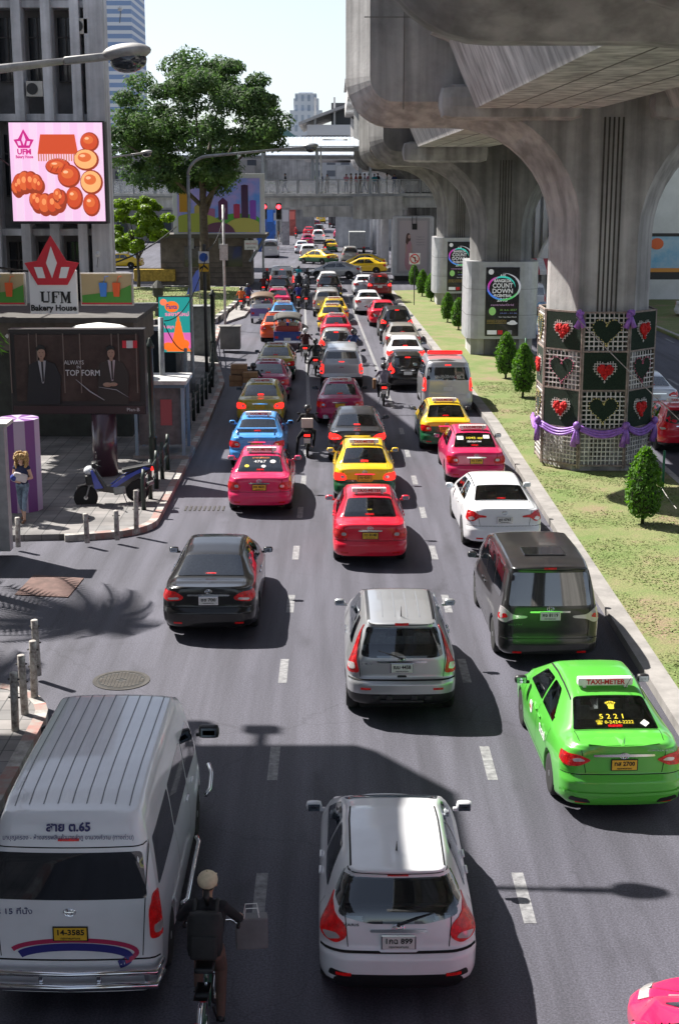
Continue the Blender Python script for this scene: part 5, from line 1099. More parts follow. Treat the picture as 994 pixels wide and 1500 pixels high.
tower('skyscraper', 2100, 422, 474, 134, [(0, .62, -.05, 1.05), (.62, .80, .06, .96), (.80, .93, .16, .86), (.93, .985, .2, .8), (.985, 1, .3, .7)], winm('hazy_tower', (.62, .65, .7), (.42, .48, .56), 9, 14, 2.6), 'pale hazy stepped skyscraper far beyond the station', 60)
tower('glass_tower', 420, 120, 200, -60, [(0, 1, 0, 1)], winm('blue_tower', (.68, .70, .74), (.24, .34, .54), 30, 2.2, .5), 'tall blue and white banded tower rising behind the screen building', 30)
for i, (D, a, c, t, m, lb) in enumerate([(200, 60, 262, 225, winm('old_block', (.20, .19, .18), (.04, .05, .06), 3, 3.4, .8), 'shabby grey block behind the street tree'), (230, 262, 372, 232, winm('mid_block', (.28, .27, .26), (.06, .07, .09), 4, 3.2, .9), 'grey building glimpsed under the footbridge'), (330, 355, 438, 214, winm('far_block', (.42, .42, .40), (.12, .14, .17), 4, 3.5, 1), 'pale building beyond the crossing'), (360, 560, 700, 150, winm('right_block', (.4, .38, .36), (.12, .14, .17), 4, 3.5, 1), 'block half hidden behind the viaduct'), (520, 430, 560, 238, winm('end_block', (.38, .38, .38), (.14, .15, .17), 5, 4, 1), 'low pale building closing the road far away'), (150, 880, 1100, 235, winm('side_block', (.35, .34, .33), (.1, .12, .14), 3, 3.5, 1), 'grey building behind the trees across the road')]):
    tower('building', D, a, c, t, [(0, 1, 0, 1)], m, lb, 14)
# gable roof, turquoise
root = empty('temple_hall', (aty(415, 205, 240).x, 240, 0), 0, 'small building with green gabled roof behind the footbridge', 'building'); b = MB(); b.prism([(-6, 12.5), (6, 12.5), (0, 16.5)], 'y', -4, 6); b.build('gable_roof', mat('green_roof', (.12, .25, .24), .6), root); b = MB(); b.box((0, 1, 6.2), (10, 8, 12.4)); b.build('wall', CS, root)
# white building with swooping stair, across the road
root = empty('white_building', (15.6, 98, 0), 0, 'white building with a swooping curved wall across the opposite carriageway', 'building'); WB = mat('white_render', (.72, .72, .72), .6, var=.08, vscale=1)
b = MB(); b.box((8, 8, 6.5), (26, 8, 13)); b.build('wall', WB, root); b = MB()
for i in range(8): b.box((-2.6 + i * .55, 3.6, 5), (.3, .5, 8))
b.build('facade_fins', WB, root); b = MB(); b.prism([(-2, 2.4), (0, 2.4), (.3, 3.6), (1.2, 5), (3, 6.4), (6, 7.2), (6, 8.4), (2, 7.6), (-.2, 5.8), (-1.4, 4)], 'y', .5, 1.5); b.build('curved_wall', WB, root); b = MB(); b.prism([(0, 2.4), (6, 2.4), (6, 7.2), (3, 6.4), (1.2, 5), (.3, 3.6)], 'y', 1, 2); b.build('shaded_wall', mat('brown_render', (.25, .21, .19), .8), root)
b = MB()
for i in range(9): b.cur = i % 2; b.prism([(-1.8, 2.5), (0, 3.2), (0, 3.25), (-1.8, 2.55)], 'x', -2.4 + i * .45, -1.95 + i * .45); b.box((-2.175 + i * .45, -1.8, 2.4), (.45, .02, .25))
b.build('striped_awning', [mat('awning_red', (.5, .08, .1), .8), WHITE], root)
# advertising board across
root = empty('hoarding', (21.5, 92, 0), 0, 'wide blue sky-printed advertising board across the opposite carriageway', 'billboard'); b = MB(); b.box((1, 0, 3.7), (7, .3, 2.9)); b.build('panel', BLACK, root); b = MB(); b.box((1, -.18, 3.85), (6.8, .06, 2.2)); po = b.build('printed_face', mat('art_sky', (.12, .35, .55), .4, var=.5, vscale=.6, col2=(.45, .55, .62)), root)
b = MB(); b.box((1, -.22, 2.85), (6.8, .04, .25)); b.build('orange_band', mat('art_orange', (.6, .25, .04), .5), po); q = MB(); q.ball((-1.1, -.24, 4.5), (.42, .02, .36), 14, 8); q.build('round_mark', mat('art_redor', (.65, .12, .03), .5), po)
for x in (-2.2, 1, 4): b = MB(); b.box((x, .1, 1.1), (.2, .2, 2.3)); b.build('post', BLACK, root)
slab_poly('verge', [(19, 60), (60, 60), (60, 130), (17.5, 130)], LAWN, 0, .15); slab_poly('pavement', [(21.5, -10), (60, -10), (60, 60), (19.3, 60)], PAV, 0, .15); kerb([(21.5, -10), (19.2, 60), (17.4, 130)], .2, KW, -.01, .17, 1, seg=2)
# ================================================================ LEFT SIDE: SCREEN BUILDING AND SIGNS
OFF = concrete('office_concrete', (.56, .56, .58), .7, edge=.7, sc=.4)
root = empty('office_building', (0, 55, 0), 0, 'grey office building with tall concrete fins behind the bakery video screen', 'building')
def FX(px): return aty(px, 260, 55).x
def FZ(py): return aty(100, py, 55).z
xr = FX(158); xl = -26
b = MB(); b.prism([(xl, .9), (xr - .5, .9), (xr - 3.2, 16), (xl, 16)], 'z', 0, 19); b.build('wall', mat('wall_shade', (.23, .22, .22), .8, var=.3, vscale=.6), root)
zf = [FZ(340) - 8, FZ(340) - 4.0, FZ(340), FZ(172), FZ(172) + 4.0, FZ(172) + 8]
for z in zf:
    q = MB(); q.box(((xl + xr) / 2 - .2, .45, z), (xr - xl - .6, 1.1, .25)); q.build('floor_slab', OFF, root)
k = 0; x = FX(38)
fins = [FX(38) - 1.13 * j for j in range(1, 12)] + [FX(38), FX(80), FX(121)]
for x in fins: q = MB(); q.box((x, 0, 9.5), (.34, .9, 19)); q.build('fin', OFF, root)
q = MB(); q.box((FX(147), .25, 9.5), (.66, 1.3, 19)); q.build('corner_pillar', OFF, root)
xs = sorted(fins + [FX(147)])
for z0 in zf[:-1]:
    for a, c in zip(xs, xs[1:]):
        if a < -19: continue
        w = c - a - .42; q = MB(); q.box(((a + c) / 2, .84, z0 + 2.45), (w, .10, 2.3)); wn_ = q.build('window', mat('window_dark', (.015, .018, .022), .12, coat=.5), root)
        q = MB(); cx_ = (a + c) / 2; q.box((cx_, .77, z0 + 2.45), (.05, .06, 2.3)); q.box((cx_, .768, z0 + 2.9), (w, .05, .05)); q.box((cx_, .766, z0 + 1.32), (w, .07, .06)); q.build('mullion', mat('mullion', (.08, .07, .065), .6), wn_)
for px, z in ((100, zf[2] + .95), (186, zf[3] + 3.2), (60, zf[3] + 1.0), (20, zf[4] + .9)):
    if px > 158: px = 128
    ac = empty('air_conditioner', (FX(px), 54.75, z), 0, {100: 'outdoor air-conditioning box on the ledge right above the video screen', 128: 'outdoor air-conditioning box high on the building by its corner pillar', 60: 'outdoor air-conditioning box on the upper floor, between two fins', 20: 'outdoor air-conditioning box at the top edge of the view'}[px], 'air conditioner', 'air conditioners on the grey building')
    q = MB(); q.box((0, 0, 0), (.62, .3, .55), bev=.02); q.build('case', mat('ac_case', (.45, .43, .39), .6, var=.2), ac); q = MB(); q.lathe([(.21, -.17), (.21, -.15)], (-.08, 0, 0), 16, 'y'); q.build('fan_grille', BLACK, ac)
# video screen
def plane_sign(name, label, cat, D, px0, px1, py0, py1, depth=.3, case=BLACK, rz=0.0, rim=.06, group=None):
    a = aty(px0, py0, D); c = aty(px1, py1, D); W = c.x - a.x; H = a.z - c.z; root = empty(name, ((a.x + c.x) / 2, D, (a.z + c.z) / 2), rz, label, cat, group)
    b = MB(); b.box((0, depth / 2, 0), (W, depth, H), bev=.02); b.build('frame', case, root); return root, W, H
def emi(name, c, e=.8):  return mat('led_' + name, tuple(x * .6 for x in c), .5, emit=c, es=e * .62)
led, W, H = plane_sign('video_screen', 'big lit video screen showing glazed pastries on a pink ground', 'video screen', 52.5, 10, 158, 177, 328, .6)
q = MB(); q.box((0, -.02, .02), (W - .14, .05, H - .16)); scr = q.build('screen_face', emi('pink', (.80, .50, .72), .75), led)
q = MB()
for i in range(6): q.box((-W / 2 + .35 + i * W / 6, -.05, .02), (.28, .02, H - .18))
q.build('pink_stripes', emi('pink2', (.80, .57, .74), .75), scr)
def spot(nm, items, m, par, y):
    q = MB(); q.smooth = True
    for it in items: q.ball((it[0], y, it[1]), (it[2], .03, it[3]), 18, 10)
    return q.build(nm, m, par)
def U(px, py): a = aty(px, py, 52.5); return a.x - led.location.x, a.z - led.location.z
s_ = 1 / 38.4
BRN = emi('bun', (.60, .075, .025), .7); BR2 = emi('bun_light', (.85, .42, .16), .75); BR3 = emi('bun_dark', (.36, .05, .02), .6)
for px, py, ra, rb, a0, a1, n_ in ((44, 276, 17, 9, 200, 20, 7), (72, 292, 19, 8, 150, 400, 8)):
    for i in range(n_):
        t = a0 + (a1 - a0) * i / (n_ - 1); cx_ = px + ra * math.cos(R(t)); cz_ = py - rb * math.sin(R(t)); x, z = U(cx_, cz_); w_ = (9 + 5 * math.sin(PI * i / (n_ - 1))) * s_
        o = spot('pastry_segment', [(x, z, w_ * .8, w_ * 1.15)], BR3, scr, -.06 - .012 * i); spot('segment_crust', [(x - .02, z + .03, w_ * .68, w_ * .98)], (BRN, emi('bun_b', (.66, .12, .035), .75))[i % 2], o, -.066 - .012 * i); spot('segment_glaze', [(x - .04, z + .10, w_ * .25, w_ * .35)], emi('glaze2', (.85, .28, .10), .75), o, -.080 - .012 * i)
for px, py, rx, rz, m in [(110, 290, 13, 17, BRN), (135, 300, 13, 17, BRN), (135, 267, 17, 18, BR2), (102, 258, 17, 17, BRN), (86, 244, 19, 12, BRN), (127, 234, 19, 16, BR2), (132, 208, 14, 14, BRN)]:
    x, z = U(px, py); rx *= .93; rz *= .93; o0_ = spot('pastry_picture', [(x, z, rx * s_, rz * s_)], BR3, scr, -.08); o = spot('pastry_crust', [(x - .02, z + .02, rx * s_ * .88, rz * s_ * .86)], m, o0_, -.10)
    spot('pastry_highlight', [(x - rx * s_ * .25, z + rz * s_ * .35, rx * s_ * .22, rz * s_ * .13)], emi('glaze', (.95, .50, .28), .7), o0_, -.14); spot('pastry_glow', [(x - rx * s_ * .1, z + rz * s_ * .2, rx * s_ * .55, rz * s_ * .45)], emi('bun_mid', (.72, .15, .04), .7), o0_, -.115)
q = MB()
for i in range(0): x, z = U(30 + i * 9, 275); q.box((x, -.125, z), (.04, .01, .7), ry=.35)
for i in range(3): x, z = U(78 + i * 8, 246); q.box((x, -.135, z), (.03, .01, .32), ry=.5)
q.build('pastry_stripes', BR3, scr)
x, z = U(85, 213); q = MB(); q.prism([(x - .72, z - .3), (x + .72, z - .3), (x + .62, z + .38), (x - .6, z + .38)], 'y', -.08, -.06); q.build('loaf_cake_picture', BRN, scr)
q = MB()
for i in range(16): q.box((x - .68 + i * .09, -.10, z - .42), (.045, .02, .26))
q.build('paper_cup_picture', emi('cup', (.55, .2, .12), .7), scr)
CRN = [(-1, .35), (-.55, .42), (0, 1.35), (.55, .42), (1, .35), (.55, -.45), (-.55, -.45)]
def crown(par, x, z, s, m, m2, y):
    q = MB(); q.prism([(x + a * s, z + c * s) for a, c in CRN], 'y', y, y + .03); o = q.build('crown_emblem', m, par); q = MB()
    q.prism([(x, z + .95 * s), (x + .2 * s, z + .35 * s), (x, z - .2 * s), (x - .2 * s, z + .35 * s)], 'y', y - .02, y)
    for g_ in (-1, 1): q.prism([(x + g_ * .65 * s, z + .2 * s), (x + g_ * .35 * s, z + .2 * s), (x + g_ * .25 * s, z - .2 * s), (x + g_ * .52 * s, z - .2 * s)], 'y', y - .02, y)
    q.build('crown_gaps', m2, o)
x, z = U(36, 210); crown(scr, x, z, .36, emi('magenta', (.55, .02, .22), .7), emi('pink', (.8, .5, .72)), -.10); text('UFM', .26, emi('magenta', (.55, .02, .22)), scr, (x, -.09, z - .30), bold=.01); text('Bakery House', .15, emi('magenta', (.55, .02, .22)), scr, (x, -.09, z - .47), fit=.62, bold=.005)
q = MB(); 
for px in (-1, 1): q.box((px * 1.3, 1.3, 0), (.15, 2.0, .15)); q.box((px * 1.3, 1.3, -1.5), (.15, 2.0, .15))
q.build('bracket', GREYM, led)
def ufm(par, z):
    q = MB(); h = .36; B = lambda x, zz, w, hh: q.box((x, -.02, z + zz), (w, .02, hh))
    B(-.34, .02, .075, .30); B(-.14, .02, .03, .30); B(-.24, -.14, .17, .05); B(-.34, .17, .14, .025); B(-.14, .17, .10, .025)
    B(.0, 0, .075, .34); B(.09, .17, .20, .03); B(.06, .02, .10, .03); B(.18, .13, .025, .09); B(.0, -.17, .14, .025); B(.115, .02, .02, .09)
    B(.27, 0, .03, .34); B(.50, 0, .075, .34); B(.27, -.17, .09, .025); B(.50, -.17, .13, .025); B(.26, .17, .10, .025); B(.51, .17, .10, .025)
    q.prism([(.25, z + .17), (.33, z + .17), (.41, z - .08), (.39, z - .17)], 'y', -.03, -.011); q.prism([(.47, z + .17), (.50, z + .17), (.40, z - .17), (.385, z - .10)], 'y', -.031, -.012)
    q.build('lettering', INK, par)
# bakery sign group on its canopy
rt = empty('bakery_canopy', (0, 46, 0), 0, 'low bakery frontage with diamond-dotted fascia below the bakery sign', 'shopfront')
a = aty(-60, 470, 46); c = aty(196, 470, 46); b = MB(); b.box(((a.x + c.x) / 2, 2.5, 3.6), (c.x - a.x, 5, .9)); b.build('fascia', mat('fascia_brown', (.10, .085, .07), .7, var=.3), rt)
b = MB(); b.box(((a.x + c.x) / 2, 3, 1.6), (c.x - a.x - .6, 4, 3.2)); b.build('wall', mat('shop_dark', (.03, .035, .03), .6, var=.4, vscale=2), rt)
b = MB(); b.box(((a.x + c.x) / 2, 2.4, 4.15), (c.x - a.x + .3, 5.4, .16)); b.build('canopy_roof', mat('canopy_dark', (.07, .065, .06), .8, var=.3), rt)
b = MB()
for i in range(16): x = c.x - .35 - i * .34; b.box((x, -.012, 3.62), (.11, .02, .11), ry=PI / 4)
b.build('diamond_studs', mat('stud', (.55, .55, .52), .4), rt)
sg, W, H = plane_sign('bakery_sign', 'white bakery sign with a large red crown above its name', 'sign', 45.6, 42, 114, 396, 460, .22, mat('sign_white', (.70, .70, .72), .4))
crown(sg, 0, .62, .86, mat('crown_red', (.55, .02, .04), .4), mat('sign_white', (.7, .7, .72), .4), -.04); ufm(sg, -.16); text('Bakery House', .26, INK, sg, (0, -.02, -.50), fit=1.45, bold=.008)
for px0, px1, lb in ((117, 196, 'bakery side panel painted with two iced drinks on green grass'), (-40, 39, 'bakery side panel half hidden by the palm beside the crown sign')):
    pn, W, H = plane_sign('drinks_sign' if px0 > 0 else 'side_sign', lb, 'sign', 45.8, px0, px1, 400, 448, .15, mat('panel_edge', (.5, .48, .45), .5, var=.2))
    q = MB(); q.box((0, -.02, .12), (W - .1, .04, H - .3)); f1 = q.build('printed_face', mat('art_sand', (.42, .33, .18), .5), pn); q = MB(); q.prism([(-W / 2 + .06, -.45), (W / 2 - .06, -.45), (W / 2 - .06, .15), (W * .2, -.05), (-W / 2 + .06, -.18)], 'y', -.06, -.03); q.build('printed_grass', mat('art_grass', (.06, .25, .03), .5), f1)
    q = MB(); q.box((0, -.05, -H / 2 + .08), (W - .08, .03, .05)); q.build('red_rule', mat('crown_red', (.55, .02, .04), .4), pn)
    for x, m in ((-.10, mat('art_blue', (.05, .2, .6), .4)), (.32, mat('art_orangered', (.7, .1, .02), .4))): q = MB(); q.prism([(x - .13, .22), (x + .13, .22), (x + .09, -.22), (x - .09, -.22)], 'y', -.10, -.065); q.tube([(x, -.09, .15), (x + .08, -.09, .42), (x + .18, -.09, .42)], .012, 5); q.build('printed_cup', m, f1)
# suits billboard
sb, W, H = plane_sign('billboard', 'dark billboard of two men in suits, standing on one thick post by the pavement', 'billboard', 40.5, 12, 215, 482, 607, .45, mat('billboard_case', (.02, .017, .018), .5))
q = MB(); q.box((0, -.03, .12), (W - .34, .03, H - .55)); f0 = q.build('poster', mat('art_darkwood', (.06, .042, .038), .6, spec=.2, var=.4, vscale=1.2), sb)
q = MB(); 
for x, w_ in ((-1.62, .55), (-.75, .75), (.55, .9), (1.45, .5)): 
    for e in (-1, 1): q.box((x + e * w_ / 2, -.05, .25), (.03, .02, 1.7))
q.build('printed_panelling', mat('art_wood2', (.15, .115, .10), .4), f0)
def suitman(x, z, s, jk, sh_, par):
    q = MB(); q.prism([(x - .17 * s, -.92), (x + .36 * s, -.92), (x + .40 * s, z - .1 * s), (x + .28 * s, z + .17 * s), (x + .05, z + .26 * s), (x - .05, z + .26 * s), (x - .28 * s, z + .15 * s), (x - .36 * s, -.90)], 'y', -.075, -.055); q.build('printed_suit', jk, par)
    q = MB(); q.prism([(x - .08 * s, z + .24 * s), (x + .09 * s, z + .24 * s), (x + .03 * s, z - .25 * s), (x - .01 * s, z - .25 * s)], 'y', -.09, -.078); q.build('printed_shirt', sh_, par)
    q = MB(); q.prism([(x - .012 * s, z + .22 * s), (x + .03 * s, z + .22 * s), (x + .035 * s, z - .2 * s), (x, z - .24 * s)], 'y', -.10, -.092); q.build('printed_tie', jk, par)
    q = MB(); q.ball((x, -.09, z + .40 * s), (.085 * s, .02, .125 * s), 14, 10); q.box((x, -.085, z + .27 * s), (.08 * s, .02, .1 * s)); q.build('printed_face', mat('art_face', (.30, .19, .14), .5), par); q = MB(); q.ball((x - .01, -.085, z + .50 * s), (.10 * s, .02, .08 * s), 12, 8); q.build('printed_hair', INK, par)
    q = MB(); q.ball((x + .02, -.105, z + .385 * s), (.012, .004, .012)); q.box((x - .035 * s, -.113, z + .42 * s), (.03 * s, .004, .012)); q.box((x + .035 * s, -.113, z + .42 * s), (.03 * s, .004, .012)); q.box((x, -.113, z + .335 * s), (.04 * s, .004, .008)); q.build('printed_features', mat('art_brow', (.06, .03, .025), .6), par)
SJ = mat('art_suit', (.012, .012, .016), .5); suitman(-1.0, .02, 1.32, SJ, mat('art_shirt', (.35, .35, .38), .5), f0); suitman(.98, .06, 1.22, mat('art_suit2', (.028, .02, .018), .5), mat('art_shirt2', (.38, .33, .36), .5), f0)
q = MB(); q.ball((.85, -.10, -.35), (.13, .02, .07), 10, 6); q.ball((1.02, -.10, -.34), (.12, .02, .06), 10, 6); q.build('printed_hands', mat('art_face', (.3, .19, .14), .5), f0)
q = MB(); q.tube([(-.05, -.09, -.2), (.35, -.09, -.55), (.75, -.09, -.8)], [.004, .02, .008], 5); q.tube([(.6, -.09, -.42), (1.1, -.09, -.5), (1.45, -.09, -.72)], [.004, .012, .004], 5); q.build('printed_car_glint', mat('art_glint', (.35, .35, .38), .4), f0)
LT = mat('art_lettering', (.5, .5, .52), .5); text('ALWAYS', .17, LT, sb, (-.08, -.10, .28), fit=.56); text('IN', .12, LT, sb, (.05, -.10, .15)); text('TOP FORM', .24, LT, sb, (.16, -.10, -.02), fit=.98, bold=.003); text('Plan-B', .14, LT, sb, (1.55, -.03, -H / 2 + .14), fit=.36)
q = MB(); q.box((1.52, -.08, .80), (.42, .02, .21)); q.build('red_mark', mat('crown_red', (.55, .02, .04), .4), f0); q = MB(); q.box((1.52, -.10, .80), (.18, .02, .21)); q.build('white_mark', LT, f0)
q = MB(); q.box((0, -.01, -H / 2 + .14), (W - .1, .03, .22)); q.build('lower_band', mat('dark_maroon', (.04, .02, .022), .4), sb)
pz = MB(); pz.smooth = True; x_ = aty(155, 650, 40.9).x - sb.location.x; zb_ = -sb.location.z; pz.lathe([(.36, zb_ + .1), (.36, -H / 2)], (x_, .25, 0), 28); pz.build('post', mat('purple_post', (.07, .035, .05), .3, coat=.5, var=.3, vscale=1), sb)
# orange soda LED sign
fs, W, H = plane_sign('led_sign', 'tall lit advertising sign with an orange temple on turquoise', 'sign', 57, 231, 283, 434, 517, .18); q = MB(); q.box((0, -.02, 0), (W - .07, .04, H - .07)); f0 = q.build('screen_face', emi('turq', (.02, .30, .28), .7), fs)
q = MB(); q.box((0, -.05, -.62), (W - .09, .02, .62)); q.build('pink_ground', emi('pinkg', (.7, .15, .45), .7), f0)
OR = emi('orange', (.85, .16, .02), .8); q = MB()
for z, w_, h_ in ((-.95, .98, .22), (-.72, .62, .3), (-.45, .48, .3), (-.2, .34, .28), (.02, .24, .22), (.2, .12, .2)): q.prism([(.12 - w_ / 2, z - h_ / 2), (.12 + w_ / 2, z - h_ / 2), (.12 + w_ * .36, z + h_ / 2), (.12 - w_ * .36, z + h_ / 2)], 'y', -.09, -.065)
q.tube([(.12, -.08, .28), (.12, -.08, .5)], [.04, .005], 6); q.build('temple_picture', OR, f0); spot('round_badge', [(-.12, .72, .28, .22)], OR, f0, -.06); spot('round_badge', [(-.45, .90, .14, .13)], emi('coral', (.9, .2, .1), .8), f0, -.06); spot('orange_fruit', [(.35, -.75, .2, .17), (-.3, -.85, .22, .16), (.02, -.9, .25, .12)], OR, f0, -.10)
text('Fanta', .26, emi('blueink', (.03, .05, .3), .5), f0, (-.12, -.10, .72), fit=.42, bold=.006); text('รสชาติใหม่', .2, emi('hotpink', (.9, .2, .4), .8), f0, (.08, -.08, .42), fit=.95, bold=.004); text('ซ่า สนุก', .17, emi('hotpink', (.9, .2, .4), .8), f0, (-.3, -.08, -.08), fit=.5, bold=.004)
q = MB(); q.tube([(.25, .1, -H / 2), (.25, .1, -fs.location.z + .15)], .09, 10); q.build('post', GREYM, fs)
# police kiosk with painted-town billboard
kx = aty(300, 400, 118); rt = empty('police_kiosk', (0, 118, 0), 0, 'brown stone traffic kiosk with dark windows under the painted-town billboard', 'kiosk'); xa = aty(236, 400, 118).x; xb = aty(368, 400, 118).x; zt = aty(300, 347, 118).z
STN = mat('kiosk_stone', (.17, .14, .115), .85, var=.35, vscale=1.5); b = MB(); b.box(((xa + xb) / 2, 2, zt / 2), (xb - xa, 4, zt)); b.build('wall', STN, rt)
b = MB(); b.box(((xa + xb) / 2 + .2, 1.6, zt + .1), (xb - xa + 2.2, 5.4, .3)); b.build('roof', mat('kiosk_roof', (.10, .09, .08), .8), rt)
for px0, px1 in ((270, 294), (327, 355)): a = aty(px0, 361, 117.9); c = aty(px1, 391, 117.9); q = MB(); q.box(((a.x + c.x) / 2, -.03, (a.z + c.z) / 2), (c.x - a.x, .08, a.z - c.z)); wo = q.build('window', mat('window_dark', (.015, .018, .022), .12, coat=.5), rt); q = MB(); q.box(((a.x + c.x) / 2, -.08, c.z - .05), (c.x - a.x + .2, .2, .12)); q.build('sill', STN, wo)
b = MB()
for i in range(4): b.box(((xa + xb) / 2, -.02, .6 + i * .4), (xb - xa, .06, .05))
b.build('stone_course', mat('course_dark', (.08, .07, .06), .9), rt); q = MB(); q.tube([(xb + 1.2, -.2, zt), (xb - .1, -.2, 1.9)], .13, 6); q.tube([(xb + 1.0, -.2, 0), (xb + 1.0, -.2, zt)], .09, 8); q.build('brace', GREYM, rt)
a = aty(366, 359, 117); q = MB(); q.box((a.x + .1, -.9, a.z), (1.1, .06, .75)); q.build('notice', WHITE, rt); text('TRAFFIC POLICE', .16, mat('sign_red', (.5, .01, .02), .5), rt, (a.x + .1, -.95, a.z + .1), fit=.9); text('จุดตรวจ', .2, INK, rt, (a.x + .1, -.95, a.z - .18), fit=.7)
tb, W, H = plane_sign('billboard', 'white-framed billboard painted with a purple town on green hills, standing on the kiosk', 'billboard', 117, 252, 388, 254, 348, .6, mat('billboard_white', (.62, .63, .66), .5)); q = MB(); q.box((0, -.05, 0), (W - .75, .08, H - .75)); f0 = q.build('painting', mat('art_bluesky', (.10, .30, .85), .4, var=.8, vscale=.5, col2=(.50, .35, .80)), tb)
w2 = W / 2 - .42; h2 = H / 2 - .42
def blob(nm, poly, m, y): q = MB(); q.prism(poly, 'y', y, y + .03); q.build(nm, m, f0)
def hill(cx, r, h, z0): return [(max(-w2, min(w2, cx + r * math.cos(t))), max(-h2, z0 + h * math.sin(t))) for t in [PI * k / 16 for k in range(17)]] + [(max(-w2, cx - r), -h2), (min(w2, cx + r), -h2)]
blob('painted_hill', hill(1.6, 2.6, 1.3, -1.9), mat('art_hill2', (.08, .36, .05), .5), -.10); blob('painted_hill', hill(-1.9, 2.3, 1.2, -1.8), mat('art_hill', (.35, .40, .07), .5), -.13); blob('painted_hill', hill(2.0, 1.7, 1.15, -2.1), mat('art_hill3', (.45, .42, .10), .5), -.16); blob('painted_hill', hill(0, 1.3, .9, -2.2), mat('art_plum', (.12, .04, .10), .5), -.19)
for x, z, w_, h_, m in ((2.1, .15, .55, 2.9, (.06, .02, .08)), (2.75, -.35, .5, 1.5, (.22, .06, .5)), (1.45, -.45, .5, 1.1, (.4, .03, .1)), (.35, -.4, .75, 1.4, (.10, .02, .10)), (-.6, -.7, .6, .9, (.35, .12, .3)), (-1.6, -.6, .7, 1.0, (.45, .35, .1)), (-2.7, .3, .9, 1.6, (.5, .25, .02))):
    blob('painted_house', [(x - w_ / 2, z - h_ / 2), (x + w_ / 2, z - h_ / 2), (x + w_ / 2, z + h_ / 2), (x, z + h_ / 2 + (.35 if w_ > .6 else .05)), (x - w_ / 2, z + h_ / 2)], mat('art_h%d' % int(x * 100 + 400), m, .5), -.115)
for x in (-2.2, 0, 2.2): q = MB(); q.tube([(x, .4, -H / 2), (x, .4, -H / 2 - .9)], .12, 6); q.build('leg', GREYM, tb)
# ================================================================ street lamps and posts
def luminaire(b, c, d, s=1.0):
    pass
LG = mat('lamp_grey', (.42, .41, .40), .5, .3, var=.25, vscale=5); OPAL = mat('lamp_bowl', (.04, .045, .055), .12, coat=1)
def street_lamp(base, h, arm, label, head=1.0, r=.075, tilt=.1, m=None, group=None, curve=1.2, dy=0.0):
    m = m or LG; root = empty('street_lamp', base, 0, label, 'street lamp', group); L = math.hypot(arm, dy); ux = arm / L; uy = dy / L
    q = MB(); q.smooth = True; q.lathe([(r * 2, 0), (r * 2, .5), (r * 1.3, .6), (r * 1.2, h * .5), (r, h - curve)], n=12); q.build('pole', m, root)
    pts = [(ux * curve * (1 - math.cos(R(a))), uy * curve * (1 - math.cos(R(a))), h - curve + curve * math.sin(R(a)) * .82) for a in range(0, 91, 10)]; e = (arm - ux * .3, dy - uy * .3, h + tilt * (L - curve) - .15); pts.append(e)
    q = MB(); q.smooth = True; q.tube(pts, [r] * (len(pts) - 1) + [r * .6], 10); q.build('arm', m, root)
    q = MB(); q.smooth = True; ang = math.atan2(uy, ux); M = Matrix.Translation(e) @ Matrix.Rotation(ang, 4, 'Z') @ Matrix.Rotation(-math.atan(tilt), 4, 'Y'); q.M = M; s = head
    q.box((.33 * s, 0, .0), (.66 * s, .13 * s, .11 * s), bev=.03); q.ball((.92 * s, 0, .03 * s), (.36 * s, .19 * s, .13 * s), 18, 10); ho = q.build('lamp_head', m, root)
    q = MB(); q.smooth = True; q.M = M; q.ball((.93 * s, 0, -.09 * s), (.27 * s, .17 * s, .17 * s), 16, 10); q.build('lamp_bowl', OPAL, ho); return root
a = aty(120, 92, 21.2); street_lamp((-6.1, 21.2, .15), a.z - .15, a.x + 6.1 + .05, 'street lamp whose grey head reaches in from the top corner above the video screen', .98, .075, .10, curve=.8)
a = aty(289, 500, 57.5); c = aty(400, 210, 57.5); street_lamp((aty(283, 570, 57).x, 57, .15), aty(290, 222, 57).z - .15, 4.3, 'tall slim street lamp arching over the left lane past the tree', .85, .06, .08, GREYM, curve=.9)
a = aty(220, 228, 70); street_lamp((aty(100, 500, 70).x, 70, .15), a.z - .3, a.x - aty(100, 500, 70).x - .6, 'street lamp with a short pale head in front of the street tree', .8, .06, .12, LG, curve=.8)
a = aty(344, 208, 126); 
street_lamp((aty(343, 300, 110).x - 3.3, 128, .2), aty(344, 200, 128).z, 1.8, 'white street lamp standing behind the footbridge roof', .9, .07, .05, WHITE, curve=.4); 
street_lamp((aty(470, 300, 126).x, 126, 7.0), aty(470, 203, 126).z - 7, 1.7, 'small white lamp fixed on top of the footbridge', .7, .06, .02, WHITE, curve=.3)
def post(name, px, pyb, pyt, r, m, label, cat, extra=None, z0=.15, group=None, fluted=False):
    p = at(px, pyb, z0); top = aty(px, pyt, p.y).z; root = empty(name, (p.x, p.y, z0), 0, label, cat, group); H = top - z0; q = MB(); q.smooth = True
    if fluted: q.lathe([(r * 2.0, 0), (r * 2.0, .12), (r * 1.4, .3), (r * 1.35, .9), (r * 1.6, .93), (r * 1.05, 1.0), (r, H - .3), (r * 1.5, H - .27), (r * 1.5, H - .2), (r * .9, H - .12), (r * .5, H), (.01, H + .03)], n=14)
    else: q.lathe([(r, 0), (r, H)], n=12)
    q.build('pole', m, root); 
    return root, H
GRN = mat('dark_green_paint', (.012, .025, .020), .5, coat=.2, var=.3)
post('lamp_post', 225, 686, 496, .085, GRN, 'dark green cast-iron post with knobbed top behind the parked motorcycle', 'post', fluted=True)
post('pole', 241, 662, 465, .085, GREYM, 'plain grey pole between the iron post and the small pavement booth', 'pole')
post('pole', 274, 600, 510, .06, GREYM, 'thin pole holding cables beside the lit temple sign', 'pole')
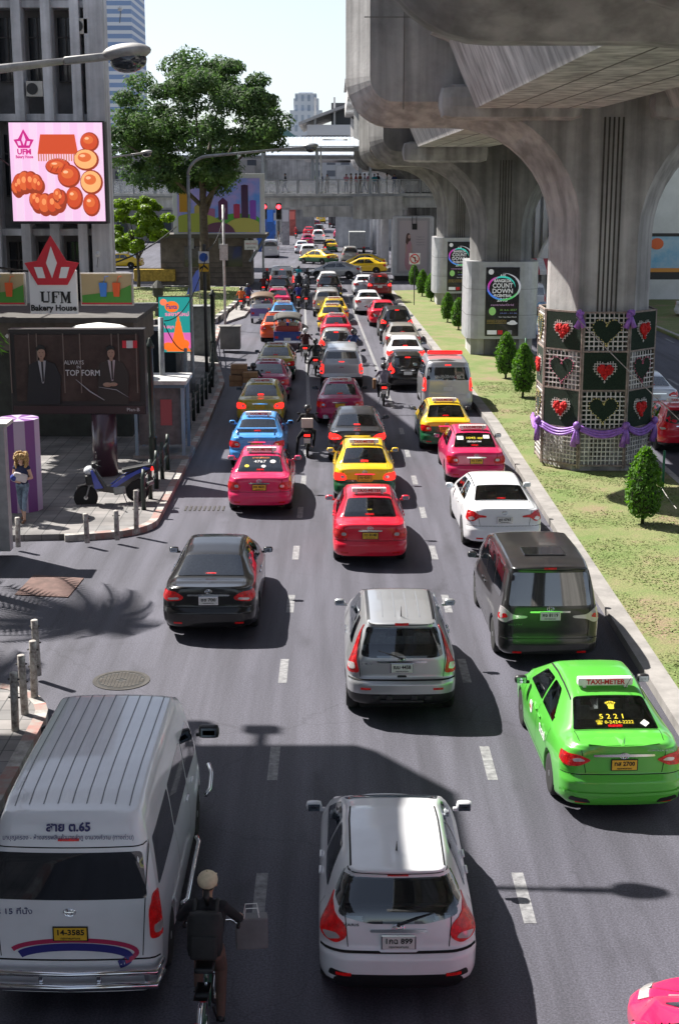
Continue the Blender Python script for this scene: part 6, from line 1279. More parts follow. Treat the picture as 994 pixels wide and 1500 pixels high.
r_, H_ = post('pole', 303, 545, 358, .075, mat('dark_pole', (.05, .05, .05), .6), 'dark pole carrying the blue round traffic sign', 'pole'); q = MB(); q.box((-.02, -.12, H_ - .55), (.46, .03, .5)); s1 = q.build('sign_plate', mat('sign_white', (.7, .7, .72), .4), r_); q = MB(); q.lathe([(.19, -.01), (.19, .01)], (-.02, -.15, H_ - .55), 20, 'y'); q.build('blue_disc', mat('art_signblue', (.02, .1, .45), .4), s1); q = MB(); q.box((-.02, -.12, H_ - 1.0), (.42, .03, .34)); q.build('yellow_plate', PLY, r_); q = MB(); q.prism([(-.2, H_ - 1.1), (-.02, H_ - .95), (.16, H_ - 1.1), (.16, H_ - 1.0), (-.02, H_ - .87), (-.2, H_ - 1.0)], 'y', -.15, -.135); q.build('black_arrow', INK, r_)
post('lamp_post', 313, 530, 425, .11, GRN, 'thick dark iron post at the bend of the pavement railing', 'post', fluted=True)
r_, H_ = post('pole', 330, 480, 300, .07, LG, 'slim pale pole rising in front of the kiosk and billboard', 'pole'); q = MB(); q.box((0, -.1, H_ * .62), (.45, .25, .9)); q.build('junction_box', LG, r_)
# traffic lights
for i, (px, py, D, lb) in enumerate([(408, 303, 116, 'red traffic light hanging below the footbridge near the kiosk'), (387, 303, 119, 'red traffic signal half hidden by the painted-town billboard edge'), (643, 312, 110, 'red traffic light just beside the viaduct pier')]):
    p = aty(px, py, D); root = empty('traffic_light', p, 0, lb, 'traffic light', 'traffic lights at the crossing'); q = MB(); q.box((0, .15, -.35), (.42, .25, 1.3), bev=.05); q.build('housing', BLACK, root); q = MB(); q.lathe([(.17 if i != 1 else .14, -.03), (.17, .03)], (0, 0, 0), 16, 'y'); q.build('red_lens', mat('lit_red', (1, .02, .02), .4, emit=(1, .02, .03), es=6), root)
    for z in (-.38, -.74): q = MB(); q.lathe([(.15, -.02), (.15, .02)], (0, 0, z), 12, 'y'); q.build('dark_lens', GAP, root)
    q = MB(); q.tube([(0, .2, .2), (0, .2, 6.6 - p.z if i < 2 else -1)], .05, 6) if i < 2 else q.tube([(0, .2, -1), (0, .2, .15 - p.z)], .07, 8); q.build('hanger', GREYM, root)
# no turn sign
p = at(604, 441, .15) if 0 else at(606, 447, .15); root = empty('road_sign', p, 0, 'round red-ringed no-turn sign on a thin post in the median grass', 'road sign'); top = aty(606, 379, p.y).z - .15; q = MB(); q.tube([(0, 0, 0), (0, 0, top)], .03, 8); q.build('post', BLACK, root); q = MB(); q.box((0, -.04, top), (.72, .02, .74)); pl_ = q.build('plate', WHITE, root); q = MB(); q.tube([(.29 * math.cos(t * PI / 12), -.065, top + .29 * math.sin(t * PI / 12)) for t in range(25)], .035, 6); q.tube([(-.2, -.07, top + .2), (.2, -.07, top - .2)], .03, 6); q.build('red_ring', mat('signal_red', (.55, .02, .02), .4), pl_); q = MB(); q.box((.03, -.06, top - .05), (.06, .012, .3)); q.box((-.05, -.06, top + .08), (.2, .012, .06)); q.build('arrow', INK, pl_)
# ================================================================ bollards and railing
BOL = mat('bollard_paint', (.50, .48, .45), .7, var=.5, vscale=9, col2=(.14, .11, .10))
bl = [(172, 788, 748, 'white bollard in the middle of the kerb corner row'), (200, 778, 718, 'tall white bollard nearest the parked motorcycle back wheel'), (128, 792, 752, 'peeling bollard below the parked motorcycle front wheel'), (27, 798, 758, 'peeling bollard by the walking woman feet'), (56, 985, 908, 'farthest of the white posts at the near side-street corner'), (51, 1022, 938, 'white post second from the kerb tip at the near corner'), (37, 1046, 960, 'white post third from the kerb tip at the near corner'), (23, 1070, 985, 'white post beside the dark green rail end at the near corner')]
for i, (px, pb, pt, lb) in enumerate(bl):
    p = at(px, pb, .15); root = empty('bollard', p, 0, lb, 'bollard', 'short white posts along the pavement'); root.rotation_euler = ((i % 3 - 1) * .02, (i % 2) * .04 - .02, 0); H = aty(px, pt, p.y).z - .15; q = MB(); q.smooth = True; q.lathe([(.062, -.05), (.062, H - .01), (.055, H)], n=14); q.build('tube', BOL, root)
    for z in (.55, .85):
        if z < H: q = MB(); q.tube([(-.09, 0, z), (.09, 0, z)], .015, 6); q.build('cross_bolt', IRON, root)
def railing(pts, label, n, curve0=False, z0=.15):
    root = empty('railing', (pts[0][0], pts[0][1], z0), 0, label, 'railing', 'dark green railings along the pavement'); o = Vector(pts[0]); P = [Vector(p) - o for p in pts]; tot = sum((b - a).length for a, b in zip(P, P[1:])); cum = 0; pos = []
    for i in range(n):
        d = tot * i / (n - 1); 
        for a, b in zip(P, P[1:]):
            L = (b - a).length
            if d <= L + 1e-6: pos.append(a.lerp(b, d / L)); break
            d -= L
    for p in pos: q = MB(); q.smooth = True; q.tube([(p.x, p.y, -.02), (p.x, p.y, .55), (p.x, p.y + .03, .85), (p.x, p.y + .12, 1.05)], [.065, .06, .06, .05], 8); q.build('post', GRN, root)
    for z in (.45, .82): q = MB(); q.smooth = True; q.tube([(p.x, p.y, z) for p in pos], .028, 6); q.build('rail', GRN, root)
railing([(-5.0, 36.2), (-4.97, 41.4)], 'short dark green railing beside the parked motorcycle', 5); railing([(-5.05, 46.8), (-5.05, 58), (-5.75, 67), (-6.7, 77)], 'long dark green railing running down the kerb to the bend', 19); railing([(-5.35, 20.2), (-5.2, 12)], 'dark green railing at the near corner beside the minibus', 5)
# ================================================================ booths
rt = empty('advertising_booth', (0, 0, 0), 0, 'tall white-framed booth with dark glass cut by the edge of the picture', 'booth'); p = at(20, 808, .15); q = MB(); W = 2.0; x1 = aty(10, 700, p.y).x; zt = aty(20, 625, p.y).z; rt.location = (x1 - W / 2, p.y, .15); hh = zt - .15; q.box((0, .16, hh / 2), (W, .32, hh), bev=.02); q.build('casing', mat('booth_alu', (.40, .39, .40), .4, .3, var=.2, vscale=3), rt); q = MB(); q.box((-.08, -.02, hh * .5), (W - .4, .03, hh - .35)); q.build('glass_panel', mat('booth_glass', (.01, .03, .05), .08, coat=1), rt); q = MB(); q.box((0, .2, hh + .05), (W + .2, .7, .08)); q.build('roof', mat('booth_roof', (.5, .46, .43), .6, var=.2), rt)
q = MB(); q.box((-.08, -.04, hh * .72), (W - .5, .02, hh * .4)); q.build('lower_poster', mat('art_palepanel', (.16, .2, .25), .3), rt)
p = at(33, 745, .15); rt = empty('striped_column', (p.x, p.y, .15), 0, 'purple and white vertically striped column behind the walking woman', 'column'); q = MB()
for i in range(12): q.cur = i % 2; a0 = 2 * PI * i / 12; q.prism([(.55 * math.cos(a0), .55 * math.sin(a0)), (.55 * math.cos(a0 + PI / 6), .55 * math.sin(a0 + PI / 6)), (0, 0)], 'z', 0, 2.4)
q.build('shaft', [mat('stripe_purple', (.16, .05, .22), .5), mat('stripe_pale', (.42, .34, .48), .5)], rt)
rt = empty('pavement_booth', (0, 0, 0), 0, 'small pavement booth with a pale flat roof and blue posts by the railing', 'booth'); p = at(240, 672, .15); rt.location = (p.x - .1, p.y, .15); hh = aty(240, 560, p.y).z - .15; q = MB(); q.box((0, .8, hh), (1.75, 1.9, .13), bev=.04); q.build('roof', mat('booth_pale', (.50, .49, .48), .6, var=.25, vscale=3), rt); q = MB(); q.box((0, .85, hh - .12), (1.6, 1.7, .12)); q.build('eaves', mat('booth_blue', (.10, .16, .22), .6), rt)
for x in (-.72, .72):
    for y in (.05, 1.6): q = MB(); q.box((x, y, hh / 2), (.09, .09, hh)); q.build('post', mat('booth_bluepost', (.22, .30, .38), .5), rt)
q = MB(); q.box((0, .85, hh * .55), (1.3, 1.4, hh * .75)); q.build('cabin', mat('booth_grey', (.13, .12, .125), .6, var=.3), rt); q = MB(); q.box((.2, .13, hh * .6), (.35, .02, .8)); q.build('red_notice', mat('faded_red', (.35, .08, .09), .7), rt); q = MB(); q.box((0, .85, .05), (1.7, 1.7, .1)); q.build('step', CONC, rt)
# utility boxes, bins, tables etc.
for px, py, w_, d_, h_, m, lb in ((218, 555, 2.4, 1.8, 2.0, mat('box_dark', (.03, .04, .045), .5), 'dark metal cabinet behind the lit temple sign'), (337, 512, 1.0, .8, 1.1, mat('box_grey', (.16, .155, .15), .7, var=.2), 'grey utility box at the end of the railing'), (295, 520, 1.1, .9, 2.3, mat('box_shelter', (.22, .23, .22), .6, var=.3), 'tall pale shelter panel between two dark poles')):
    p = at(px, py, .15); rt = empty('utility_box', (p.x, p.y, .15), 0, lb, 'cabinet'); q = MB(); q.box((0, d_ / 2, h_ / 2), (w_, d_, h_), bev=.03); q.build('cabinet', m, rt); q = MB(); q.box((0, -.01, h_ / 2), (w_ * .42, .02, h_ * .8)); q.build('door', m, rt); q = MB(); q.box((0, d_ / 2, h_ + .04), (w_ + .1, d_ + .1, .06)); q.build('lid', m, rt)
p = at(160, 640, .15); rt = empty('planter_wall', (p.x - .5, 50, .15), 0, 'low pale wall in the shade behind the suits billboard', 'wall'); q = MB(); q.box((-1.2, 0, .5), (7.5, .5, 1.0), bev=.03); q.build('wall', CONC, rt); q = MB(); q.box((-1.2, 0, 1.03), (7.7, .6, .06)); q.build('coping', KW, rt)
p = at(110, 470, 3.4); rt = empty('parasol', (aty(145, 480, 44).x, 44, .15), 0, 'round white parasol top showing behind the suits billboard', 'parasol'); z = aty(145, 478, 44).z - .15; q = MB(); q.smooth = True; q.lathe([(1.0, z - .1), (.7, z + .02), (.03, z + .12)], n=20); q.build('canopy', mat('parasol_white', (.72, .71, .68), .7), rt); q = MB(); q.tube([(0, 0, 0), (0, 0, z)], .03, 6); q.build('pole', GREYM, rt)
def cctv(loc, label): rt = empty('security_camera', loc, 0, label, 'camera'); q = MB(); q.box((0, -.1, 0), (.14, .34, .12), bev=.02, rx=.3); q.build('camera_body', WHITE, rt); q = MB(); q.tube([(0, .0, -.05), (-.06, .05, -.5)], .02, 6); q.build('bracket', GREYM, rt)
cctv(aty(144, 372, 53.5), 'white security camera above the drinks panel by the pillar')
cctv(aty(177, 13, 56.5), 'small camera on the building corner at the top of the view')
# cable
def cable(a, c, sag, label, r=.02, m=None): pts = [Vector(a).lerp(Vector(c), t / 16) - Vector((0, 0, sag * 4 * (t / 16) * (1 - t / 16))) for t in range(17)]; q = MB(); q.tube(pts, r, 5); tag(q.build('cable', m or GAP), label, 'cable')
cable(aty(0, 392, 45), aty(258, 332, 75), .9, 'sagging dark cable slung from the bakery sign towards the street tree', .035); cable(aty(303, 366, 60), aty(330, 305, 82), .5, 'thin overhead wire between the dark pole and the slim pale pole', .02)
cable(aty(0, 232, 50), aty(160, 262, 110), 1.2, 'overhead wire passing behind the video screen towards the tree', .025); cable(aty(241, 470, 47), aty(303, 372, 60), .7, 'wire drooping from the plain grey pole to the blue-signed pole', .018); cable(aty(241, 474, 47), aty(274, 512, 54), .3, 'short wire between the grey pole and the thin cable pole', .018)
cable((6.9, 41.0, 4.7), (11.0, 35, .6), .12, 'pale guy rope running down across the heart panels', .014, KW); cable(at(960, 700, 1.0), at(990, 745, .8), .05, 'thin rope between the green median stakes', .012, KW)
for px, py, pt, lb in ((969, 725, 660, 'thin green stake beside the front conical bush'), (768, 545, 495, 'thin green stake behind the pair of conical bushes')): post('stake', px, py, pt, .035, mat('stake_green', (.01, .12, .05), .5), lb, 'stake')
# shading structure out of the frame: added block and slab throwing the foreground shadow
rt = empty('shadow_caster_block', (0, 0, 0), 0, 'unseen block with a projecting slab, added beside the viewpoint to shade the foreground', 'building'); q = MB(); q.box((-28, 6, 11), (17, 44, 22)); q.build('wall', OFF, rt); Hc = 14.5
q = MB(); q.prism([(-20, 27.85), (-8.95, 27.85), (-7.85, 26.3), (-7.85, -25), (-20, -25)], 'z', Hc - .25, Hc + .25); q.build('canopy', OFF, rt)
for x, y in ((-11.7, 28.7), (-10.6, 28.5)): q = MB(); q.box((x, y - .5, Hc), (.14, 1.3, .1)); q.box((x, y + .1, Hc), (.5, .3, .2)); q.build('shadow_arm', GREYM, rt)  # invented arms on the slab edge, added only for the shadows they drop
# ================================================================ VEHICLES
PW = paint('white', (.74, .75, .78)); PS = paint('silver', (.46, .47, .49), .65, .35); PBK = paint('black', (.004, .004, .005), dust=.012); PDG = paint('dark_grey', (.028, .027, .030), .4, dust=.04); PG = paint('green', (.085, .44, .045), dust=.05); PR = paint('red', (.70, .006, .035), dust=.04); PPK = paint('pink', (.64, .014, .105), dust=.06); PMG = paint('magenta', (.40, .008, .09), dust=.05); PYL = paint('yellow', (.80, .52, .01), dust=.04); PGD = paint('gold', (.46, .36, .03), dust=.06); PDGN = paint('dark_green', (.008, .10, .035), dust=.05); PBL = paint('blue', (.06, .30, .72), dust=.05); POR = paint('orange', (.75, .09, .012), dust=.05); PBE = paint('beige', (.40, .38, .35), .5); PDR = paint('dark_red', (.25, .008, .012)); PTL = paint('teal', (.03, .32, .28)); PVN = paint('van_silver', (.48, .49, .52), .45)
KK = 'กรุงเทพมหานคร'
def putc(c, px, py, rz=0.0, sc=1.0): p = at(px, py); c.location = (p.x, p.y, 0); c.rotation_euler.z = rz; c.scale = (sc, sc, sc); return p
YT = mat('sticker_yellow', (.75, .6, .03), .5, emit=(.7, .55, .02), es=.05); WT_ = mat('sticker_white', (.7, .7, .7), .5); RT = mat('sticker_red', (.6, .03, .03), .5); OT = mat('sticker_orange', (.7, .2, .03), .5)
G = 'vehicles queueing in the lanes'
c, s = make_car('white_hatchback', dict(HATCH, hz=.9), PW, see=True, label='white hatchback nearest the viewpoint, half in shade, with dark rear glass', plate=('1กฉ 899', KK), mir=PW); putc(c, 583, 1482)
b = MB(); b.smooth = True; P = s.top(0, .75)[0]; b.tube([P + Vector((0, .02, .0)), P + Vector((0, -.04, .14))], [.012, .003], 6); b.build('antenna', BLACK, c)
text('YARIS', .04, INK, c, s.rear(-.50, .93)[0] + Vector((0, -.012, 0)), fit=.17, name='badge_lettering')
patch('lower_insert', s.rear, rounded([(-.62, .22), (.62, .22), (.70, .36), (.56, .43), (-.56, .43), (-.70, .36)], .05, 3), BLACK, c, off=.005, d=.06)
for q_ in (-1, 1): b = MB(); strip(b, s.top, [(q_ * .50, .5), (q_ * .505, 1.6), (q_ * .49, 2.0)], .02, .003); b.build('roof_channel', GAP, c)
for sg in (-1, 1):
    patch('pillar_glass', (lambda x, z, q=sg: s.rear(q * x, z)), rounded([(.50, 1.36), (.62, 1.08), (.70, 1.20), (.62, 1.36)], .02, 2), GDARK, c, off=.006, d=.05)
    patch('lower_vent', (lambda x, z, q=sg: s.rear(q * x, z)), rounded([(.42, .36), (.74, .40), (.72, .47), (.5, .44)], .02, 2), BLACK, c, off=.006, d=.05)
c, s = make_car('silver_suv', dict(CRV, hz=1.05), PS, see=True, label='silver sport utility car with tall red lamps up its rear pillars', plate=('ฌม 4458', KK), mir=PS); putc(c, 588, 1062)
text('CR-V', .05, CHROME, c, s.rear(-.56, .99)[0] + Vector((0, -.012, 0)), fit=.18, name='badge_lettering'); patch('tailgate_grip', s.rear, rounded([(-.08, .775), (.08, .775), (.07, .81), (-.07, .81)], .01, 1), BLACK, c, off=.006, d=.06)
for q_ in (-1, 1): b = MB(); strip(b, s.top, [(q_ * .53, .55), (q_ * .54, 2.2)], .05, .005); b.build('roof_rail', BLACK, c)
for x in (-.3, -.1, .1, .3): b = MB(); strip(b, s.top, [(x, .6), (x, 2.0)], .02, .004); b.build('roof_rib', mat('rib_shadow', (.16, .17, .19), .6), c)
b = MB(); b.smooth = True
for x in (-.42, -.2, .2, .42): b.box((x, .01, .46), (.12, .04, .09), bev=.02)
b.box((0, .02, .40), (.7, .06, .05), bev=.015); b.build('bumper_guard', BLACK, c)
P = s.top(0, .62)[0]; b = MB(); b.tube([P, P + Vector((0, -.04, .18))], [.012, .003], 6); b.build('antenna', BLACK, c)
TX = ('r', 'TAXI-METER')
c, s = make_car('green_taxi', ALTIS, PG, label='bright green taxi with white roof sign and yellow numbers on its rear glass', cat='taxi', taxi=TX, plate=('ทส 2700', KK), py=True, mir=BLACK, stick=[('5 2 2 1', -.02, .86, .13, YT), ('☎ 0-2424-2222', .0, .76, .08, YT), ('♛', 0, 1.06, .20, YT), ('◆', .42, .74, .14, WT_)]); putc(c, 912, 1204, .03)
sd = s.side(-1); P, nn = sd(1.75, .72)
b = MB(); b.lathe([(.10, -.006), (.10, .006)], (0, 0, 0), 18, 'x'); o = b.build('door_badge', WT_, c); o.location = sd(2.5, .74)[0] + Vector((-.008, 0, 0)); text('ท.ฉ.', .08, RT, c, sd(2.5, .74)[0] + Vector((-.02, 0, 0)), rot=(PI / 2, 0, -PI / 2)); text('มิเตอร์', .17, WT_, c, sd(1.5, .72)[0] + Vector((-.015, 0, 0)), rot=(PI / 2, 0, -PI / 2), name='side_lettering', bold=.004)
for sg in (-1, 1): patch('skirt_vent', (lambda x, z, q=sg: s.rear(q * x, z)), rounded([(.45, .27), (.75, .30), (.72, .36), (.5, .33)], .02, 2), BLACK, c, off=.01, d=.06)
text('COROLLA ALTIS', .03, CHROME, c, s.rear(.50, .985)[0] + Vector((0, -.012, 0)), fit=.36, name='badge_lettering')
b = MB(); strip(b, s.rear, [(-.84, .42), (0, .40), (.84, .42)], .035, .02); b.build('body_kit_lip', PG, c)
b = MB(); strip(b, s.rear, [(-.5, 1.07), (.5, 1.07)], .03, .02); b.build('boot_spoiler', PG, c)
c, s = make_car('black_sedan', CAMRY, PBK, label='glossy black saloon with red lamps, alone in the near left lane', plate=('ชช 700', KK), mir=PBK); putc(c, 306, 941)
c, s = make_car('dark_minivan', MPV, PDG, label='tall dark grey people carrier with clear lamps beside the median', plate=('ศจ 8119', KK), mir=PDG); putc(c, 803, 978, .02)
text('VELLFIRE', .045, CHROME, c, s.rear(-.62, .80)[0] + Vector((0, -.012, 0)), fit=.26); b = MB(); b.box((0, 1.05, s.topz(0, 1.05) + .006), (.75, .55, .012), bev=.004); b.build('sunroof', GDARK, c)
c, s = make_car('white_sedan', ACCORD, PW, label='white saloon between the pink taxi and the dark people carrier', plate=('ฎต 6765', KK), mir=PW); putc(c, 738, 812, .02)
c, s = make_car('red_taxi', SEDAN, PR, label='red taxi directly ahead of the silver sport utility car', cat='taxi', taxi=TX, plate=('ทว 8148', KK), py=True, mir=PR, stick=[('ก ก', 0, .84, .07, YT)]); putc(c, 542, 834)
c, s = make_car('yellow_green_taxi', SEDAN, PYL, PDGN, label='yellow over green taxi right in front of the red taxi', cat='taxi', taxi=TX, plate=('ทข 4205', KK), py=True, mir=PYL, brake=True) if 0 else make_car('yellow_green_taxi', dict(SEDAN, two=[(0, .72), (1, .74), (2, .7), (4.5, .6)]), PYL, PDGN, label='yellow over green taxi right in front of the red taxi', cat='taxi', taxi=TX, plate=('ทข 4205', KK), py=True, mir=PYL, brake=True); putc(c, 534, 742)
c, s = make_car('pink_taxi', SEDAN, PPK, label='pink taxi with the number 4767 on its rear glass in the left lane', cat='taxi', taxi=TX, plate=('ทจ 4031', KK), py=True, mir=PPK, stick=[('4767', -.02, 1.0, .16, WT_), ('มานะพัฒนา', 0, 1.16, .10, OT), ('●', .32, 1.0, .2, WT_), ('●', -.36, .82, .16, YT), ('●', .08, .80, .16, WT_)]); putc(c, 380, 757)
c, s = make_car('blue_taxi', SEDAN, PBL, label='sky blue taxi with a boot spoiler just ahead of the pink taxi', cat='taxi', taxi=TX, plate=('ทฉ 3120', KK), py=True, mir=PBL); putc(c, 376, 690)
b = MB(); b.smooth = True; b.box((0, .18, 1.27), (1.25, .16, .035), bev=.015); b.box((-.55, .2, 1.16), (.05, .1, .2)); b.box((.55, .2, 1.16), (.05, .1, .2)); b.build('boot_spoiler', PBL, c)
c, s = make_car('pink_taxi', SEDAN, PPK, label='pink taxi beside the median with arched yellow writing on its rear glass', cat='taxi', taxi=TX, plate=('ทว 7394', KK), py=True, mir=BLACK, stick=[('1045 ๙๙', 0, 1.0, .15, YT), ('มิตรภาพ', 0, .84, .12, WT_), ('■', -.40, 1.0, .26, WT_), ('■', .36, 1.05, .24, WT_)]); putc(c, 697, 715)
c, s = make_car('yellow_green_taxi', dict(SEDAN, two=[(0, .85), (1, .86), (2, .82), (4.5, .7)]), PYL, PDGN, label='yellow over green taxi right behind the silver van with the red roof bar', cat='taxi', taxi=TX, plate=('ทต 9331', KK), py=True, mir=BLACK); putc(c, 654, 664)
c, s = make_car('grey_sedan', CAMRY, PDG, label='dark grey saloon between the magenta taxi and the nearest yellow taxi', plate=('ภย 3308', KK), brake=True, mir=PDG); putc(c, 523, 682)
c, s = make_car('minibus', VAN, PW, label='white high-roof minibus filling the near left corner, with route lettering', cat='minibus', plate=('14-3585', KK), py=True, mir=BLACK); putc(c, 108, 1488, 0.0)
NV = mat('navy_ink', (.02, .02, .12), .5); text('สาย ต.65', .125, NV, c, s.rear(0, 2.06)[0] + Vector((0, -.02, 0)), rot=(R(72), 0, 0), name='route_lettering', bold=.004); text('มาบุญครอง - ห้างสรรพสินค้าบางลำภู งามวงศ์วาน (ทางด่วน)', .065, NV, c, s.rear(0, 1.96)[0] + Vector((0, -.02, 0)), rot=(R(72), 0, 0), fit=1.35, name='route_lettering'); text('วร 15 ที่นั่ง', .09, NV, c, s.rear(-.60, 1.17)[0] + Vector((0, -.012, 0)), fit=.42, name='seat_lettering')
b = MB()
for i in range(9): strip(b, s.top, [(-.60 + i * .15, .45), (-.60 + i * .15, 3.6)], .012, .004)
b.build('roof_rib', mat('rib_shadow', (.16, .17, .19), .6), c)
for m, o_ in ((mat('swoosh_red', (.45, .03, .10), .4), 0), (mat('swoosh_blue', (.03, .03, .20), .4), .05)):
    b = MB(); pts = [(-.85 + 1.5 * t / 24, .82 - o_ * 2 + .10 * math.sin(PI * t / 24 * .8) ) for t in range(25)] + [(.68 - .10 * k / 5 * k / 5 - o_, .83 - o_ * 2 - .045 * k) for k in range(6)]; pts = [(.02 + (.66 - o_ * 1.6) * math.cos(R(a)), .70 - o_ + (.15 - o_ * .5) * math.sin(R(a))) for a in range(165, -41, -8)]; strip(b, s.rear, pts, .05 if o_ == 0 else .085, .006 + o_ * .02); b.build('body_stripe', m, c)
b = MB(); b.smooth = True; b.tube([(-.93, .18, .56), (-.90, -.08, .56), (0, -.13, .56), (.90, -.08, .56), (.93, .18, .56)], .032, 10); b.tube([(-.93, .18, .42), (-.90, -.10, .42), (0, -.15, .42), (.90, -.10, .42), (.93, .18, .42)], .04, 10)
for x in (-.8, -.3, .3, .8): b.box((x, -.09, .49), (.05, .04, .14), bev=.01)
b.tube([(.98, 1.7, .38), (1.02, 1.8, .36), (1.02, 3.3, .36), (.98, 3.4, .38)], .03, 8); b.tube([(1.0, 4.5, .45), (1.05, 4.6, .5), (1.05, 4.9, .6), (1.0, 5.0, .7)], .03, 8); b.build('chrome_bumper_bar', CHROME, c)
cm = mat('curtain', (.04, .10, .11), .9, var=.3, vscale=20)
c, s = make_car('pink_taxi', SEDAN, PPK, label='front corner of a pink taxi coming into the lower right of view', cat='taxi', plate=('ทน 5512', KK), py=True, mir=PPK)
p = at(950, 1449, .7); c.location = (p.x - .0, p.y, 0); c.rotation_euler.z = PI * 0; pk = c
p = at(943, 1440, .95); pk.location = (p.x + .72, p.y - 3.85, 0)
for sg in (-1, 1): patch('headlight', (lambda x, z, q=sg: s.front(q * x, z)), rounded([(.45, .60), (.76, .62), (.78, .74), (.60, .72)], .04, 2), CLEARL, c, off=.012, d=.05)
# ---- farther vehicles: one of each kind, then copies
PROTO = {}
SPECS = dict(sedan=SEDAN, hatch=SMALL, suv=SUV, van=LOWVAN, pick=PICK, big=CAMRY)
def far(kind, px, py, name, up, lab, lo=None, tx=False, brake=False, rz=0.0, py_=False, cat=None, den=2, xy=None):
    k = (kind, tx, brake, py_, lo is not None)
    if k not in PROTO:
        S = SPECS[kind]
        if lo is not None: S = dict(S, two=[(0, .74), (1, .76), (2, .72), (4.5, .6)])
        c, s = make_car(name, S, up, lo or up, label=lab, den=den, taxi=TX if tx else None, py=py_, brake=brake, opq=False if kind in ('sedan', 'big') else True, mir=BLACK); PROTO[k] = c
    else: c = copy_tree(PROTO[k]); c.name = name
    c.name = name
    for ch in c.children:
        if ch.name.startswith('body'):
            for i, m in enumerate((up, lo or up, BLACK)): ch.material_slots[i].link = 'OBJECT'; ch.material_slots[i].material = m
    tag(c, lab, cat or ('taxi' if tx else {'van': 'van', 'pick': 'pickup'}.get(kind, 'car')), G); c['group'] = G
    if xy: c.location = (*xy, 0); c.rotation_euler.z = rz
    else:
        putc(c, px, py, rz)
    return c
def FS(D): return .024 if D > 50 else 0
LA = [
 ('sedan', 381, 628, 'gold_taxi', PGD, 'olive gold taxi just ahead of the sky blue taxi', None, 1, 1), ('sedan', 498, 626, 'magenta_taxi', PMG, 'magenta taxi right behind the silver pickup', None, 1, 0),
 ('sedan', 392, 590, 'magenta_taxi', PMG, 'magenta taxi with a boxed-up motorcycle at its side', None, 1, 0), ('sedan', 403, 560, 'gold_taxi', PGD, 'gold over green taxi behind the open tuk-tuk', PDGN, 1, 0),
 ('sedan', 404, 503, 'orange_taxi', POR, 'orange taxi beside the canopied tuk-tuk', None, 1, 0), ('sedan', 415, 484, 'pale_blue_taxi', PBL, 'pale blue taxi with a blue roof sign, ahead of the orange one', None, 1, 0),
 ('sedan', 407, 458, 'pink_taxi', PPK, 'pink taxi next to the purple tuk-tuk', None, 1, 0), ('suv', 410, 444, 'dark_car', PBK, 'dark car nose to tail behind the white commuter van', None, 0, 0),
 ('van', 413, 430, 'white_van', PW, 'white commuter van at the head of the left lane', None, 0, 1),
 ('pick', 500, 573, 'silver_pickup', PVN, 'silver pickup with a covered bed and lit red lamps in the middle lane', None, 0, 1), ('hatch', 492, 530, 'beige_hatchback', PBE, 'dusty beige hatchback ahead of the silver pickup', None, 0, 1),
 ('sedan', 493, 506, 'red_taxi', PR, 'red taxi half hidden by the dusty beige hatchback', None, 1, 0), ('sedan', 487, 488, 'yellow_taxi', PYL, 'yellow taxi, nearer of the yellow pair in the middle lane', None, 1, 0),
 ('sedan', 490, 476, 'yellow_taxi', PYL, 'yellow taxi, farther of the yellow pair in the middle lane', None, 1, 0), ('pick', 479, 466, 'silver_pickup', PBE, 'pale pickup with canopy beside the pack of motorcycles', None, 0, 0),
 ('suv', 483, 441, 'black_van', PBK, 'black boxy car at the front of the middle lane', None, 0, 0), ('big', 481, 428, 'white_car', PW, 'white car at the stop line in the middle lane', None, 0, 0),
 ('van', 655, 606, 'police_van', PVN, 'silver van with a long red light bar on its roof', None, 0, 1), ('hatch', 597, 574, 'black_hatchback', PBK, 'small black hatchback squeezed beside the silver van', None, 0, 1),
 ('big', 594, 546, 'white_sedan', PW, 'dusty white saloon left of the silver van, with lit lamps', None, 0, 1), ('big', 590, 522, 'beige_sedan', PBE, 'beige saloon directly in front of the dusty white one', None, 0, 0),
 ('suv', 581, 502, 'dark_suv', PDG, 'dark sport utility car next to the median, ahead of the beige saloon', None, 0, 1), ('sedan', 562, 480, 'red_sedan', PR, 'red saloon between the dark sport utility car and a white saloon', None, 0, 0),
 ('big', 540, 462, 'white_sedan', PW, 'clean white saloon in the right lane behind the dark red car', None, 0, 0), ('suv', 556, 440, 'dark_red_suv', PDR, 'dark red sport utility car with bright brake lamps near the crossing', None, 0, 1), ('big', 535, 434, 'white_car', PW, 'white car half behind the dark red sport utility car', None, 0, 0),
 ('pick', 451, 383, 'white_pickup', PW, 'white pickup crossing just beyond the junction', None, 0, 0), ('sedan', 442, 372, 'white_car', PW, 'white car behind the crossing white pickup', None, 0, 0), ('sedan', 484, 370, 'taxi', PYL, 'yellow over green taxi heading away beyond the crossing', PDGN, 1, 0),
 ('sedan', 450, 361, 'magenta_car', PMG, 'magenta taxi in the far left lane beyond the crossing', None, 1, 0), ('suv', 513, 388, 'silver_suv', PBE, 'silver estate car just past the turning yellow taxis', None, 0, 0), ('sedan', 497, 350, 'magenta_car', PMG, 'magenta car in the far middle lane', None, 0, 0),
 ('van', 396, 378, 'silver_van', PVN, 'silver van heading away past the kiosk', None, 0, 0), ('suv', 466, 357, 'white_suv', PW, 'white estate car with red lamps in the distance', None, 0, 1), ('sedan', 515, 340, 'yellow_car', PYL, 'yellow car beneath the tan lorry in the distance', None, 0, 0),
]
for i, (kind, px, py, nm_, up, lb, lo, tx, br) in enumerate(LA): far(kind, px, py, nm_, up, lb, lo, bool(tx), bool(br), py_=bool(tx), rz=R(1.2) if py < 520 else 0)
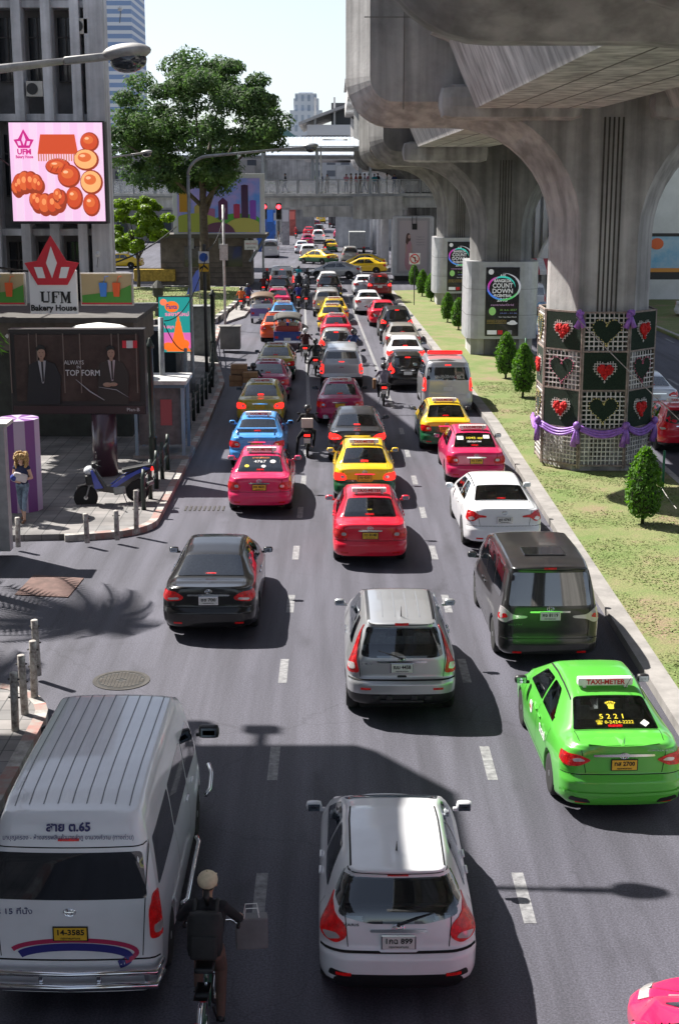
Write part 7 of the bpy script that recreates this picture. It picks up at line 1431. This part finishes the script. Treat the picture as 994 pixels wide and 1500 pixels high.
far('big', 0, 0, 'silver_sedan', PS, 'silver saloon turning side-on across the junction', rz=R(82), xy=(at(530, 408).x, at(530, 408).y)); far('sedan', 0, 0, 'yellow_taxi', PYL, 'all yellow taxi side-on behind the turning silver saloon', tx=False, py_=True, rz=R(80), xy=(at(568, 401).x, at(568, 401).y), cat='taxi'); far('sedan', 0, 0, 'teal_yellow_taxi', PYL, 'teal and yellow taxi side-on, partly behind the all yellow one', PTL, True, py_=True, rz=R(85), xy=(at(566, 394).x, at(566, 394).y)); far('sedan', 0, 0, 'yellow_green_taxi', PYL, 'yellow over green taxi slanting across the middle of the junction', PDGN, True, py_=True, rz=R(48), xy=(at(490, 388).x, at(490, 388).y))
# far queue
rnd = random.Random(5); cl = [PR, PW, PBK, PS, PMG, PDG, PYL, PPK]; cn = ['red', 'white', 'black', 'silver', 'magenta', 'dark grey', 'yellow', 'pink']; k = 0
for row, (py, xs) in enumerate([(347, (452, 466)), (338, (446, 462)), (333, (494, 458)), (328, (441, 470)), (324, (452, 499)), (320, (444, 464)), (317, (455, 495))]):
    for q, px in enumerate(xs): j = (row * 3 + q * 5) % 8; far(('sedan', 'suv', 'pick')[(row + q) % 3], px, py, cn[j].replace(' ', '_') + '_car', cl[j], '%s %s far away, %s row past the junction, %s side' % (cn[j], ('saloon', 'estate', 'pickup')[(row + q) % 3], ('first', 'second', 'third', 'fourth', 'fifth', 'sixth', 'last')[row], ('kerb', 'centre-line')[q]), py_=False)
# opposite carriageway
far('big', 0, 0, 'silver_sedan', PS, 'silver saloon beyond the heart panels on the opposite carriageway', xy=(11.7, 51.5), rz=0); far('hatch', 0, 0, 'red_taxi', PR, 'red taxi showing its corner beyond the front conical bush', tx=True, py_=True, xy=(11.15, 44.6), rz=0, cat='taxi'); far('suv', 0, 0, 'beige_suv', PBE, 'beige sport utility car at the right edge behind the red taxi', xy=(12.35, 38.8), rz=0)
far('sedan', 0, 0, 'yellow_taxi', PYL, 'yellow taxi peeping past the heart panels above the silver saloon', tx=True, py_=True, xy=(11.6, 61), rz=0, cat='taxi')
far('big', 0, 0, 'white_sedan', PW, 'white saloon parked side-on below the blue advertising board', xy=(22.3, 92.5 - 8), rz=R(-88)); far('big', 0, 0, 'white_sedan', PW, 'second white saloon parked side-on just behind the first one', xy=(21.3, 92.5 - 3), rz=R(-88))
far('van', 0, 0, 'blue_van', PBL, 'pale blue minibus seen between the drum and the broad pier', xy=(11.9, 76), rz=0); far('van', 0, 0, 'white_van', PW, 'white van further off between the drum and the broad pier', xy=(12.6, 92), rz=0); far('sedan', 0, 0, 'pink_car', PPK, 'pink car far off between the drum and the broad pier', xy=(13.0, 104), rz=0)
# soi vehicles
far('sedan', 0, 0, 'yellow_taxi', PYL, 'yellow taxi glimpsed behind the small bright green tree', tx=True, py_=True, xy=(at(222, 380, .5).x, 140), rz=R(80), cat='taxi')
# police light bar
pv = [o for o in bpy.data.objects if o.get('label', '').startswith('silver van with a long red')][0]; b = MB(); b.smooth = True; b.box((0, 1.9, 2.07), (1.35, .28, .14), bev=.05); b.build('light_bar', mat('bar_red', (.6, .01, .015), .2, coat=1, emit=(1, .02, .02), es=.4), pv); text('รถปฏิบัติการ ตร.', .16, WT_, pv, (0, .05, 1.38), rot=(R(80), 0, 0), fit=1.0); 
# lorries
def lorry(px, py, W, H, L, m, cab, lb, nm_='lorry'):
    root = empty(nm_, (0, 0, 0), 0, lb, 'lorry', G); p = at(px, py); root.location = (p.x, p.y, 0); b = MB(); b.box((0, L / 2, H / 2 + .45), (W, L, H - .5), bev=.03); b.build('cargo_box', m, root); b = MB()
    for i in range(4): b.box((-W / 2 + W * (i + .5) / 4, -.015, H / 2 + .45), (.06, .04, H - .7))
    b.build('door_rib', GREYM, root); b = MB(); b.box((0, L + 1, H * .42 + .3), (W * .95, 1.8, H * .75), bev=.12); b.build('cab', cab, root); b = MB(); b.box((0, .1, .55), (W, .2, .16)); b.build('bumper', BLACK, root)
    for x in (-W / 2 + .2, W / 2 - .2): q = MB(); q.box((x, -.0, .75), (.22, .05, .16)); q.build('tail_light', REDL, root)
    for y in (.9, L + .8):
        for sg in (-1, 1): wheel_parts(.42, root, sg * (W / 2 - .16), y, sg, 16, .26)
lorry(523, 372, 1.9, 2.3, 3.2, mat('cargo_grey', (.26, .27, .27), .6, var=.2), PW, 'small lorry with a grey ribbed cargo box past the junction'); lorry(512, 345, 2.4, 3.4, 6, mat('cargo_tan', (.20, .15, .09), .8, var=.3), PDG, 'large tan lorry in the distance beneath the bridge'); lorry(491, 334, 2.4, 3.0, 6, mat('cargo_dark', (.05, .05, .055), .8), PDR, 'dark lorry with orange lamps far down the road')
# tuk-tuks
t1 = make_tuk('purple tuk-tuk with passengers at the back of the left lane', paint('tuk_purple', (.16, .09, .24)), mat('canopy_brown', (.12, .07, .04), .6), SEATM); p = at(384, 474); t1.location = (p.x, p.y, 0); t2 = make_tuk('blue tuk-tuk with a dark canopy carrying two passengers', paint('tuk_blue', (.01, .04, .25)), mat('canopy_dark', (.03, .02, .02), .35, coat=.4), mat('tuk_seat', (.35, .05, .04), .6)); p = at(421, 512); t2.location = (p.x, p.y, 0)
for t, c1, c2, l1, l2 in ((t1, ('white', (.6, .6, .6)), ('grey', (.2, .2, .21)), 'passenger in white riding in the purple tuk-tuk', 'passenger in grey riding in the purple tuk-tuk'), (t2, ('peach', (.5, .3, .22)), ('cream', (.5, .45, .35)), 'passenger in peach riding in the blue tuk-tuk', 'passenger in cream riding in the blue tuk-tuk')):
    for x, c, l in ((-.28, c1, l1), (.28, c2, l2)): person('sit', SIT, (t.location.x + x, t.location.y + .52, .72), 0, cloth(*c), TK, l, 'tuk-tuk passengers', vox=.025)
# motorcycles
ML = [(450, 672, cloth('black', (.012, .012, .014)), HB, 'black motorcycle with a white plate and box between the blue and grey cars', 'rider in black with a white parcel on his back', STOP), (562, 596, cloth('shirt_grey', (.19, .17, .22)), HB, 'black motorcycle in the gap beside the small black hatchback', 'rider in a grey shirt and black helmet in the open gap', RIDE), (447, 533, cloth('black_red', (.05, .012, .015)), HS, 'motorcycle next to the blue tuk-tuk', 'rider in a dark jacket and silver helmet next to the blue tuk-tuk', RIDE), (462, 552, cloth('black', (.012, .012, .014)), HB, 'motorcycle tight against the silver pickup', 'rider in black standing astride beside the silver pickup', STOP),
 (371, 596, TK, HB, 'motorcycle stacked with cardboard boxes beside the magenta taxi', 'rider in dark clothes ahead of the cardboard boxes', RIDE), (517, 535, cloth('navy', (.03, .05, .14)), HB, 'motorcycle slipping past the dusty beige hatchback', 'rider in navy beside the dusty beige hatchback', RIDE), (353, 458, cloth('vest_orange', (.65, .13, .03)), HB, 'motorcycle with a bright plate at the island kerb', 'rider in an orange vest at the island kerb', STOP), (363, 452, cloth('navy', (.03, .05, .14)), HB, 'dark motorcycle next to the orange-vested rider', 'rider in navy next to the orange-vested rider', RIDE),
 (437, 452, cloth('navy2', (.03, .04, .2)), HB, 'motorcycle on the kerb side of the waiting pair', 'rider in deep blue, kerb side of the waiting pair', RIDE), (448, 454, TK, HB, 'motorcycle on the pickup side of the waiting pair', 'rider in black, pickup side of the waiting pair', RIDE), (438, 432, TK, HB, 'motorcycle beside the white commuter van back corner', 'rider in black beside the commuter van back corner', STOP), (448, 436, cloth('grey', (.2, .2, .21)), HS, 'motorcycle just ahead of the waiting pair', 'rider in grey with a silver helmet ahead of the waiting pair', RIDE), (450, 424, TK, HB, 'motorcycle near the stop line between two lanes', 'rider in black near the stop line between two lanes', RIDE),
 (386, 436, cloth('maroon', (.12, .02, .02)), HB, 'motorcycle on the kerb side of the commuter van', 'rider in maroon on the kerb side of the commuter van', RIDE), (391, 424, TK, HR, 'motorcycle at the front left of the commuter van', 'rider with a red helmet near the front of the commuter van', RIDE), (437, 420, cloth('teal', (.02, .25, .32)), HB, 'motorcycle foremost beside the commuter van nose', 'rider in teal foremost beside the commuter van nose', RIDE), (476, 372, TK, HB, 'motorcycle beside the departing yellow and green taxi', 'rider beside the departing yellow and green taxi', RIDE), (433, 350, cloth('red', (.4, .03, .04)), HR, 'motorcycle among the distant traffic by the blue hoarding', 'rider in red among the distant traffic', RIDE)]
for px, py, tp_, hl, lm, lp, P in ML: rider_on(px, py, tp_, TK if px != 450 else cloth('black', (.012, .012, .014)), hl, lm, lp, P=P, key='ride' if P is RIDE else 'stop')
CB = mat('cardboard', (.30, .17, .09), .85, var=.2, vscale=5); WB_ = mat('parcel_white', (.6, .52, .48), .7)
p = at(371, 596); 
for i, (x, y, z, w_, h_) in enumerate([(-.52, .25, .98, .5, .42), (-.40, .28, 1.42, .62, .36), (.05, -.05, 1.15, .55, .4)]): q = MB(); q.box((0, 0, 0), (w_, .45, h_), bev=.015); o = q.build('cardboard_box', CB); o.location = (p.x + x - .15, p.y + y + .1, z); tag(o, ('lower outer cardboard box on the loaded motorcycle', 'upper cardboard box on the loaded motorcycle', 'rear cardboard box on the loaded motorcycle')[i], 'box', 'cardboard boxes on the motorcycle'); q = MB(); q.box((0, -.226, 0), (w_ * .98, .006, .05)); q.build('tape', mat('parcel_tape', (.2, .1, .05), .5), o)
p = at(450, 672); q = MB(); q.box((0, 0, 0), (.36, .12, .30), bev=.02); o = q.build('parcel', WB_); o.location = (p.x, p.y + .10, 1.12); tag(o, 'pale square parcel on the back of the rider in black', 'parcel')
p = at(562, 596); q = MB(); q.box((0, 0, 0), (.12, .3, .38), bev=.02); o = q.build('shopping_bag', CB); o.location = (p.x - .36, p.y + .55, .82); tag(o, 'tan bag hanging beside the rider in the grey shirt', 'bag')
# parked motorcycle
m = moto_proto(paint('moto_ink', (.008, .009, .014)), 'pb'); p = at(200, 737, .15); m.location = (p.x + .05, p.y + .15, .15); m.rotation_euler = (R(-6), 0, R(100)); m.scale = (1.25, 1.1, 1.12); tag(m, 'blue and black motorcycle parked on its stand on the pavement', 'motorcycle')
for sg in (-1, 1): q = MB(); q.prism([(-.38, .80), (.0, .70), (.5, .46), (.62, .50), (.2, .72), (-.25, .86)], 'x', sg * .125, sg * .14); q.build('side_panel', paint('moto_blue', (.03, .06, .40)), m)
q = MB(); q.prism([(.80, .50), (.98, .95), (1.04, .95), (1.0, .5)], 'x', -.2, .2); q.build('leg_shield', paint('moto_blue', (.03, .06, .40)), m)
q = MB(); q.smooth = True; q.box((0, 1.05, .72), (.34, .28, .24), bev=.04); q.build('front_basket', BLACK, m); q = MB(); q.smooth = True; q.ball((0, 1.06, .92), (.16, .15, .12), 14, 8); o = q.build('headlamp_cowl', mat('cowl_white', (.6, .62, .66), .25, coat=1), m)
# ================================================================ the woman, the cyclist
W_ = dict(WALK); W_.update(el=(-.24, -.02, 1.12), er=(.24, -.02, 1.12), wl=(-.08, .22, 1.10), wr=(.08, .24, 1.06), kl=(-.08, .12, .52), fl=(-.08, .20, .09), kr=(.08, -.0, .50), fr=(.07, -.16, .11), hd={-1: (.9, .3, 0), 1: (-.9, .3, 0)})
p = at(36, 763, .15); w_ = person('woman', W_, (p.x, p.y, .15), PI - .15, cloth('navy_top', (.02, .025, .07)), mat('denim', (.16, .22, .30), .9, var=.5, vscale=6), 'woman with curly blond hair walking towards us hugging a folded jacket', shoe=mat('sandal', (.18, .1, .06), .7), skin=SKINP, hair=SKINP, vox=.012, fingers=True, sleeve='none', shorts=True)
q = MB(); random.seed(12)
HB_ = mat('blond_hair', (.42, .27, .11), .7, var=.5, vscale=30, bump=1, bscale=60); q.smooth = True; hd = Vector(W_['head'])
for _ in range(190):
    a = random.uniform(0, 2 * PI); z = random.uniform(-.20, .17); r = .12 + .04 * math.cos(z * 6)
    if math.sin(a) > .55 and z < .07: continue
    q.ball((hd.x + r * math.cos(a), hd.y + r * .95 * math.sin(a) - .01, hd.z + z), random.uniform(.025, .045), 7, 5)
q.ball((hd.x, hd.y - .01, hd.z + .06), (.12, .125, .10), 12, 8); q.build('hair', HB_, w_)
q = MB()
for x in (-.032, .032): q.ball((x, hd.y + .096, hd.z + .012), .011, 8, 6)
q.build('eyes', INK, w_); q = MB(); q.ball((0, hd.y + .098, hd.z - .052), (.024, .008, .008), 8, 5); q.build('mouth', mat('lips', (.35, .09, .08), .5), w_)
q = MB(); q.smooth = True; q.box((0, 0, 0), (.36, .14, .22), bev=.06, rz=.2, ry=.3); q.ball((-.13, .03, -.03), (.12, .09, .09)); o = q.build('folded_jacket', mat('jacket_white', (.55, .5, .52), .8, var=.2)); o.parent = None; o.location = w_.matrix_world @ Vector((0, 0, 0)) if 0 else (p.x + .0, p.y - .22, 1.32); tag(o, 'white and blue folded jacket hugged by the blond woman', 'jacket'); q = MB(); q.smooth = True; q.ball((-.14, -.03, .0), (.10, .08, .09), 10, 8); q.build('blue_lining', cloth('lining_blue', (.04, .06, .3)), o)
# cyclist
CY = dict(hip=(0, 0, .97), chest=(0, .10, 1.28), neck=(0, .17, 1.44), head=(0, .22, 1.59), sl=(-.16, .14, 1.39), sr=(.16, .14, 1.39), el=(-.30, .27, 1.18), er=(.31, .27, 1.18), wl=(-.25, .50, 1.05), wr=(.28, .52, 1.05), kl=(-.11, .36, .80), kr=(.11, .30, .62), fl=(-.12, .20, .46), fr=(.12, .10, .18), hd={-1: (0, 1, -.2), 1: (0, 1, -.2)}, curl=.8)
p = at(306, 1512); bx, by = p.x, p.y - .05; cy = person('cyclist', CY, (bx, by, 0), -.03, cloth('cyc_black', (.014, .014, .017)), mat('cyc_trousers', (.12, .07, .055), .9, var=.2), 'cyclist in a cream cap and dark clothes riding beside the minibus', hair=HAIR, vox=.012, fingers=True, slim=1.13)
hd = Vector(CY['head']); q = MB(); q.smooth = True; q.ball((hd.x, hd.y, hd.z + .045), (.105, .118, .095), 20, 12); q.box((hd.x, hd.y + .14, hd.z + .02), (.15, .14, .015), bev=.006, rx=-.15); q.ball((hd.x, hd.y, hd.z + .142), .012); q.build('cap', mat('cap_cream', (.62, .52, .36), .85, var=.15, vscale=14), cy)
q = MB(); q.smooth = True; q.tube([(hd.x, hd.y - .10, hd.z - .02), (hd.x, hd.y - .14, hd.z - .08), (hd.x + .01, hd.y - .13, hd.z - .18)], [.03, .035, .012], 8); q.build('ponytail', HAIR, cy)
bp_ = empty('backpack', (bx, by, 0), -.03, 'black backpack worn by the cyclist in the cream cap', 'backpack'); q = MB(); q.smooth = True; q.box((0, -.09, 1.20), (.36, .22, .46), bev=.09, rx=-.28); q.build('bag', mat('bag_black', (.012, .012, .013), .7, var=.3, vscale=9), bp_); q = MB(); q.smooth = True; q.box((0, -.215, 1.12), (.27, .07, .24), bev=.03, rx=-.28); q.build('front_pocket', mat('bag_black', (.012, .012, .013)), bp_)
for x in (-.11, .11): q = MB(); q.smooth = True; q.tube([(x, -.02, 1.40), (x, .10, 1.475), (x * 1.05, .23, 1.40)], .022, 6); q.build('strap', mat('bag_strap', (.03, .03, .03), .8), bp_)
sb_ = empty('shopping_bag', (bx + .42, by + .62, .66), .1, 'pale carrier bag hanging from the cyclist right handlebar', 'bag'); q = MB(); q.box((0, 0, .17), (.34, .14, .36), bev=.02); q.build('bag', mat('bag_grey', (.17, .165, .17), .7, var=.2), sb_)
for y in (-.05, .05): q = MB(); q.tube([(-.08, y, .35), (-.06, y, .46), (.06, y, .46), (.08, y, .35)], .006, 5); q.build('bag_handle', WHITE, sb_)
bk = empty('bicycle', (bx, by, 0), -.03, 'city bicycle ridden beside the white minibus', 'bicycle'); BKG = paint('bike_green', (.02, .10, .06))
for y in (-.42, .66):
    e = empty('wheel', (0, y, .33)); e.parent = bk; q = MB(); q.smooth = True; q.tube([(0, .31 * math.cos(a), .31 * math.sin(a)) for a in [2 * PI * k / 32 for k in range(33)]], .018, 6, cap=False); q.build('tyre', RUB, e); q = MB(); q.tube([(0, .285 * math.cos(a), .285 * math.sin(a)) for a in [2 * PI * k / 32 for k in range(33)]], .012, 5, cap=False)
    for k in range(14): a = 2 * PI * k / 14; q.tube([(.0, 0, 0), (0, .28 * math.cos(a), .28 * math.sin(a))], .002, 4)
    q.tube([(-.04, 0, 0), (.04, 0, 0)], .02, 8); q.build('rim', CHROME, e)
q = MB(); q.smooth = True
for a, c in (((0, .08, .28), (0, -.10, .78)), ((0, .08, .28), (0, .48, .72)), ((0, -.08, .72), (0, .46, .82)), ((0, .46, .90), (0, .66, .33)), ((0, .08, .28), (0, -.42, .33)), ((0, -.08, .70), (0, -.42, .33))): q.tube([a, c], .017, 8)
q.build('frame', BKG, bk); q = MB(); q.smooth = True; q.tube([(0, .46, .88), (0, .47, 1.02), ], .014, 8); q.tube([(-.28, .38, 1.04), (-.2, .46, 1.05), (0, .48, 1.02), (.2, .46, 1.05), (.30, .40, 1.04)], .013, 8); ho = q.build('handlebar', CHROME, bk)
for x in (-.27, .29): q = MB(); q.smooth = True; q.tube([(x, .34, 1.035), (x, .46, 1.045)], .02, 8); q.build('grip', BLACK, ho)
q = MB(); q.smooth = True; q.box((0, -.13, .88), (.20, .26, .06), bev=.025); q.build('saddle', BLACK, bk); q = MB(); q.tube([(0, -.10, .78), (0, -.12, .86)], .014, 6); q.build('seat_post', CHROME, bk)
q = MB(); q.smooth = True; P_ = [(0, -.42 + .36 * math.cos(R(a)), .33 + .36 * math.sin(R(a))) for a in range(20, 200, 15)]; q.tube(P_, .028, 6); q.build('rear_mudguard', CHROME, bk); q = MB(); q.box((0, -.40, .74), (.14, .34, .015)); q.tube([(-.06, -.42, .33), (-.06, -.45, .73)], .006, 5); q.tube([(.06, -.42, .33), (.06, -.45, .73)], .006, 5); q.build('rack', CHROME, bk)
q = MB(); q.box((-.12, .20, .40), (.09, .09, .02)); q.box((.12, .10, .13), (.09, .09, .02)); q.tube([(-.08, .2, .40), (-.04, .08, .28)], .01, 6); q.tube([(.08, .1, .13), (.04, .08, .28)], .01, 6); q.build('pedal', BLACK, bk)
q = MB(); q.smooth = True; q.box((0, -.80, .62), (.06, .03, .05), bev=.01); q.build('rear_reflector', REDL, bk)
# distant street clutter
random.seed(33)
for i, (px, D, w_, h_, col) in enumerate([(383, 172, 1.2, 5, (.03, .10, .35)), (393, 178, 1.4, 5.5, (.03, .12, .4)), (401, 182, .8, 4.8, (.04, .16, .45)), (418, 190, 1.0, 5, (.3, .3, .3)), (427, 220, 1.2, 4, (.4, .12, .1)), (436, 250, 1.2, 4, (.1, .12, .12))]):
    p = aty(px, 300, D); rt = empty('hoarding', (p.x, D, 0), 0, ['blue hoarding panel nearest the kiosk under the footbridge', 'blue hoarding panel second past the kiosk', 'narrow blue hoarding panel with a pole beside it', 'grey shopfront panel past the blue hoardings', 'reddish shop sign board far along the pavement', 'dark shopfront panel farthest along the pavement'][i], 'hoarding', 'panels along the far pavement'); q = MB(); q.box((0, 0, h_ / 2), (w_, .4, h_)); q.build('panel', mat('hoard%d' % i, col, .6, var=.3), rt); q = MB(); q.box((0, -.22, h_ * .75), (w_ * .8, .04, h_ * .3)); q.build('board', mat('hoardb%d' % i, tuple(min(1, c * 1.8) for c in col), .6), rt)
for i in range(9):
    px = 404 + i * 4.6; D = 165 + i * 16; p = aty(px, 300, D); c = shirts[(i * 5) % 8]; person('walk', WALK, (p.x - .6, D, 0), .4 * i, cloth(*c), (JE, TK, KH)[i % 3], 'pedestrian in %s on the far pavement, %s from the kiosk' % (c[0], ('first', 'second', 'third', 'fourth', 'fifth', 'sixth', 'seventh', 'eighth', 'ninth')[i]), 'pedestrians on the far pavement')
for i in range(6):
    D = 175 + i * 22; p = aty(405 + i * 6, 300, D); rt = empty('street_pole', (p.x, D, 0), 0, 'thin street pole number along the far pavement', 'pole', 'thin poles along the far pavement'); rt['label'] = 'thin grey pole standing in the row along the far pavement'; q = MB(); q.tube([(0, 0, 0), (0, 0, 7.5)], .10, 8); q.build('shaft', GREYM, rt); q = MB(); q.box((0, -.1, 4 + (i % 2)), (.7, .1, .9)); q.build('pole_sign', mat('psign', (.45, .45, .46), .6), rt)
# park things
for px, py, lb in ((195, 455, 'dark bench on the lawn behind the bakery panels'), (262, 462, 'dark bench on the lawn in front of the kiosk')):
    p = at(px, py, .3); rt = empty('bench', p, .1, lb, 'bench', 'benches on the lawn'); q = MB(); q.box((0, 0, .45), (3.4, .6, .08), bev=.02); q.build('seat', mat('bench_stone', (.10, .10, .10), .7, var=.3), rt)
    for x in (-1.3, 1.3): q = MB(); q.box((x, 0, .2), (.3, .5, .42)); q.build('leg', mat('bench_stone', (.1, .1, .1)), rt)
p = at(232, 452, .3); rt = empty('stone_lantern', p, 0, 'small dark stone lantern on the lawn beside the kiosk', 'lantern'); q = MB(); q.lathe([(.3, 0), (.12, .2), (.12, .7), (.35, .85), (.35, 1.3), (.5, 1.35), (.08, 1.8)], n=8); q.build('lantern', mat('lantern_dark', (.04, .04, .035), .8), rt)
p = at(205, 425, .3); rt = empty('sack_wall', (p.x, 118, .3), 0, 'yellow straw-coloured barrier behind the lawn', 'barrier'); q = MB(); q.box((0, 0, .5), (3.4, .5, 1.0), bev=.1); q.build('barrier', mat('straw', (.45, .30, .05), .9, var=.4, vscale=6), rt)
p = at(293, 445, .3); rt = empty('flag', (p.x, p.y, .3), 0, 'blue white and red cloth hanging on a short stand by the kiosk', 'flag'); q = MB(); q.tube([(0, 0, 0), (0, 0, 2.4)], .03, 6); q.build('pole', GREYM, rt); q = MB(); q.prism([(-.9, .6), (0, .9), (0, 2.3), (-.2, 2.2), (-.6, 1.5)], 'y', -.02, .02); q.build('cloth', mat('flag_blue', (.08, .12, .5), .8), rt)
